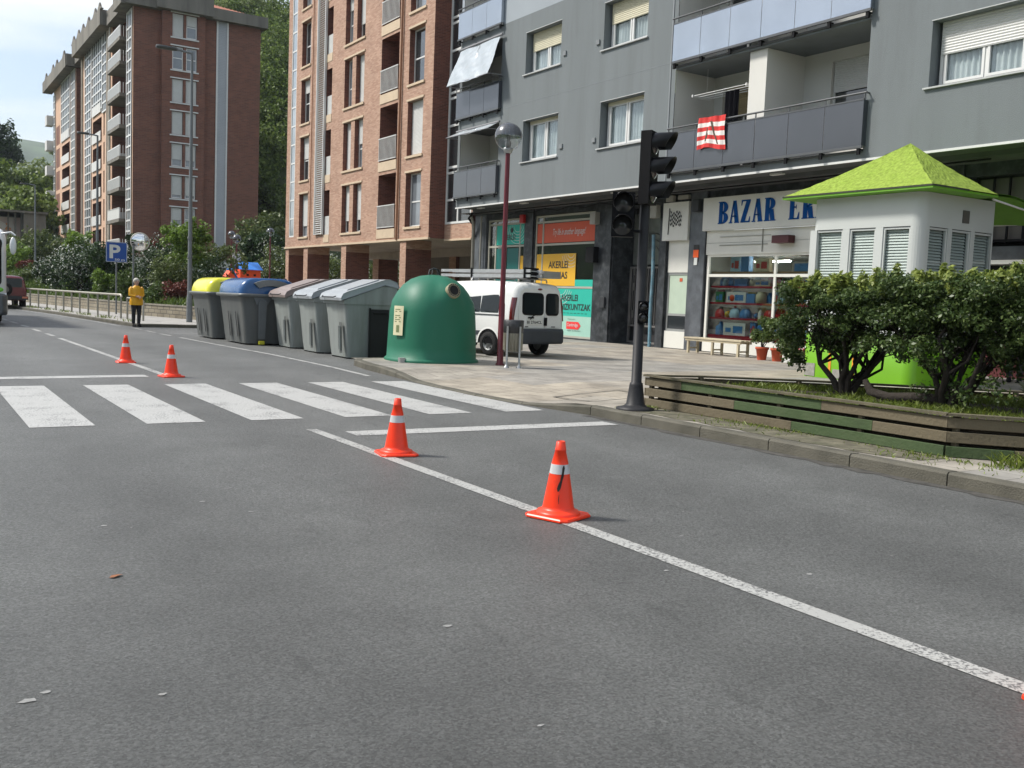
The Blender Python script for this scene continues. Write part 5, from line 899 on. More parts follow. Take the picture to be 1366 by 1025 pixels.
# ------------------------------------------------------------ green bottle bank
M_GRN = mat('green_fibreglass', S(32, 104, 80), .5, .08, 1.2, .1, 6, dirt=.5, dcol=S(48, 100, 80), dscale=3.5, spec=.35, streak=True)
ig = thing('bottle_bank', 'green dome shaped bottle bank on the pavement corner in front of the van', 'bottle bank', (9.33, 17.62, .125)); ig.scale = (.95, .95, 1)
b = MB(); n = 48; prof = [(.96, .0), (.965, .035), (.94, .06), (.915, .075), (.905, .3), (.89, .7), (.87, 1.0), (.83, 1.2), (.75, 1.38), (.63, 1.53), (.47, 1.65), (.28, 1.72), (.1, 1.745), (.0001, 1.75)]; rings = []
for r, h in prof:
    ring = []
    for j in range(n):
        a = 2*math.pi*j/n; sq = (abs(math.cos(a))**3.2+abs(math.sin(a))**3.2)**(-1/3.2) if h < 1.3 else (abs(math.cos(a))**2.4+abs(math.sin(a))**2.4)**(-1/2.4)
        rr = r*(.5+.5*sq)
        # porthole cheeks pushed out into the shoulder
        for pa in (-1.56, 1.58):
            da = abs((a-pa+math.pi) % (2*math.pi)-math.pi)
            if 1.05 < h < 1.72: rr = max(rr, min(.9, r+.22*max(0, 1-da/.42)*math.sin((h-1.05)/.67*math.pi)))
        ring.append((rr*math.cos(a), rr*math.sin(a), h))
    rings.append(ring)
b.loft(rings, cap=False); b.build('shell', M_GRN, ig, local=True)
pa = -1.56; pd = Vector((math.cos(pa)*.92, math.sin(pa)*.92, .38)).normalized(); pc = Vector((math.cos(pa)*.845, math.sin(pa)*.845, 1.425)); q_ = pd.to_track_quat('Z', 'Y').to_matrix()
def disc(mb, c, qm, prof, n=24):
    rings = [[tuple(c+qm @ Vector((r*math.cos(2*math.pi*j/n), r*math.sin(2*math.pi*j/n), h))) for j in range(n)] for r, h in prof]; mb.loft(rings)
b = MB(); disc(b, pc, q_, [(.155, -.12), (.155, .05), (.147, .065), (.1, .065), (.095, .03)]); b.build('porthole_ring', mat('cream_ring', S(150, 142, 112), .6, .15, 20, dirt=.5), ig, local=True); b = MB(); disc(b, pc, q_, [(.1, .0), (.099, .069)]); b.build('porthole', mat('hole_black', (.008, .008, .008), .9), ig, local=True)
b = MB()
for i in range(16):
    a = i*math.pi/8; c_ = pc+q_ @ Vector((.125*math.cos(a), .125*math.sin(a), .0665)); t1 = q_ @ Vector((-math.sin(a), math.cos(a), 0))*.018; t2 = q_ @ Vector((math.cos(a), math.sin(a), 0))*.012; b.quad(c_-t1-t2, c_+t1-t2, c_+t1+t2, c_-t1+t2)
b.build('ring_marks', M_TXK, ig, local=True)
la = -2.9; b = MB(); ln = Vector((math.cos(la), math.sin(la), 0)); lt = Vector((-math.sin(la), math.cos(la), 0)); lc = ln*.955
def onlab(mb, u0, u1, z0, z1, o=.0): mb.quad(*[tuple(lc+ln*o+lt*u+Vector((0, 0, z))-ln*.055*((u)/.3)**2-ln*(z-.75)*.03) for u, z in ((u0, z0), (u1, z0), (u1, z1), (u0, z1))])
for i in range(4): onlab(b, -.15+.075*i, -.075+.075*i, .52, 1.1)
b.build('instruction_label', mat('cream_label', S(206, 200, 165), .6, .08, 20, dirt=.2), ig, local=True)
b = MB()
for i, z in enumerate((1.02, .98, .9, .86, .82, .78)): onlab(b, -.1, .06+.03*(i % 2), z, z+.018, .004)
onlab(b, -.04, .05, .58, .72, .004); b.build('label_print', mat('label_print', S(110, 120, 80), .6), ig, local=True)
b = MB(); b.tube([(-.12, -.0, 1.72), (-.1, 0, 1.84), (.0, 0, 1.88), (.12, 0, 1.85), (.16, 0, 1.72)], .018, 8); b.tube([(-.02, .05, 1.72), (.0, .05, 1.86), (.1, .05, 1.86), (.14, .05, 1.72)], .012, 6); b.build('lifting_hook', M_DKGREY, ig, local=True)
b = MB(); b.box(-.98, -.86, -.5, -.4, 0, .09); b.build('foot_bracket', M_ALU, ig, local=True)
# ------------------------------------------------------------ litter bin
lb = thing('litter_bin', 'grey slatted litter bin with black rim on two posts beside the dark red lamp post', 'litter bin', (10.12, 15.77, .125)); b = MB()
ca, sa = math.cos(-.5), math.sin(-.5)
rot = lambda x, y: (x*ca-y*sa, x*sa+y*ca)
for x in (-.12, .12):
    q = rot(x, -.0); b.lathe([(.06, 0), (.055, .02), (.03, .05), (.022, .08), (.022, .8)], q[0]+rot(0, -.17)[0], q[1]+rot(0, -.17)[1], 10)
b.build('post', M_ALU, lb, local=True); b = MB(); b.lathe([(.15, .32), (.165, .33), (.178, .66), (.17, .68)], n=20)
for i in range(20): a = i*math.pi/10; b.box(.175*math.cos(a)-.012, .175*math.cos(a)+.012, .175*math.sin(a)-.012, .175*math.sin(a)+.012, .34, .67)
b.build('basket', mat('galvanised', S(140, 136, 122), .5, .15, 8, metal=.4, dirt=.3), lb, local=True); b = MB(); b.lathe([(.17, .66), (.19, .68), (.2, .91), (.188, .92), (.178, .91), (.17, .7)], n=20); b.build('rim', mat('black_bag', (.03, .03, .032), .4, .2, 10, .6, 12), lb, local=True)
# ------------------------------------------------------------ lamps
M_RED = mat('dark_red_paint', S(92, 18, 32), .4, .1, 4); M_GALV = mat('lamp_grey_steel', S(112, 116, 118), .55, .1, 2, metal=.3)
M_GLOBE = glassmat('globe_glass', (.9, .92, .92), .1, .05, .92); M_CAP = mat('globe_cap', (.1, .105, .115), .25, .1, 3, metal=.3)
def globe_lamp(loc, H, lab, near=False, sign=False, rg=.27):
    t = thing('globe_lamp', lab, 'lamp post', loc, 0, None if near else 'globe lamps around the square'); b = MB()
    b.lathe([(.09, 0), (.09, .03), (.065, .05), (.06, 1.2), (.052, 1.25), (.045, H-2*rg-.02)], n=14); b.build('pole', M_RED, t, local=True)
    c = (0, 0, H-rg); b = MB(); b.sphere(c, rg, 24 if near else 14); g_ = b.build('globe', M_GLOBE, t, local=True); b = MB(); n_ = 20; pr = [(rg*1.006*math.cos(a), H-rg+rg*1.006*math.sin(a)) for a in np.linspace(.02, math.pi/2-.001, 8)]; b.lathe(pr+[(.001, H-rg+.03), (rg*.96, H-rg+.01)], n=n_); b.build('cap', M_CAP, g_, local=True)
    b = MB(); b.lathe([(.07, H-2*rg-.05), (.09, H-2*rg), (.1, H-2*rg+.05), (.05, H-2*rg+.07), (.06, H-2*rg+.16), (.03, H-2*rg+.2), (.045, H-2*rg+.26), (.02, H-2*rg+.3)], n=12); b.build('lamp_holder', M_ALU, g_, local=True)
    if sign: b = MB(); b.box(-.28, .28, -.09, -.06, H-1.65, H-1.2); s_ = b.build('sign_plate', M_TRIMW, t, local=True)
    return t
globe_lamp((10.19, 16.33, .125), 4.73, 'tall dark red post with a half black glass globe beside the litter bin', True)
for (x, y, z, h, l, s) in ((18.65, 62, .8, 4.1, 'far globe lamp with a white plate under its globe, beside the play house', 1), (21.27, 72, 1.2, 4.5, 'far globe lamp just left of the one with the white plate', 0), (21.5, 64, .8, 4.8, 'single tall far globe lamp in front of the wooded slope', 0), (28.0, 86, 1.5, 3.0, 'low far globe lamp just right of the brown tower base', 0), (33.2, 96, 1.6, 3.1, 'most distant globe lamp, beside the brick columns', 0)): globe_lamp((x, y, z), h, l, sign=bool(s))
def street_lamp(loc, H, arm, lab, r=.1, rz=0):
    t = thing('street_lamp', lab, 'street lamp', loc, rz); b = MB(); b.lathe([(r*1.35, 0), (r*1.3, .9), (r*1.1, 1.0), (r, 1.05), (r*.55, H)], n=14)
    for z in (2.4, 3.1): b.lathe([(r*1.08, z), (r*1.12, z+.02), (r*1.08, z+.1)], n=14)
    b.build('pole', M_GALV, t, local=True); b = MB(); b.tube([(0, 0, H-.03), (-arm*.4, 0, H+.02), (-arm*.5, 0, H+.02)], .04, 8); b.build('arm', M_GALV, t, local=True)
    b = MB(); x0 = -arm*.45; b.loft([[(x0+dx, w*s_, H+.03+h) for s_, h in ((-1, -.03), (-.8, .05), (.8, .05), (1, -.03), (.6, -.06), (-.6, -.06))] for dx, w in ((0, .06), (-.1, .12), (-arm*.4, .16), (-arm*.55, .13), (-arm*.62, .05))]); b.build('lamp_head', mat('lamp_head_grey', S(70, 72, 72), .4), t, local=True); return t
street_lamp((9.55, 37.6, .12), 9.95, 1.2, 'tall grey street lamp beside the yellow lidded container', .085)
street_lamp((10.05, 60, .6), 9.2, 1.0, 'grey street lamp rising behind the railing and blossom shrubs', .09)
street_lamp((10.95, 96, 1), 8.9, 1.1, 'most distant street lamp in front of the concrete building', .09)
# ------------------------------------------------------------ traffic signals
tl = thing('traffic_light', 'black traffic light on a dark grey post at the planter corner', 'traffic light', (7.83, 9.32, .125))
b = MB(); b.lathe([(.24, 0), (.24, .02), (.15, .04), (.115, .07), (.085, .3), (.08, .33), (.065, .34), (.062, 2.6)], n=20); b.build('pole', mat('post_dark_grey', S(42, 42, 44), .5, .12, 3, spec=.25, dirt=.2, dcol=(.1, .1, .1)), tl, local=True)
def head(parent, c, fdir, n_l, s=.3, hh=.3, vis=.26, back=.14):
    f_ = Vector((*fdir, 0)).normalized(); u = Vector((-f_.y, f_.x, 0)); W_ = lambda a, d, z: tuple(Vector(c)+u*a+f_*d+Vector((0, 0, z)))
    b = MB(); H_ = n_l*hh; w = s/2
    b.add([W_(a, d, z) for z in (0, H_) for a, d in ((-w, 0), (w, 0), (w*.9, -back), (-w*.9, -back))], [(0, 1, 2, 3), (7, 6, 5, 4), (0, 4, 5, 1), (1, 5, 6, 2), (2, 6, 7, 3), (3, 7, 4, 0)]); hd = b.build('signal_head', M_BLACK, parent, local=True)
    for i in range(n_l):
        zc = H_-hh*(i+.5); R_ = min(s, hh)*.46; b = MB(); V = []; n_ = 16
        for j in range(n_+1):
            a = math.radians(-25+230*j/n_); L_ = vis*(.72+.28*math.sin(math.radians(-25+230*j/n_))) if vis > .1 else vis
            for rr, d in ((R_, 0), (R_*.98, L_), (R_*.94, L_), (R_*.95, 0)): V.append(W_(rr*math.cos(a), d, zc+rr*math.sin(a)))
        b.add(V, [(4*j+k, 4*j+4+k, 4*j+5+k, 4*j+1+k) for j in range(n_) for k in range(3)], True); b.build('visor', mat('gloss_black', (.008, .008, .009), .3, .1, 3, spec=.3), hd, local=True, rec=False)
        b = MB(); b.loft([[W_(rr*math.cos(2*math.pi*j/16), d, zc+rr*math.sin(2*math.pi*j/16)) for j in range(16)] for rr, d in ((R_*.94, .004), (R_*.6, .03), (R_*.2, .04))]); b.build('lens', mat('unlit_lens', (.03, .03, .03), .15, .1, 3, coat=.5), hd, local=True)
    return hd
head(tl, (.0, -.13, 2.52), (.5, -.87), 3, .29, .29, .27); 
head(tl, (-.3, .05, 2.12), (-.62, -.78), 2, .27, .27, .2, .12)
head(tl, (-.03, -.1, 1.08), (-.5, -.86), 2, .13, .135, .05, .08)
b = MB(); b.tube([(0, 0, 2.55), (-.3, .12, 2.5)], .02, 6); b.tube([(0, 0, 2.2), (-.3, .12, 2.2)], .02, 6); b.tube([(0, 0, 2.5), (0.02, -.02, 3.35)], .035, 8); b.build('bracket', M_BLACK, tl, local=True)
# ------------------------------------------------------------ planter of horizontal boards
pl = thing('planter', 'low planter box of weathered and green painted boards along the kerb', 'planter', (8.2, 9.6, .12))
PP = [(8.22, 9.62), (8.27, 5.36), (8.95, 4.55), (9.9, 3.2), (13.2, 3.4), (12.6, 6.2), (10.1, 8.6), (9.0, 9.35)]
M_WOOD_B = mat('weathered_board', S(100, 91, 72), .85, .25, 3, .4, 30, dirt=.4, dcol=(.05, .045, .03), dscale=3); M_WOOD_G = mat('green_board', S(62, 80, 46), .8, .2, 3, .35, 30, dirt=.35, dcol=(.09, .08, .055), dscale=3); M_WOOD_D = mat('mossy_rail', S(90, 84, 66), .85, .3, 4, .4, 30, dirt=.5, dcol=(.06, .065, .03), dscale=3)
def board(mb, a, b_, z0, z1, th=.025, off=0.):
    A_, B_ = Vector((*a, 0)), Vector((*b_, 0)); d = (B_-A_).normalized(); n_ = Vector((-d.y, d.x, 0)); A_ -= n_*off; B_ -= n_*off
    A_ += d*.003; B_ -= d*.003; c = .004; ring = lambda q: [tuple(q+n_*0+Vector((0, 0, z0+c))), tuple(q+n_*0+Vector((0, 0, z1-c))), tuple(q+n_*c+Vector((0, 0, z1))), tuple(q+n_*th+Vector((0, 0, z1))), tuple(q+n_*th+Vector((0, 0, z0))), tuple(q+n_*c+Vector((0, 0, z0)))]
    mb.loft([ring(A_), ring(B_)], smooth=False)
bw = MB(); bg = MB(); bd = MB()
lerp = lambda a, b_, t: (a[0]+(b_[0]-a[0])*t, a[1]+(b_[1]-a[1])*t)
gsp = {0: (.16, .66), 1: (.37, .81), 2: (.57, .995)}
for i in range(len(PP)):
    a, b_ = PP[i], PP[(i+1) % len(PP)]
    for j in range(3):
        z1 = .535-.038-j*.135; z0 = z1-.1
        if i == 0:
            g0, g1 = gsp[j]
            board(bw, a, lerp(a, b_, g0), z0, z1); board(bg, lerp(a, b_, g0), lerp(a, b_, g1), z0, z1)
            if g1 < .99: board(bw, lerp(a, b_, g1), b_, z0, z1)
        elif i == 1 and j == 2: board(bg, a, lerp(a, b_, .55), z0, z1); board(bw, lerp(a, b_, .55), b_, z0, z1)
        else: board(bw, a, b_, z0, z1)
    A_, B_ = Vector((*a, 0)), Vector((*b_, 0)); d = (B_-A_).normalized(); n_ = Vector((-d.y, d.x, 0)); L_ = (B_-A_).length; k_ = max(1, round(L_/1.5))
    for q in range(k_):
        p0 = A_+d*L_*q/k_+d*.002; p1 = A_+d*L_*(q+1)/k_-d*.002; bd.add([tuple(v+Vector((0, 0, z))) for z in (.512, .535) for v in (p0-n_*.03, p1-n_*.03, p1+n_*.075, p0+n_*.075)], [(3, 2, 1, 0), (4, 5, 6, 7), (0, 1, 5, 4), (1, 2, 6, 5), (2, 3, 7, 6), (3, 0, 4, 7)])
bw.build('board', M_WOOD_B, pl); bg.build('painted_board', M_WOOD_G, pl)['label'] = 'green painted boards'; bd.build('top_rail', M_WOOD_D, pl)
ps = MB()
for i in range(len(PP)):
    a, b_ = PP[i], PP[(i+1) % len(PP)]; L_ = math.dist(a, b_); k_ = max(1, round(L_/.95)); d = Vector((b_[0]-a[0], b_[1]-a[1])).normalized(); n_ = Vector((-d.y, d.x))
    for q in range(k_): x, y = lerp(a, b_, (q+.08)/k_); x += n_.x*.055; y += n_.y*.055; ps.box(x-.025, x+.025, y-.025, y+.025, .12, .51)
ps.build('post', M_WOOD_B, pl); inn = MB()
cx = sum(p[0] for p in PP)/8; cy = sum(p[1] for p in PP)/8; I_ = [(p[0]+(cx-p[0])*.05, p[1]+(cy-p[1])*.05) for p in PP]; inn.prism(I_, .13, .43); inn.build('liner', M_SOIL, pl)
def inside(P, poly):
    x, y = P[:, 0], P[:, 1]; c = np.zeros(len(P), bool); j = len(poly)-1
    for i in range(len(poly)):
        xi, yi = poly[i]; xj, yj = poly[j]; c ^= ((yi > y) != (yj > y)) & (x < (xj-xi)*(y-yi)/(yj-yi+1e-12)+xi); j = i
    return c
def grass(name, n, poly, zf, h, m, lab, seed, dens=None, wid=.006, lean=.5):
    rg = np.random.default_rng(seed); xs = [p[0] for p in poly]; ys = [p[1] for p in poly]; P = np.stack([rg.uniform(min(xs), max(xs), n), rg.uniform(min(ys), max(ys), n)], 1); P = P[inside(P, poly)]
    if dens is not None: P = P[rg.random(len(P)) < dens(P)]
    n = len(P); z = zf(P[:, 0], P[:, 1]) if callable(zf) else np.full(n, zf); a = rg.uniform(0, 6.28, n); w = wid*rg.uniform(.6, 1.4, n); hh = h*rg.uniform(.35, 1.2, n); l_ = rg.normal(size=(n, 2))*lean*hh[:, None]
    dx, dy = np.cos(a)*w, np.sin(a)*w; V = np.zeros((n, 4, 3)); V[:, 0] = np.stack([P[:, 0]-dx, P[:, 1]-dy, z], 1); V[:, 1] = np.stack([P[:, 0]+dx, P[:, 1]+dy, z], 1)
    V[:, 2] = np.stack([P[:, 0]+dx*.6+l_[:, 0]*.5, P[:, 1]+dy*.6+l_[:, 1]*.5, z+hh*.65], 1); V[:, 3] = np.stack([P[:, 0]+l_[:, 0], P[:, 1]+l_[:, 1], z+hh], 1)
    me = bpy.data.meshes.new(name); me.vertices.add(4*n); me.vertices.foreach_set('co', V.ravel()); me.loops.add(4*n); me.loops.foreach_set('vertex_index', np.arange(4*n, dtype=np.int32)); me.polygons.add(n); me.polygons.foreach_set('loop_start', np.arange(0, 4*n, 4, dtype=np.int32)); me.update(calc_edges=True)
    return tag(link(name, me, m), lab, 'grass', kind='stuff')
tf = lambda P: np.clip(.55+.6*np.sin(P[:, 0]*3.1+P[:, 1]*1.7)+.35*np.sin(P[:, 1]*5.3)-.35*(P[:, 1] < 6.5), .06, 1)
grass('planter_grass', 60000, I_, .43, .07, M_GRASS, 'short yellow green grass and moss growing on the planter soil', 2, tf)
grass('kerb_weeds', 5000, [(7.66, 9.6), (7.66, 4.3), (8.2, 4.4), (8.24, 9.6)], .125, .035, M_GRASS, 'thin weeds and moss between the kerb and the planter boards', 5, lambda P: np.where(P[:, 0] > 8.08, .8, .1)*np.clip(np.sin(P[:, 1]*2.7)+.5, .08, 1), lean=.8)
grass('kerb_tuft', 500, [(8.15, 4.85), (8.45, 4.4), (8.75, 4.5), (8.45, 4.85)], .125, .12, M_GRASS, 'small bright weed tuft growing at the foot of the planter near the right edge', 6, lean=.7)
grass('far_weeds', 6000, [(x+.15, y) for x, y in FK[3:9]]+[(x+.55, y) for x, y in FK[3:9]][::-1], .125, .12, M_GRASS, 'ragged weeds along the foot of the railing', 8, lambda P: np.clip(np.sin(P[:, 1]*1.9)+.2, .05, 1), wid=.012)
# ------------------------------------------------------------ clipped hedge shrubs in the planter
M_HEDGE = leafmat('hedge_leaves', (.035, .065, .02), (.095, .145, .04), (.18, .235, .08), .35, .4); M_TIP = leafmat('hedge_new_growth', (.17, .23, .05), (.34, .39, .1), trans=.4, rough=.4); M_BARK = mat('dark_bark', (.035, .028, .022), .95, .35, 6, .7, 25)
def hedge(nm, base, x0, x1, y0, y1, z0, z1, stems, lab, seed, nl, extra=[]):
    t = thing(nm, lab, 'shrub', base); rg = random.Random(seed); tips = []
    m = MB(); B = Vector(base)
    for k in range(stems):
        a = 2*math.pi*k/stems+rg.uniform(-.3, .3); u = .5+.5*math.cos(a); v = .5+.5*math.sin(a)
        q = Vector((x0+(x1-x0)*(.15+.7*u), y0+(y1-y0)*(.12+.76*v), z0+.1*rg.random())); mid = B.lerp(q, .45)+Vector((rg.uniform(-.12, .12), rg.uniform(-.12, .12), rg.uniform(-.06, .08)))
        r0 = rg.uniform(.028, .045); P = [B+Vector((math.cos(a)*.05, math.sin(a)*.05, -.02)), B.lerp(mid, .5)+Vector((rg.uniform(-.05, .05), rg.uniform(-.05, .05), 0)), mid, q]; m.tube(P, [r0*1.25, r0, r0*.85, r0*.55], 8)
        for j in range(5):
            s = P[rg.choice([1, 2, 2, 3])]; e = Vector((rg.uniform(x0+.08, x1-.08), rg.uniform(y0+.08, y1-.08), rg.uniform(z0+.1, z1-.2))); 
            if (e-s).length > 1.1: e = s.lerp(e, .6)
            pp_ = limb(m, s, e, r0*.5, .008, rg, 4, .09, 6); tips.append(e)
            for i in range(4): w = Vector(pp_[rg.choice([2, 3])]); limb(m, w, w+Vector((rg.uniform(-.3, .3), rg.uniform(-.35, .35), rg.uniform(.05, .35))), .007, .003, rg, 3, .12, 4)
    m.build('trunk', M_BARK, t); 
    bl = []; nx_ = max(2, round((x1-x0)/.3)); ny_ = max(2, round((y1-y0)/.3)); nz_ = max(2, round((z1-z0)/.26))
    for i in range(nx_):
        for j in range(ny_):
            for k in range(nz_):
                edge = (i in (0, nx_-1)) or (j in (0, ny_-1))
                if k == 0 and rg.random() < .5: continue
                if edge and k == 0 and rg.random() < .3: continue
                bl.append((x0+(x1-x0)*(i+.5)/nx_+rg.uniform(-.06, .06), y0+(y1-y0)*(j+.5)/ny_+rg.uniform(-.07, .07), z0+(z1-z0)*(k+.5)/nz_+rg.uniform(-.05, .02)+(.0 if k else rg.uniform(-.15, .05)), .2, .2, .16))
    bl += extra; off = t['_w']; leaves('foliage', M_HEDGE, t, bl, int(nl*1.9), .026, seed, lumps=11, lump_r=.62, shell=.8, asp=1.8, off=off, up=.6)
    bt = [(rg.uniform(x0, x1), rg.uniform(y0, y1), z1-.03+rg.uniform(-.05, .09), .05, .05, rg.uniform(.05, .15)) for i in range(int((x1-x0)*(y1-y0)*38))]; leaves('new_growth', M_TIP, t, bt, int(nl*.42), .034, seed+1, shell=.9, asp=2.2, off=off, up=.7)
    return t
hedge('clipped_shrub', (9.75, 7.7, .43), 9.2, 10.6, 7.0, 8.38, 1.14, 1.76, 8, 'clipped hedge shrub with bare branching stems, left one of the planter hedge', 21, 21000, [(9.45+.15*i % .4, 8.42+.05*(i % 3), 1.3-.1*i, .13, .13, .11) for i in range(6)])
hedge('clipped_shrub', (9.75, 6.35, .43), 9.15, 10.6, 5.55, 7.0, 1.1, 1.82, 6, 'clipped hedge shrub on a thick dark leaning trunk, in the middle of the planter hedge', 22, 20000)
hedge('clipped_shrub', (10.6, 5.1, .43), 9.3, 11.6, 4.1, 5.55, .95, 1.9, 6, 'clipped hedge shrub at the right edge of the photo, tallest of the planter hedge', 23, 20000)
off_ = (9.75, 6.35, .43)
for k_, (x, y, lab) in enumerate(((9.95, 5.95, ''), )):
    bl = [(9.6+.3*math.sin(i*2.1), 6.55-.13*i, .62+.14*((i*7) % 5)/2, .16, .16, .13) for i in range(9)]; leaves('low_foliage', M_HEDGE, bpy.data.objects['clipped_shrub.001'], bl, 600, .03, 31, shell=.8, off=off_, asp=1.8)
lo = thing('fallen_branch', 'dead curved branch stub lying across the planter soil', 'branch', (9.3, 6.9, .43)); b = MB(); b.tube([(9.75, 6.38, .5), (9.6, 6.6, .52), (9.42, 6.85, .5), (9.36, 7.05, .55), (9.35, 7.12, .68)], [.07, .06, .055, .05, .03], 9); b.build('wood', M_BARK, lo)
sg = thing('tufted_plant', 'small grey green spiky tufted plant in the planter near the right edge', 'plant', (11.6, 6.3, .43)); rg = random.Random(9); b = MB()
for i in range(170):
    a = rg.uniform(0, 6.28); l_ = rg.uniform(.15, .36); t_ = rg.uniform(.2, 1.1); x0, y0 = rg.uniform(-.06, .06), rg.uniform(-.06, .06); w = .008; c_, s_ = math.cos(a), math.sin(a)
    b.add([(x0-s_*w, y0+c_*w, 0), (x0+s_*w, y0-c_*w, 0), (x0+c_*l_*t_*.5+s_*w*.6, y0+s_*l_*t_*.5-c_*w*.6, l_*.7), (x0+c_*l_*t_, y0+s_*l_*t_, l_*.85)], [(0, 1, 2, 3)])
b.build('foliage', leafmat('silver_leaves', (.1, .12, .08), (.24, .25, .18), trans=.2), sg, local=True, rec=False)
b = MB(); b.lathe([(.07, -.02), (.05, .06)], n=8); b.build('stem', M_BARK, sg, local=True)
# ------------------------------------------------------------ kiosk
M_KW = mat('kiosk_white', S(182, 186, 183), .5, .04, 1.2, dirt=.1, dcol=(.4, .4, .38)); M_KG = mat('kiosk_green', S(104, 160, 14), .45, .06, 2, dirt=.15, dcol=S(90, 150, 20), dscale=4); M_KROOF = mat('roof_green_felt', S(132, 152, 68), .95, .32, 20, 1.0, 9, spec=.1, dirt=.3, dcol=S(110, 140, 40), dscale=5)
ki = thing('kiosk', 'white street kiosk with lime green pyramid roof and lime green base', 'kiosk', (16.7, 12.1, .15)); X0, X1, Y0k, Y1k = 15.35, 17.7, 10.75, 13.2
def rr_wall(z0, z1, ex=0, r=.2): return [rrect(X0-ex, X1+ex, Y0k-ex, Y1k+ex, r, z0), rrect(X0-ex, X1+ex, Y0k-ex, Y1k+ex, r, z1)]
b = MB(); b.loft(rr_wall(3.02, 3.62), cap=False); b.loft(rr_wall(.98, 1.55), cap=False)
for a in ((X0, X0+.22, Y0k, Y0k+.22), (X0, X0+.1, Y1k-.14, Y1k), (X1-.14, X1, Y0k, Y0k+.1), (X1-.1, X1, Y1k-.1, Y1k)):
    pass
cor = [(X0+.2+.2*math.cos(t), Y0k+.2+.2*math.sin(t)) for t in np.linspace(math.pi, 1.5*math.pi, 8)]; b.prism(cor+[(X0+.25, Y0k), (X0+.25, Y0k+.21), (X0, Y0k+.21)], 1.55, 3.02)
b.box(X0, X0+.12, Y1k-.16, Y1k, 1.55, 3.02); b.prism([(X1-.2+.2*math.cos(t), Y0k+.2+.2*math.sin(t)) for t in np.linspace(1.5*math.pi, 2*math.pi, 8)]+[(X1-.1, Y0k+.2), (X1-.145, Y0k+.12), (X1-.145, Y0k)], 1.55, 3.02); b.box(X1-.1, X1, Y0k+.2, Y1k, 1.55, 3.02); b.box(X0+.12, X1, Y1k-.1, Y1k, 1.55, 3.02)
for y in (11.61, 12.35): b.box(X0+.001, X0+.1, y-.08, y+.08, 1.55, 3.02)
for x in (16.21, 16.91): b.box(x-.06, x+.06, Y0k+.001, Y0k+.1, 1.55, 3.02)
b.build('wall', M_KW, ki)
b = MB(); b.loft([rrect(X0-.03, X1+.03, Y0k-.03, Y1k+.03, .22, .13), rrect(X0-.03, X1+.03, Y0k-.03, Y1k+.03, .22, .98), rrect(X0, X1, Y0k, Y1k, .22, 1.02)]); b.build('base', M_KG, ki)['label'] = 'lime green lower panels'
for i, (a, c) in enumerate(((12.43, 13.06), (11.69, 12.27), (10.96, 11.53))):
    w = frame(MB(), FX(X0), a, c, 1.56, 3.01, .02, w=.035, t=.05).build('window', M_KW, ki); p = MB(); fbox(p, FX(X0), a+.03, c-.03, 1.6, 2.98, .04, .045) if 0 else p.quad((X0+.042, a+.03, 1.6), (X0+.042, c-.03, 1.6), (X0+.042, c-.03, 2.98), (X0+.042, a+.03, 2.98)); p.build('pane', M_GLASS, w); s_ = MB()
    for k in range(26): z = 1.6+k*.053; s_.quad((X0+.075, a+.03, z), (X0+.075, c-.03, z), (X0+.1, c-.03, z+.05), (X0+.1, a+.03, z+.05))
    s_.build('venetian_blind', mat('blind_grey', S(184, 192, 186), .5, .04), w)
for i, (a, c) in enumerate(((15.6, 16.15), (16.27, 16.85), (16.97, 17.55))):
    w = frame(MB(), FY(Y0k), a, c, 1.56, 3.01, .02, w=.035, t=.05).build('window', M_KW, ki); p = MB(); p.quad((a+.03, Y0k+.042, 1.6), (c-.03, Y0k+.042, 1.6), (c-.03, Y0k+.042, 2.98), (a+.03, Y0k+.042, 2.98)); p.build('pane', M_GLASS, w); s_ = MB()
    for k in range(26): z = 1.6+k*.053; s_.quad((a+.03, Y0k+.075, z), (c-.03, Y0k+.075, z), (c-.03, Y0k+.11, z+.048), (a+.03, Y0k+.11, z+.048))
    s_.build('venetian_blind', mat('blind_grey', 0), w)
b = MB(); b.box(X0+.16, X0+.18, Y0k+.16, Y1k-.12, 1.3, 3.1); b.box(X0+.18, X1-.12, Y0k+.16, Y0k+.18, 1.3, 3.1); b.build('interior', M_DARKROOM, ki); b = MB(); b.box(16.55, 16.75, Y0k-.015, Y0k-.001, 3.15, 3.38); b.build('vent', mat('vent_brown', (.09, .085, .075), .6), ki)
ex0, ex1, ey0, ey1 = X0-.3, 17.0, Y0k-.38, Y1k+.5; ap = (16.15, 11.66, 4.64); b = MB(); zr = 3.68
E_ = [(ex0, ey0), (ex1, ey0), (ex1, ey1), (ex0, ey1)]; rg = random.Random(2)
for i in range(4):
    a, c = E_[i], E_[(i+1) % 4]; n_ = 26; m__ = 22; V = []
    for j in range(n_+1):
        for k in range(m__+1):
            t = k/m__; x = (a[0]+(c[0]-a[0])*j/n_)*(1-t)+ap[0]*t; y = (a[1]+(c[1]-a[1])*j/n_)*(1-t)+ap[1]*t; z = zr+(ap[2]-zr)*t-.035*math.sin(math.pi*t)+rg.uniform(-.008, .008)*(0 < k < m__); V.append((x, y, z))
    b.add(V, [(j*(m__+1)+k, (j+1)*(m__+1)+k, (j+1)*(m__+1)+k+1, j*(m__+1)+k+1) for j in range(n_) for k in range(m__)], False)
b.build('roof', M_KROOF, ki, rec=False); b = MB(); 
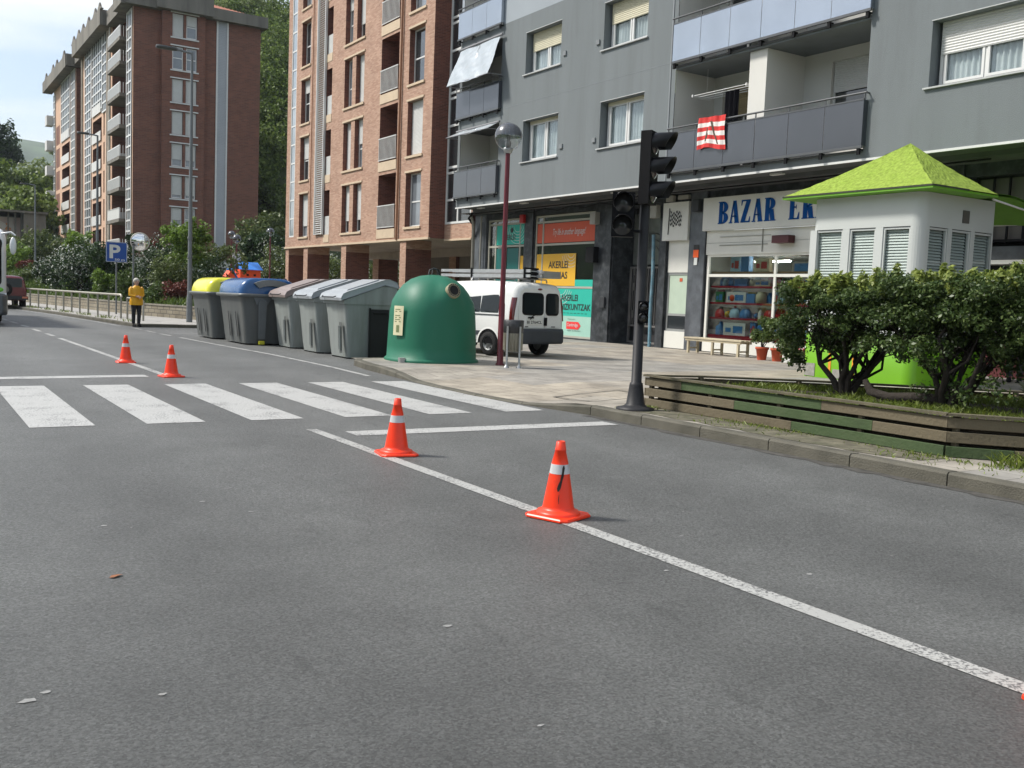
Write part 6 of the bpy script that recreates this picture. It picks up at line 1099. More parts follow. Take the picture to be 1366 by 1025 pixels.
b.add([(ex0, ey0, 3.66), (ex1, ey0, 3.66), (ex1, ey1, 3.66), (ex0, ey1, 3.66), (ex0, ey0, 3.625), (ex1, ey0, 3.625), (ex1, ey1, 3.625), (ex0, ey1, 3.625)], [(0, 1, 5, 4), (1, 2, 6, 5), (2, 3, 7, 6), (3, 0, 4, 7), (4, 5, 6, 7)]); b.build('eaves', mat('eaves_green', S(96, 150, 30), .6), ki)
b = MB(); b.box(ex0-.01, ex0+.02, ey0, ey1, 3.66, 3.69); b.box(ex0+.02, 16.1, ey0-.01, ey0+.02, 3.66, 3.69); b.build('ragged_edge', mat('dark_felt', (.04, .045, .03), .9, .3, 20), ki)
# the sagging lime awning beyond the right-hand side
b = MB(); V = []; nn = 12
for i in range(nn+1):
    for j in range(5): t = i/nn; u = j/4; V.append((ex1-.1+2.5*t, ey0+.1+(ey1-ey0)*u*.9, 3.69+.05*math.sin(math.pi*min(1, t*1.6))-.3*t*t-.02*math.sin(u*9)))
b.add(V, [(i*5+j, (i+1)*5+j, (i+1)*5+j+1, i*5+j+1) for i in range(nn) for j in range(4)], True); b.add([(x, y, z-.04) for x, y, z in V], [(i*5+j, (i+1)*5+j, (i+1)*5+j+1, i*5+j+1) for i in range(nn) for j in range(4)], True); o = b.build('side_canopy', mat('eaves_green', 0), ki, rec=False); b = MB(); b.tube([(ex1+2.4, ey0+.1, 3.36), (ex1+2.4, ey1-.2, 3.36)], .02, 6); b.tube([(ex1, ey0+.1, 3.6), (ex1+2.4, ey0+.1, 3.35)], .018, 6); b.build('canopy_edge', M_TRIMW, ki)
b = MB()
for (y, z0, z1) in ((12.5, .2, .75), (11.95, .2, .75)): b.box(X0-.04, X0-.031, y-.03, y+.03, z0, z1)
b.build('rust_patch', mat('rust_orange', S(215, 140, 40), .8, .3, 20), ki); b = MB(); b.box(X0-.04, X0-.031, 12.05, 12.42, .17, .34); b.box(X0-.04, X0-.031, 12.85, 13.1, .17, .42); b.build('bare_patch', mat('bare_grey', S(140, 138, 130), .8, .3, 15), ki)
# ------------------------------------------------------------ bench and flower pots in front of the bazaar
be = thing('bench', 'pale weathered backless wooden bench in front of the bazaar window', 'bench', (18.9, 19.3, .16)); M_BEN = mat('bench_wood', S(176, 165, 140), .8, .2, 4, .3, 25, dirt=.3)
b = MB()
for i in range(3): b.bbox(18.72+.16*i, 18.86+.16*i, 18.15, 20.35, .56, .6, .006)
b.build('seat', M_BEN, be)
for y in (18.3, 19.25, 20.2):
    for x in (18.75, 19.1): b = MB(); b.box(x, x+.06, y-.03, y+.03, .16, .56); b.build('leg', M_BEN, be)
b = MB(); b.box(18.74, 18.79, 18.2, 20.3, .5, .555); b.box(19.12, 19.17, 18.2, 20.3, .5, .555)
for y in (18.3, 19.25, 20.2): b.box(18.81, 19.1, y-.02, y+.02, .28, .32)
b.build('frame', M_BEN, be)
M_TERR = mat('terracotta', S(176, 78, 48), .8, .12, 6); M_POTL = leafmat('pot_plant_leaves', (.05, .09, .02), (.13, .18, .05), trans=.3)
for (x, y, lab, sd) in ((18.6, 17.3, 'leafy plant in a terracotta pot next to the bench, left one of the pair', 41), (18.6, 16.8, 'leafy plant in a terracotta pot behind the hedge, right one of the pair', 42)):
    t = thing('potted_plant', lab, 'potted plant', (x, y, .16)); b = MB(); b.lathe([(.11, 0), (.15, .27), (.17, .27), (.175, .33), (.155, .33), (.15, .29), (.001, .28)], n=18); b.build('pot', M_TERR, t, local=True); b = MB(); rg = random.Random(sd)
    for i in range(7): limb(b, (0, 0, .27), (rg.uniform(-.25, .25), rg.uniform(-.25, .25), rg.uniform(.6, 1.0)), .012, .005, rg, 4, .08, 5)
    b.build('stem', M_BARK, t, local=True); leaves('foliage', M_POTL, t, [(rg.uniform(-.22, .22), rg.uniform(-.22, .22), rg.uniform(.5, 1.0), .16, .16, .14) for i in range(9)], 1400, .05, sd, shell=.8, asp=1.9)
t = thing('flower_trough', 'white flower trough with red flowers on the ground by the kiosk', 'flower box', (18.6, 16.0, .16)); b = MB(); b.bbox(-.12, .12, -.5, .5, 0, .12); b.build('trough', M_TRIMW, t, local=True); rg = random.Random(5); leaves('foliage', M_POTL, t, [(0, -.4+.2*i, .22, .12, .12, .12) for i in range(5)], 500, .05, 51, shell=.8); leaves('flowers', mat('red_petals', S(190, 40, 60), .6, isl=.3), t, [(0, -.4+.2*i, .32, .12, .12, .06) for i in range(5)], 60, .05, 52)
# ------------------------------------------------------------ laundry and flag on the balcony
t = thing('striped_flag', 'red and white striped flag draped over the first floor balcony rail', 'flag', (18.3, 19.2, 6.4)); V = []; nu, nv = 22, 22
def fl(u, v): return (18.305-.02*math.sin(u*14+v*3)-.012*math.sin(u*31)-.015*v, 19.76-1.02*u+.03*math.sin(v*4)*u, 6.46-.84*v+.05*math.sin(u*5)*(v)-.03*u)
rw = [MB(), MB()]
for i in range(nu):
    for j in range(nv):
        s_ = int(j/nv*7) % 2; P = [fl(i/nu, j/nv), fl((i+1)/nu, j/nv), fl((i+1)/nu, (j+1)/nv), fl(i/nu, (j+1)/nv)]; rw[s_].add(P, [(0, 1, 2, 3)], True)
M_FR = mat('flag_red', S(200, 48, 44), .8, .08, 5); M_FW = mat('flag_white', S(225, 218, 212), .8, .05, 5); rw[0].build('red_stripes', M_FR, t, rec=False); rw[1].build('white_stripes', M_FW, t, rec=False)
b = MB(); rg = random.Random(8)
def onflag(u, v): p = fl(u, v); return (p[0]-.006, p[1], p[2])
for (u0, u1, v0, v1, w) in ((.3, .55, .75, .2, .02), (.5, .62, .15, .6, .03), (.35, .3, .35, .8, .02), (.6, .75, .5, .85, .025), (.25, .7, .82, .88, .03), (.4, .5, .1, .32, .03)):
    b.quad(onflag(u0-w, v0), onflag(u0+w, v0), onflag(u1+w, v1), onflag(u1-w, v1))
b.build('emblem', mat('flag_dark', (.08, .06, .04), .8), t, rec=False)
t = thing('clothes_airer', 'white ceiling clothes airer in the left half of the first floor balcony', 'clothes airer', (19, 19.6, 7.2)); b = MB()
for x in (18.75, 18.95, 19.15, 19.35): b.tube([(x, 20.5, 7.22), (x, 18.5, 7.22)], .012, 5)
for y in (20.5, 18.5): b.box(18.7, 19.4, y-.02, y+.02, 7.18, 7.25)
for y in (20.3, 18.7): b.tube([(19.05, y, 7.25), (19.05, y, 7.96)], .006, 4)
b.build('rack', M_TRIMW, t); c_ = thing('hanging_cloth', 'black garment hanging from the clothes airer', 'clothes', (18.95, 19.2, 6.9)); b = MB(); curtain(b, FX(18.93), 18.95, 19.45, 6.4, 7.2, 0, .03, .17); b.build('fabric', mat('black_fabric', (.006, .006, .008), .95, spec=.05), c_)
# ------------------------------------------------------------ vehicles
M_VW = mat('van_white', S(222, 222, 218), .3, .03, 1.5, coat=.5, dirt=.12, dcol=(.4, .38, .34), dscale=3); M_BUMP = mat('bumper_grey', S(52, 56, 62), .6, .08, 4); M_TYRE = mat('tyre', (.02, .02, .02), .85, .1, 10, spec=.2, dirt=.3, dcol=(.08, .075, .07)); M_RIM = mat('wheel_steel', S(120, 122, 122), .4, .1, 6, metal=.5); M_CARG = mat('car_glass', (.012, .017, .018), .04, .2, .8, spec=.3); M_TAIL = mat('tail_lamp_red', S(95, 12, 16), .15, .1, 10, coat=.8); M_PLATE = mat('number_plate', S(215, 215, 208), .5)
def wheel(par, x, y, r, w, side):
    c = (x, y, r); b = MB(); s = side
    b.lathe([(r*.62, -w/2), (r*.9, -w/2), (r, -w*.32), (r, w*.32), (r*.9, w/2), (r*.62, w/2)], n=26, axis='x', c=c, cap=False); t = b.build('wheel', M_TYRE, par, local=True)
    b = MB(); b.lathe([(r*.64, 0), (r*.62, s*w*.4), (r*.56, s*w*.42), (r*.5, s*w*.22), (r*.22, s*w*.3), (r*.14, s*w*.38), (.001, s*w*.38)], n=22, axis='x', c=c); b.build('rim', M_RIM, t, local=True)
    b = MB()
    for i in range(6): a = i*math.pi/3; cy, cz = y+r*.4*math.cos(a), r+r*.4*math.sin(a); b.sphere((x+s*w*.28, cy, cz), r*.07, 8, (.5, 1, 1))
    b.build('vent_hole', M_BLACK, t, local=True)
def section(y, w, zb, zbelt, zt, wt=None, n=0):
    wt = wt or w*.86; P = [(0, zb), (w*.9, zb), (w*.99, zb+.1), (w, zb+.3), (w, zbelt-.08), (w*.985, zbelt), (wt+(w-wt)*.35, zbelt+(zt-zbelt)*.62), (wt, zt-.12), (wt-.05, zt-.045), (wt-.16, zt-.008), (wt*.5, zt+.012), (0, zt+.016)]
    return [(x, y, z) for x, z in P]+[(-x, y, z) for x, z in P[-2:0:-1]]
va = thing('parked_van', 'white van with an aluminium ladder on its roof rack parked outside the language school', 'van', (12.52, 18.45, .14), R(10)); va.scale = (1, 1, .93)
b = MB(); st = [(.0, .74, .42, 1.02, 1.66, .62), (.03, .79, .36, 1.02, 1.74, .67), (.12, .825, .33, 1.02, 1.8, .7), (.5, .83, .3, 1.02, 1.83, .715), (1.5, .83, .28, 1.0, 1.85, .72), (2.4, .83, .28, .98, 1.82, .715), (2.75, .825, .28, .96, 1.74, .7), (3.2, .81, .28, .95, 1.32, .66), (3.45, .79, .3, .92, 1.08, .66), (3.8, .73, .32, .8, .93, .6), (3.98, .6, .36, .6, .74, .5)]
b.loft([section(y, w, zb, zl, zt, wt) for y, w, zb, zl, zt, wt in st]); b.build('body', M_VW, va, local=True)
def rpoly(x0, x1, z0, z1, r, n=4):
    out = []
    for cx, cz, a0 in ((x1-r, z0+r, -90), (x1-r, z1-r, 0), (x0+r, z1-r, 90), (x0+r, z0+r, 180)):
        for i in range(n+1): a = math.radians(a0+90*i/n); out.append((cx+r*math.cos(a), cz+r*math.sin(a)))
    return out
# rear doors: split left of centre, windows with black rubber surround
def rearpanel(nm, m, poly, y, par=va, th=.012, lean=.1):
    yy_ = lambda z: y-.0+(max(0, z-1.0))*lean; b = MB(); n = len(poly); b.add([(x, yy_(z), z) for x, z in poly]+[(x, yy_(z)+th, z) for x, z in poly], [tuple(range(n)), tuple(range(2*n-1, n-1, -1))]+[(i, n+i, n+(i+1) % n, (i+1) % n) for i in range(n)]); return b.build(nm, m, par, local=True)
dl = rearpanel('rear_door', M_VW, [(-.62, .72), (.155, .72), (.155, 1.68), (-.5, 1.68), (-.6, 1.5), (-.66, 1.1)], -.022, lean=.035); dr_ = rearpanel('rear_door', M_VW, [(.17, .72), (.66, .72), (.68, 1.1), (.62, 1.5), (.5, 1.68), (.17, 1.68)], -.022, lean=.035)
for d_, x0, x1 in ((dl, -.52, .09), (dr_, .22, .58)):
    rearpanel('window_seal', M_BLACK, rpoly(x0-.03, x1+.03, 1.03, 1.58, .1), -.03, d_, lean=.035); rearpanel('rear_window', M_CARG, rpoly(x0+.01, x1-.01, 1.07, 1.54, .08), -.038, d_, lean=.035)
b = MB(); b.box(-.42, .1, -.034, -.023, .8, .93); b.build('number_plate', M_PLATE, va, local=True); b = MB(); write(b, 'BI 2764CL', (-.4, -.038, .825), (1, 0, 0), .075, .46, bold=.02); b.build('plate_lettering', M_TXK, va, local=True)
b = MB(); b.box(.13, .22, -.05, -.03, .78, .98); b.build('door_handle', M_BLACK, va, local=True); b = MB(); b.tube([(-.18, -.05, 1.04), (-.28, -.06, .99), (-.32, -.06, .93)], .012, 6); b.box(-.38, -.2, -.05, -.035, .955, .99); b.build('rear_wiper', M_BLACK, va, local=True)
b = MB(); b.box(.38, .5, -.034, -.023, .745, .765); b.box(-.45, -.36, -.034, -.023, .745, .765); b.build('badge', M_DKGREY, va, local=True)
for s in (-1, 1):
    b = MB(); b.loft([[(s*(x), y, z) for x, y in ((.75-.12*t, .012), (.80-.11*t, .012), (.842-.095*t, .08), (.80-.1*t, .16))] for z, t in ((.9, -.05), (1.0, .02), (1.15, .14), (1.32, .42), (1.45, .66))]); b.build('tail_light', M_TAIL, va, local=True)
b = MB(); b.sphere((0, .0, 1.67), .06, 10, (1.3, .5, .45)); b.build('brake_light', M_TAIL, va, local=True)
b = MB(); pr = [(.86, .05), (.87, .32), (.87, .34), (.835, .34), (-.835, .34), (-.87, .34), (-.87, .32), (-.86, .05), (-.74, -.08), (-.3, -.12), (.3, -.12), (.74, -.08)]
b.loft([[(x*.97, y*.9+.02, .33) for x, y in pr], [(x, y, .38) for x, y in pr], [(x, y, .64) for x, y in pr], [(x*.985, y*.92+.01, .7) for x, y in pr]], smooth=False); b.build('rear_bumper', M_BUMP, va, local=True)
for s in (-1, 1):
    def side(nm, m, poly, off): 
        def xs(z): return s*(.83+off-max(0, (z-1.0))*.155)
        n = len(poly); b = MB(); b.add([(xs(z), y, z) for y, z in poly]+[(xs(z)-s*.02, y, z) for y, z in poly], [tuple(range(n)), tuple(range(2*n-1, n-1, -1))]+[(i, n+i, n+(i+1) % n, (i+1) % n) for i in range(n)]); return b.build(nm, m, va, local=True)
    side('side_window', M_CARG, [(.5, 1.07), (1.12, 1.07), (1.12, 1.5), (.56, 1.5), (.48, 1.42)], .006); side('side_window', M_CARG, [(1.15, 1.07), (1.75, 1.07), (1.75, 1.5), (1.15, 1.5)], .006); side('side_window', M_CARG, [(1.84, 1.05), (2.85, 1.03), (2.6, 1.35), (2.42, 1.5), (1.84, 1.5)], .006)
    side('side_moulding', M_BUMP, [(.75, .5), (3.0, .5), (3.0, .6), (.75, .6)], .012); side('sliding_rail', M_DKGREY, [(.3, 1.0), (1.9, 1.0), (1.9, 1.02), (.3, 1.02)], .01)
    for yc in (.78, 3.35):
        P = [(yc+.36*math.cos(a), .3+.36*math.sin(a)) for a in np.linspace(0, math.pi, 14)]; n = len(P); b = MB(); b.add([(s*.842, y, z) for y, z in P]+[(s*.6, y, z) for y, z in P], [tuple(range(n)), tuple(range(2*n-1, n-1, -1))]+[(i, i+n, (i+1) % n+n, (i+1) % n) for i in range(n)]); b.build('wheel_arch', M_BLACK, va, local=True); b = MB(); Q = [(yc+.41*math.cos(a), .3+.41*math.sin(a)) for a in np.linspace(0, math.pi, 14)]
        for i in range(13): b.quad((s*.85, *P[i]), (s*.85, *P[i+1]), (s*.843, *Q[i+1]), (s*.843, *Q[i]))
        b.build('arch_lip', M_VW, va, local=True, rec=False); wheel(va, s*.77, yc, .3, .18, s)
    b = MB(); b.sphere((s*.93, 2.72, 1.08), .1, 12, (.8, .7, 1.1)); b.build('wing_mirror', M_BUMP, va, local=True)
for y in (.5, 1.6): b = MB(); b.tube([(-.7, y, 1.84), (-.68, y, 1.92), (.68, y, 1.92), (.7, y, 1.84)], .018, 6); b.build('roof_bar', M_ALU, va, local=True)
la_ = thing('ladder', 'aluminium extension ladder lying folded on the roof rack of the white van', 'ladder', (12.52, 18.45, .14), R(10)); la_.scale = (1, 1, .94); b = MB()
for z in (1.96, 2.08):
    for x in (-.42, -.06): b.box(x-.015, x+.015, -.1, 3.1, z-.035, z+.035)
    for i in range(13): b.tube([(-.42, .05+i*.25, z), (-.06, .05+i*.25, z)], .014, 6)
b.build('rails', mat('ladder_aluminium', S(190, 192, 194), .35, .1, 8, metal=.5), la_, local=True); b = MB(); b.box(-.46, -.02, .05, .09, 1.9, 2.16); b.box(-.46, -.43, 1.9, 1.94, 1.9, 2.15); b.build('strap', M_BLACK, la_, local=True)
pb = thing('pipe_tray', 'scratched aluminium tray beside the ladder on the roof rack of the white van', 'tray', (12.52, 18.45, .14), R(10)); pb.scale = (1, 1, .94); b = MB(); b.box(.05, .6, -.05, 2.4, 1.93, 1.96); b.box(.05, .07, -.05, 2.4, 1.96, 2.1); b.box(.58, .6, -.05, 2.4, 1.96, 2.1); b.box(.07, .58, -.05, -.02, 1.96, 2.1); b.build('tray', M_ALU, pb, local=True); b = MB()
for i in range(5): b.tube([(.12+.1*i, .0, 1.99), (.12+.1*i, 2.3, 2.03)], .02, 6)
b.build('tube', M_DKGREY, pb, local=True)
# red off-roader seen from behind, with spare wheel
sv = thing('off_road_car', 'dark red off road car with a spare wheel on its back door driving away', 'car', (5.05, 55, 0), R(2)); M_CR = mat('car_maroon', S(95, 18, 26), .25, .05, 2, coat=.6)
b = MB(); b.loft([section(y, w, zb, zl, zt, wt) for y, w, zb, zl, zt, wt in [(0, .8, .5, 1.0, 1.56, .66), (.08, .85, .45, 1.0, 1.64, .7), (.6, .87, .42, 1.0, 1.67, .72), (2.2, .87, .42, 1.0, 1.65, .72), (2.9, .86, .42, .98, 1.2, .74), (4.2, .84, .45, .85, 1.0, .72), (4.4, .75, .5, .7, .85, .6)]]); b.build('body', M_CR, sv, local=True)
rearpanel('rear_window', M_CARG, rpoly(-.62, .62, 1.1, 1.54, .06), -.03, sv, lean=.05); b = MB(); b.lathe([(.22, 0), (.34, .01), (.36, -.1), (.33, -.2), (.2, -.22)], n=22, axis='y', c=(-.2, -.05, .98)); w_ = b.build('spare_wheel', M_TYRE, sv, local=True); b = MB(); b.lathe([(.001, -.24), (.19, -.23), (.2, -.2)], n=18, axis='y', c=(-.2, -.05, .98)); b.build('rim', M_RIM, w_, local=True)
b = MB(); b.box(-.88, .88, -.16, .1, .48, .66); b.build('rear_bumper', M_DKGREY, sv, local=True)
for s in (-1, 1):
    b = MB(); b.box(s*.66, s*.84, -.17, -.02, .7, .82) if 0 else b.box(min(s*.6, s*.85), max(s*.6, s*.85), -.18, -.15, .55, .64); b.build('tail_light', mat('amber_red', S(200, 120, 90), .2, coat=.6), sv, local=True)
    for yc in (.75, 3.4): wheel(sv, s*.74, yc, .36, .24, s)
# coach coming the other way
bu = thing('coach', 'white and dark grey coach with green emblem coming down the street at the left edge', 'bus', (1.93, 35, 0)); M_CW = mat('coach_white', S(215, 218, 218), .3, .03, 1, coat=.5); M_CG = mat('coach_grey', S(70, 76, 80), .35, .05, 1, coat=.4)
def bsec(y, w, zb, zt, r=.22): P = rpoly(-w, w, zb, zt, r, 4); return [(x, y, z) for x, z in P]
b = MB(); b.loft([bsec(-.02, 1.0, .8, 2.5, .3), bsec(.06, 1.14, .78, 2.78, .28), bsec(.25, 1.25, .76, 2.98, .25), bsec(.8, 1.27, .75, 3.1), bsec(11, 1.27, .75, 3.1)]); b.build('body', M_CW, bu, local=True)
b = MB(); b.loft([bsec(-.16, 1.1, .34, .95, .12), bsec(-.06, 1.22, .32, 1.0, .1), bsec(.2, 1.28, .3, 1.0, .08), bsec(1.3, 1.285, .3, .9, .06)]); b.build('front_bumper', M_CG, bu, local=True)
b = MB(); b.loft([bsec(1.3, 1.28, .3, .8, .05), bsec(2.4, 1.28, .3, .8, .05)]) if 0 else b.loft([bsec(2.5, 1.28, .3, .8, .05), bsec(11, 1.28, .3, .8, .05)]); b.build('skirt', M_CG, bu, local=True)
b = MB(); b.loft([[(x*.93, y, z) for x, y, z in bsec(-.06, 1.08, 1.2, 2.72, .2)], [(x, y, z) for x, y, z in bsec(.06, 1.12, 1.15, 2.8, .2)]]); b.build('windscreen', M_CARG, bu, local=True)
for s in (-1, 1):
    b = MB(); b.loft([[(s*x, y, z) for x, y, z in ((.78, -.18, .82), (1.18, -.1, .84), (1.24, .02, 1.02), (.85, -.14, .98))], [(s*x, y+.08, z) for x, y, z in ((.78, -.18, .82), (1.18, -.1, .84), (1.24, .02, 1.02), (.85, -.14, .98))]], smooth=False); b.build('headlight', mat('headlight_lens', S(215, 222, 228), .1, .25, 20, coat=.8), bu, local=True)
    b = MB(); b.tube([(s*1.1, .1, 2.9), (s*1.35, -.2, 2.95), (s*1.47, -.25, 2.85)], .03, 6); m_ = MB(); m_.sphere((s*1.4, -.25, 2.52), .28, 14, (.36, .3, 1)); o_ = m_.build('wing_mirror', M_CW, bu, local=True, smooth=True); b.build('mirror_arm', M_CW, o_, local=True)
    wheel(bu, s*1.08, 1.9, .48, .3, s); b = MB(); b.sphere((s*.6, -.16, .5), .07, 10, (1, .4, 1)); b.build('fog_light', M_REFL, bu, local=True)
b = MB(); b.sphere((.95, -.13, 1.12), .16, 12, (1.2, .2, .55)); b.build('green_emblem', mat('emblem_green', S(110, 190, 60), .4), bu, local=True); b = MB(); b.box(1.262, 1.275, 1.2, 10.8, 1.5, 2.7); b.box(-1.275, -1.262, 1.2, 10.8, 1.5, 2.7); b.build('side_window', M_CARG, bu, local=True)
# ------------------------------------------------------------ railing along the far kerb
ra = thing('metal_railing', 'galvanised tube railing along the far kerb beside the stone wall', 'railing', (7.6, 40, .12)); RP = [(7.6, 40.2), (7.42, 41.7), (7.26, 43.2), (7.12, 44.6), (7.0, 46), (6.88, 47.4), (6.74, 48.8), (6.6, 50.2), (6.42, 51.8), (6.22, 53.3), (6.02, 54.8), (5.8, 56.4), (5.55, 58), (5.25, 60)]
M_RAIL = mat('galvanised_rail', S(150, 148, 138), .5, .1, 4, metal=.4); 
for x, y in RP: b = MB(); b.tube([(x, y, .12), (x, y, 1.0)], .038, 8); b.build('post', M_DKGREY if False else M_RAIL, ra)
b = MB(); b.tube([(RP[0][0]+.01, RP[0][1]-.05, .95)]+[(x, y, 1.04) for x, y in RP], .042, 8); b.build('top_rail', mat('rail_bright', S(165, 160, 145), .4, .05, metal=.2), ra)
r2_ = thing('metal_hoop', 'separate lower tube hoop at the near end of the railing beside the person', 'railing', (7.9, 38.2, .12)); b = MB(); b.tube([(7.95, 37.9, .12), (7.95, 37.9, .85), (7.9, 38.1, .93), (7.72, 39.6, .93)], .038, 8); b.build('rail', M_RAIL, r2_); b = MB(); b.tube([(7.72, 39.6, .12), (7.72, 39.6, .93)], .038, 8); b.build('post', M_RAIL, r2_)
# ------------------------------------------------------------ signs
ps_ = thing('parking_sign', 'blue square parking sign reading P 50 m on a thin grey pole', 'sign', (8.5, 46, .12)); b = MB(); b.tube([(8.5, 46.03, .12), (8.5, 46.03, 2.5)], .035, 8); b.build('pole', M_GALV, ps_); b = MB(); b.box(8.06, 8.94, 45.97, 46.0, 2.42, 3.3); sp1 = b.build('plate', mat('sign_blue', S(18, 72, 150), .4), ps_)
b = MB()
for q in ((8.07, 8.93, 2.43, 2.445), (8.07, 8.93, 3.275, 3.29), (8.07, 8.085, 2.445, 3.275), (8.915, 8.93, 2.445, 3.275)): b.box(q[0], q[1], 45.96, 45.969, q[2], q[3])
write(b, 'P', (8.2, 45.965, 2.58), (1, 0, 0), .6, .46, bold=.03); write(b, '50 m', (8.42, 45.965, 2.48), (1, 0, 0), .1, .42, bold=.01); b.build('lettering', M_TXW, sp1)
cm = thing('traffic_mirror', 'round convex traffic mirror on a pole behind the person in yellow', 'mirror', (8.65, 43, .12)); b = MB(); b.tube([(8.62, 43.05, .12), (8.62, 43.05, 3.2)], .04, 8); b.build('pole', M_GALV, cm); b = MB(); qm = Vector((-.15, -1, -.05)).to_track_quat('Z', 'Y').to_matrix(); cc = Vector((8.87, 43, 3.25)); disc(b, cc, qm, [(.3, -.05), (.38, -.04), (.39, .0), (.36, .02), (.34, .0)], 28); b.build('rim', mat('mirror_rim', S(185, 180, 170), .5), cm); b = MB(); disc(b, cc, qm, [(.345, .005), (.3, .03), (.2, .055), (.1, .068), (.001, .072)], 28); b.build('mirror_glass', mat('mirror_silver', (.8, .8, .8), .04, 0, 1, metal=1), cm, smooth=True); b = MB(); b.tube([(8.62, 43.05, 3.2), (8.87, 43.05, 3.25)], .03, 6); b.build('bracket', M_GALV, cm)
# ------------------------------------------------------------ play house
ph = thing('play_house', 'orange red play house with blue pitched roofs behind the containers', 'play house', (19, 62, .8)); b = MB(); b.box(18.6, 19.9, 61, 62.2, .8, 2.7); b.box(17.75, 18.3, 61, 62, .8, 2.2); b.extr([(17.75, 61, 2.2), (18.3, 61, 2.2), (18.02, 61, 2.6)], (0, 1, 0)); b.build('wall', mat('play_orange', S(235, 85, 35), .5), ph); b = MB(); b.extr([(18.45, 60.8, 2.68), (20.0, 60.8, 2.68), (19.9, 61.6, 3.15), (18.65, 61.6, 3.15)], (0, .02, .03)); b.extr([(18.45, 62.4, 2.68), (18.65, 61.6, 3.15), (19.9, 61.6, 3.15), (20.0, 62.4, 2.68)], (0, .02, .03)); b.extr([(18.05, 60.9, 2.68), (18.4, 60.9, 2.15), (18.4, 62.1, 2.15), (18.05, 62.1, 2.68)], (.03, 0, .03)); b.build('roof', mat('play_blue', S(60, 130, 215), .45), ph); b = MB()
for x in (19.0, 19.45): b.box(x, x+.14, 60.98, 61.0, 2.3, 2.42)
b.build('window', M_BLACK, ph)
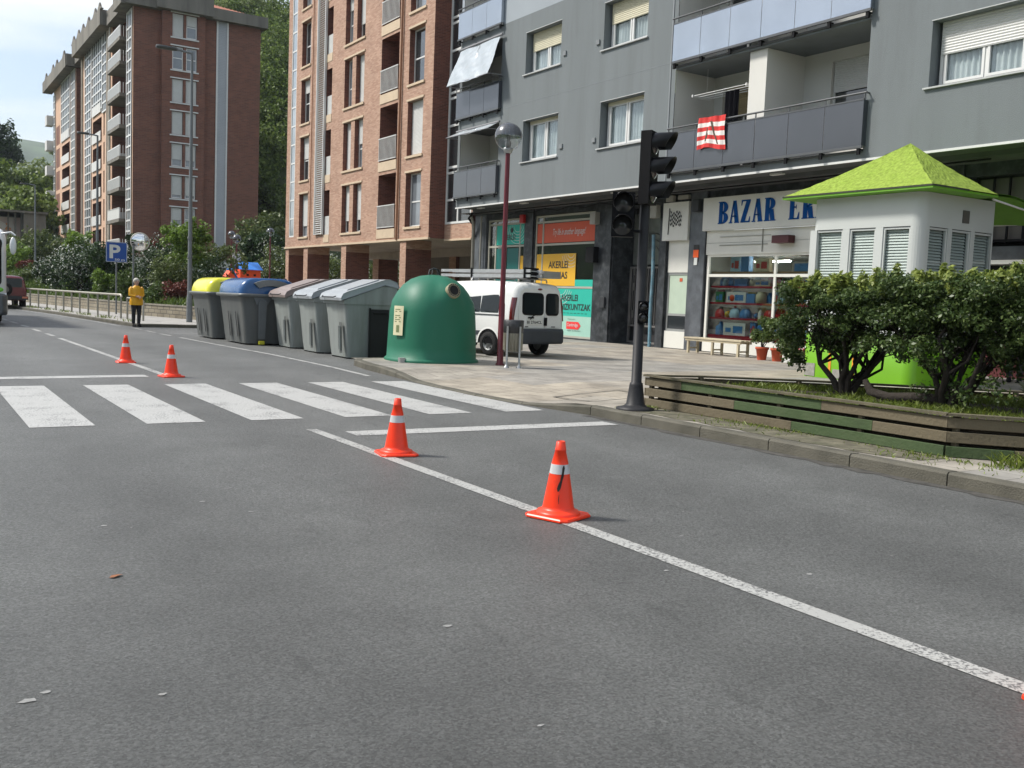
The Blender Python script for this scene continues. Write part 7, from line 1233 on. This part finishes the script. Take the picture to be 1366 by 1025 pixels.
# ------------------------------------------------------------ people
def person(loc, rz, lab, H, coat, trou, hair, pose='front', skinc=(.5, .32, .24), long_=.62, body_only=False):
    t = thing('person', lab, 'person', loc, rz); k = H/1.62; M_S = mat('skin_%.2f' % skinc[0], skinc, .55, .05, 8)
    # facing -y locally. joints: pelvis, chest, neck, head; arms folded in front of the belly
    P = [(0, 0, .86), (0, .0, 1.05), (0, .01, 1.28), (0, .0, 1.38), (0, -.01, 1.44), (0, -.02, 1.52), (0, -.01, 1.6),
         (-.17, .0, 1.3), (-.22, .0, 1.08), (-.06, -.19, 1.03), (.17, 0, 1.3), (.22, 0, 1.08), (.06, -.19, 1.01),
         (-.085, 0, .8), (-.095, -.01, .46), (-.09, .01, .09), (.085, 0, .8), (.095, -.01, .46), (.09, .01, .09)]
    if pose == 'side': P[9] = (-.22, -.06, .82); P[12] = (.22, -.06, .82)
    P = [(x*k, y*k, z*k) for x, y, z in P]; Eg = [(0, 1), (1, 2), (2, 3), (3, 4), (4, 5), (5, 6), (2, 7), (7, 8), (8, 9), (2, 10), (10, 11), (11, 12), (0, 13), (13, 14), (14, 15), (0, 16), (16, 17), (17, 18)]
    rr = [(.14, .1), (.125, .09), (.15, .09), .05, .055, (.085, .095), .06, .055, .04, .03, .055, .04, .03, .085, .055, .04, .085, .055, .04]
    rr = [(r*k, r*k) if not isinstance(r, tuple) else (r[0]*k, r[1]*k) for r in rr]; skin('body', M_S, t, P, Eg, rr)
    # coat with sleeves, lofted around the trunk
    n = 20; b = MB(); c0 = 1.36-long_
    secs = [(c0*k, .215, .15), ((c0+.12)*k, .225, .155), (.98*k, .2, .14), (1.08*k, .19, .135), (1.22*k, .205, .135), (1.31*k, .19, .115), (1.37*k, .11, .085), (1.4*k, .07, .07)]
    b.loft([[(w*k*math.cos(2*math.pi*j/n)*(1+.03*math.sin(j*5)*(z < k)), d*k*math.sin(2*math.pi*j/n)-.005, z) for j in range(n)] for z, w, d in secs])
    for i in (7, 10): s = -1 if i == 7 else 1; b.tube([(P[i][0]*.85, P[i][1], P[i][2]+.02*k), (P[i][0]+s*.015, P[i][1], P[i][2]-.03*k), P[i+1], tuple(Vector(P[i+1]).lerp(Vector(P[i+2]), .86))], [.07*k, .075*k, .06*k, .05*k], 12)
    b.build('coat', coat, t, local=True, smooth=True)
    b = MB()
    for i in (13, 16): b.tube([(P[i][0]*.8, 0, .9*k), P[i], P[i+1], tuple(Vector(P[i+2])+Vector((0, 0, .02)))], [.11*k, .1*k, .068*k, .055*k], 12)
    b.build('trousers', trou, t, local=True)
    for i in (15, 18): b = MB(); x = P[i][0]; b.loft([[(x+w*math.cos(2*math.pi*j/12), -.05+l_*math.sin(2*math.pi*j/12), z) for j in range(12)] for z, w, l_ in ((.0, .045, .13), (.03, .05, .135), (.06, .045, .11), (.1, .04, .06))]); b.build('shoe', M_BLACK, t, local=True)
    hx, hy, hz_ = P[5]; b = MB(); rings = []
    b.sphere((hx, hy+.022*k, hz_+.035*k), .105*k, 14, (1, 1, 1)); 
    b.v = [(x, max(y, hy-.055*k+.09*k*max(0, (hz_+.06*k-z)/(.1*k))), z) for x, y, z in b.v]; b.build('hair', hair, t, local=True, smooth=True)
    b = MB(); b.sphere((hx, hy-.1*k, hz_-.005), .018*k, 8, (.8, 1, 1.3)); b.build('nose', M_S, t, local=True, smooth=True); b = MB()
    for s in (-1, 1): b.sphere((hx+s*.035*k, hy-.09*k, hz_+.018*k), .011*k, 8, (1.3, .6, .8))
    b.build('eyes', M_TXK, t, local=True); b = MB(); b.sphere((hx, hy-.09*k, hz_-.045*k), .022*k, 8, (1.3, .4, .3)); b.build('mouth', mat('lips', (.35, .12, .1), .5), t, local=True)
    for i in (9, 12):
        w = Vector(P[i]); e = Vector(P[i-1]); d = (w-e).normalized(); s = 1 if i == 9 else -1; side_ = d.cross(Vector((0, 0, 1))).normalized(); b = MB(); b.tube([w-d*.01, w+d*.04*k, w+d*.085*k], [.028*k, .036*k, .03*k], 8)
        for q in range(4): o_ = Vector((0, 0, (.024-.016*q)*k)); b.tube([w+d*.075*k+o_, w+d*(.11+.008*(q in (1, 2)))*k+o_, w+d*(.135+.01*(q in (1, 2)))*k+o_+side_*.015*s*k], [.0095*k, .009*k, .007*k], 6)
        b.tube([w+d*.03*k+Vector((0, 0, .025*k)), w+d*.06*k+Vector((0, 0, .05*k)), w+d*.085*k+Vector((0, 0, .052*k))], [.011*k, .01*k, .008*k], 6); b.build('hand', M_S, t, local=True)
    return t
M_YC = mat('yellow_raincoat', S(222, 162, 20), .5, .1, 6, .4, 12); M_BT = mat('black_trousers', (.014, .014, .018), .85); M_WH = mat('white_hair', S(205, 200, 190), .9, .15, 30, .6, 60); M_GH = mat('grey_hair', S(170, 150, 130), .9, .15, 30); M_DH = mat('dark_hair', (.02, .017, .015), .8)
person((7.08, 34.85, .02), R(12), 'white haired person in a yellow raincoat with arms folded standing at the kerb', 1.62, M_YC, M_BT, M_WH, long_=.62)
person((12.2, 35, .13), R(-30), 'grey haired person in a dark jacket just visible over the brown grey container', 1.56, mat('dark_jacket', (.03, .03, .035), .8), M_BT, M_GH, 'side', long_=.55)
person((12.75, 36.2, .13), R(150), 'dark haired person in black seen over the containers beside the brick column', 1.74, mat('black_jacket', (.015, .015, .017), .8), M_BT, M_DH, 'side', long_=.55)
person((19.1, 11.0, .17), R(-60), 'person in dark trousers standing behind the hedge at the right edge', 1.68, mat('brown_jacket', (.07, .05, .04), .8), mat('charcoal_trousers', (.05, .052, .06), .85), M_DH, 'side', long_=.55)
# ------------------------------------------------------------ shrubs and trees of the far garden
M_L1 = leafmat('dark_shrub_leaves', (.02, .045, .015), (.05, .09, .025), trans=.2); M_L2 = leafmat('mid_shrub_leaves', (.045, .08, .02), (.11, .16, .04), trans=.3); M_L3 = leafmat('bright_leaves', (.1, .17, .025), (.2, .3, .05), trans=.35); M_LR = leafmat('red_leaves', (.09, .025, .02), (.2, .07, .05), trans=.25); M_BL = leafmat('white_blossom', (.3, .34, .3), (.62, .64, .58), trans=.2); M_LP = leafmat('olive_leaves', (.07, .1, .03), (.15, .19, .06), trans=.3); M_PALE = leafmat('pale_spring_leaves', (.14, .19, .06), (.27, .32, .12), trans=.35)
def shrub(nm, lab, x, y, zc, r, lm, n=2600, size=.09, bloom=0, seed=1, h=None, grp=None):
    h = h or r; z0 = gz(x, y); t = thing(nm, lab, 'shrub', (x, y, z0), 0, grp); rg = random.Random(seed); b = MB()
    for i in range(4): limb(b, (x, y, z0-.05), (x+rg.uniform(-.5, .5)*r, y+rg.uniform(-.5, .5)*r, max(z0+.3, zc-.2*h)), .05*r+.01, .012, rg, 4, .08, 6)
    b.build('stem', M_BARK, t); bl = [(x, y, zc, r*.8, r*.8, h*.8)]+[(x+r*.55*math.cos(a), y+r*.5*math.sin(a), zc+rg.uniform(-.45, .4)*h, r*.5, r*.5, h*.5) for a in np.arange(0, 6.2, .8)]
    if zc-h > z0+.25: bl.append((x, y, (z0+zc-h*.4)/2+.1, r*.75, r*.75, max(.3, (zc-z0)*.5)))
    leaves('foliage', lm, t, bl, n, size, seed, lumps=8, lump_r=.5, shell=.5, off=t['_w'], asp=1.6)
    if bloom: leaves('blossom', M_BL, t, [(q[0], q[1], q[2]+.03, q[3]*1.03, q[4]*1.03, q[5]*1.03) for q in bl], bloom, size*.8, seed, lumps=8, lump_r=.52, shell=.12, off=t['_w'], asp=1.1, up=.8)
    return t
SH = [('blossom_shrub', 'largest white blossoming shrub behind the railing, left of the street lamp', 9.19, 60, 2.62, 1.37, M_L1, 1500), ('blossom_shrub', 'middle white blossoming shrub behind the railing', 8.91, 66, 2.58, .93, M_L1, 700), ('blossom_shrub', 'third white blossoming shrub from the street lamp, further along the railing', 8.8, 72, 2.34, .76, M_L1, 450), ('rounded_shrub', 'olive shrub at the far left end of the blossom row above the red car', 8.65, 78, 1.95, .8, M_LP, 60),
 ('green_shrub', 'light green shrub showing above the blossom shrubs in front of the tower', 9.98, 66, 3.9, .94, M_L3, 0), ('dark_shrub', 'dark green tall shrub behind the parking sign', 10.23, 58, 2.57, 1.2, M_L1, 0), ('rounded_shrub', 'clipped round green shrub between the parking sign pole and the person', 9.5, 48.5, 1.55, .66, M_L2, 0), ('rounded_shrub', 'narrow light green shrub left of the parking sign pole', 9.3, 54, 1.75, .5, M_L3, 0),
 ('blossom_shrub', 'white blossoming shrub directly behind the traffic mirror', 11.95, 54, 2.75, 1.4, M_L1, 1300), ('green_shrub', 'mid green feathery shrub right of the person in yellow', 11.67, 50, 2.1, 1.12, M_LP, 0), ('red_shrub', 'low dark red shrub left of the street lamp foot', 11.1, 46, 1.1, .72, M_LR, 0), ('green_shrub', 'low green shrub between the person and the red shrub', 10.3, 46.3, .98, .66, M_L2, 0),
 ('red_shrub', 'reddish photinia shrub behind the traffic mirror against the tower', 13.14, 60, 3.6, .6, M_LR, 0), ('dark_shrub', 'small dark shrub top above the traffic mirror', 12.0, 60, 4.1, .4, M_L1, 0),
 ('green_shrub', 'green shrub behind the coach mirror', 8.3, 88, 3.1, 1.5, M_L3, 0), ('olive_shrub', 'tall olive shrub in front of the concrete building', 11.6, 98, 4.3, 2.0, M_LP, 0), ('olive_shrub', 'dull green shrub between the concrete building and the tower', 13.6, 104, 4.5, 2.3, M_L1, 0), ('green_shrub', 'loose green shrub left of the third street lamp', 9.6, 100, 4.1, 1.5, M_LP, 0), ('red_shrub', 'brownish shrub just above the red car', 9.3, 86, 2.3, .9, M_LR, 0),
 ('green_shrub', 'bright bush low behind the wall under the blossom shrubs', 9.3, 61, 1.3, .7, M_L3, 0), ('green_shrub', 'low bush behind the wall left of the parking sign', 9.35, 53.5, .98, .6, M_L2, 0),
 ('dark_shrub', 'dark green shrub filling the garden behind the containers', 13.6, 50, 1.9, 1.3, M_L1, 0), ('dark_shrub', 'dark shrub mass left of the street lamp pole', 12.6, 56, 2.2, 1.4, M_L1, 0)]
for i, (nm, lab, x, y, zc, r, lm, bn) in enumerate(SH): shrub(nm, lab, x, y, zc, r, lm, int(1500+1500*r*(1 if y < 80 else .6)), .085 if y < 58 else .11 if y < 80 else .16, bn, 60+i)
grass('garden_ground_cover', 26000, [(x+.3, y) for x, y in WL[1:]]+[(x+4.5, y) for x, y in WL[1:]][::-1], lambda x, y: np.vectorize(gz)(x, y)-.03, .4, leafmat('ground_cover', (.05, .09, .02), (.14, .2, .04)), 'rough green ground cover and weeds on the garden bank behind the stone wall', 77, wid=.04, lean=.4)
def tree(nm, lab, base, top, cr, lm, n, size, seed, r=.12, grp=None, spread=.8, lumps=9, cat='tree'):
    t = thing(nm, lab, cat, base, 0, grp); rg = random.Random(seed); x, y, z0 = base; cx, cy, cz, rx, ry, rz_ = cr; b = MB(); b.tube([(x, y, z0-.1), (x+.1*r, y, z0+(cz-rz_*.6-z0)*.5), (cx, cy, cz-rz_*.5), (cx, cy, cz+rz_*.5)], [r*1.3, r, r*.75, r*.2], 9)
    bl = []
    for i in range(9):
        a = 2*math.pi*i/9+rg.uniform(-.3, .3); h = rg.uniform(-.6, .75); q = (cx+rx*spread*.75*math.cos(a)*math.sqrt(1-h*h*.7), cy+ry*spread*.75*math.sin(a)*math.sqrt(1-h*h*.7), cz+rz_*.75*h); limb(b, (cx, cy, cz-rz_*rg.uniform(.2, .7)), q, r*.4, r*.08, rg, 4, .07, 6); s = rg.uniform(.32, .5); bl.append((*q, rx*s, ry*s, rz_*s))
    bl.append((cx, cy, cz, rx*.5, ry*.5, rz_*.55)); bl.append((cx, cy, cz+rz_*.6, rx*.35, ry*.35, rz_*.35)); b.build('trunk', M_BARK, t); leaves('crown', lm, t, bl, n, size, seed, lumps=lumps, lump_r=.5, shell=.6, off=t['_w'], asp=1.6); return t
tree('young_tree', 'bright green young tree beside the street lamp in front of the tower', (12.9, 52, 1.0), 0, (12.95, 52, 3.4, 1.25, 1.1, 1.3), M_L3, 5200, .1, 101, .07)
tree('young_tree', 'taller bright green tree rising just right of the street lamp', (13.6, 54, 1.0), 0, (13.75, 54, 4.1, 1.0, .9, 1.2), M_L3, 4200, .1, 102, .07)
tree('sparse_tree', 'sparse olive tree with bare twisting branches above the yellow lid', (14.2, 52, .9), 0, (14.6, 52, 2.9, 1.4, 1.2, 1.0), M_LP, 1900, .1, 103, .07, spread=1.2, lumps=6)
FT = [('pine_tree', 'dark round pine tree against the sky at the far left', 20*.095-.5, 200, 18, 29, 3.6, M_L1), ('spring_tree', 'yellow green tree at the left edge below the dark pine', 13.5, 160, 9, 17.5, 6.5, M_WOOD2), ('spring_tree', 'yellow green tree behind the concrete building', 19, 165, 9, 17, 6, M_L2), ('spring_tree', 'pale feathery tree just left of the tower', 23.0, 175, 10, 22, 6.5, M_PALE), ('dark_tree', 'dark leafy tree between the concrete building and the tower', 18.4, 150, 6, 10, 5, M_L1), ('spring_tree', 'mid green tree above the flat concrete roof', 14.6, 140, 6, 12, 4.5, M_WOOD2)]
for i, (nm, lab, x, y, zb, zt, r, lm) in enumerate(FT): x = {0: 17.2}.get(i, x); tree(nm, lab, (x, y, min(zb, hz(x, y)+1)), 0, (x, y, (zb+zt)/2+1, r, r, (zt-zb)/2+.5), lm, 5200, .42, 120+i, .35)
HT = [(46, 158, 47, 'bare topped dark ivy covered tree on the hill crest between the two brick buildings', M_WOOD, 2.6), (49.5, 160, 46, 'light green tree on the hill crest beside the salmon brick block', M_PALE, 3.4), (43.5, 156, 43, 'pale budding tree on the hill crest just right of the tower roof', M_PALE, 2.8)]
for i, (x, y, zt, lab, lm, r) in enumerate(HT): z0 = hz(x, y); tree('crest_tree', lab, (x, y, z0-1), 0, (x, y, max(z0+3.5, zt-3), r, r, 4.5), lm, 2600 if i else 3600, .32, 140+i, .25, lumps=7)
for i, (x, y, lab, bn) in enumerate(((25.5, 62, 'white blossoming bush seen between the brick columns, left', 1), (27.2, 58, 'green and white bush seen between the middle brick columns', 1), (29.8, 60, 'green bush seen between the right brick columns', 0), (23.2, 66, 'cream blossoming bush beside the leftmost brick column', 1))):
    sh_ = shrub('courtyard_shrub', lab, x, y, 2.6, 2.0, M_LP, 4500, .13, 1200 if bn else 0, 160+i, h=2.2)
tree('courtyard_tree', 'dark green tree standing behind the globe lamps at the foot of the hillside', (25.5, 80, 1.5), 0, (25.8, 80, 4.2, 2.6, 2.2, 2.4), M_L1, 5000, .2, 170, .15); tree('courtyard_tree', 'olive green tree right of the single tall globe lamp', (28.5, 88, 1.5), 0, (28.9, 88, 5.6, 2.6, 2.2, 3.4), M_LP, 5000, .2, 171, .15)
fe = thing('wooden_fence', 'dark picket fence behind the far globe lamps', 'fence', (22, 70, .8)); b = MB()
for i in range(40): b.box(20.5+i*.2, 20.62+i*.2, 70, 70.04, .9, 2.3)
b.build('picket', mat('dark_fence', (.03, .024, .018), .9), fe); b = MB(); b.box(20.4, 28.5, 70.05, 70.1, 1.2, 1.3); b.box(20.4, 28.5, 70.05, 70.1, 1.95, 2.05); b.build('rail', mat('dark_fence', 0), fe)
# ------------------------------------------------------------ haze between here and the mountain
hz_b = MB(); hz_b.box(-1200, 2400, -400, 1395+900, -1.5, 330); ho = hz_b.build('haze', None); tag(ho, 'thin bluish haze hanging in the valley between the street and the far mountain', 'haze', kind='stuff')
hm = bpy.data.materials.new('haze_air'); hm.use_nodes = True; hn = hm.node_tree; hn.nodes.remove(hn.nodes['Principled BSDF']); pv = hn.nodes.new('ShaderNodeVolumePrincipled'); pv.inputs['Color'].default_value = (.78, .88, 1, 1); pv.inputs['Density'].default_value = .00016; pv.inputs['Anisotropy'].default_value = .2
hn.links.new(pv.outputs[0], hn.nodes['Material Output'].inputs['Volume']); ho.data.materials.append(hm)
for o in sc.collection.objects:
    if '_w' in o: del o['_w']
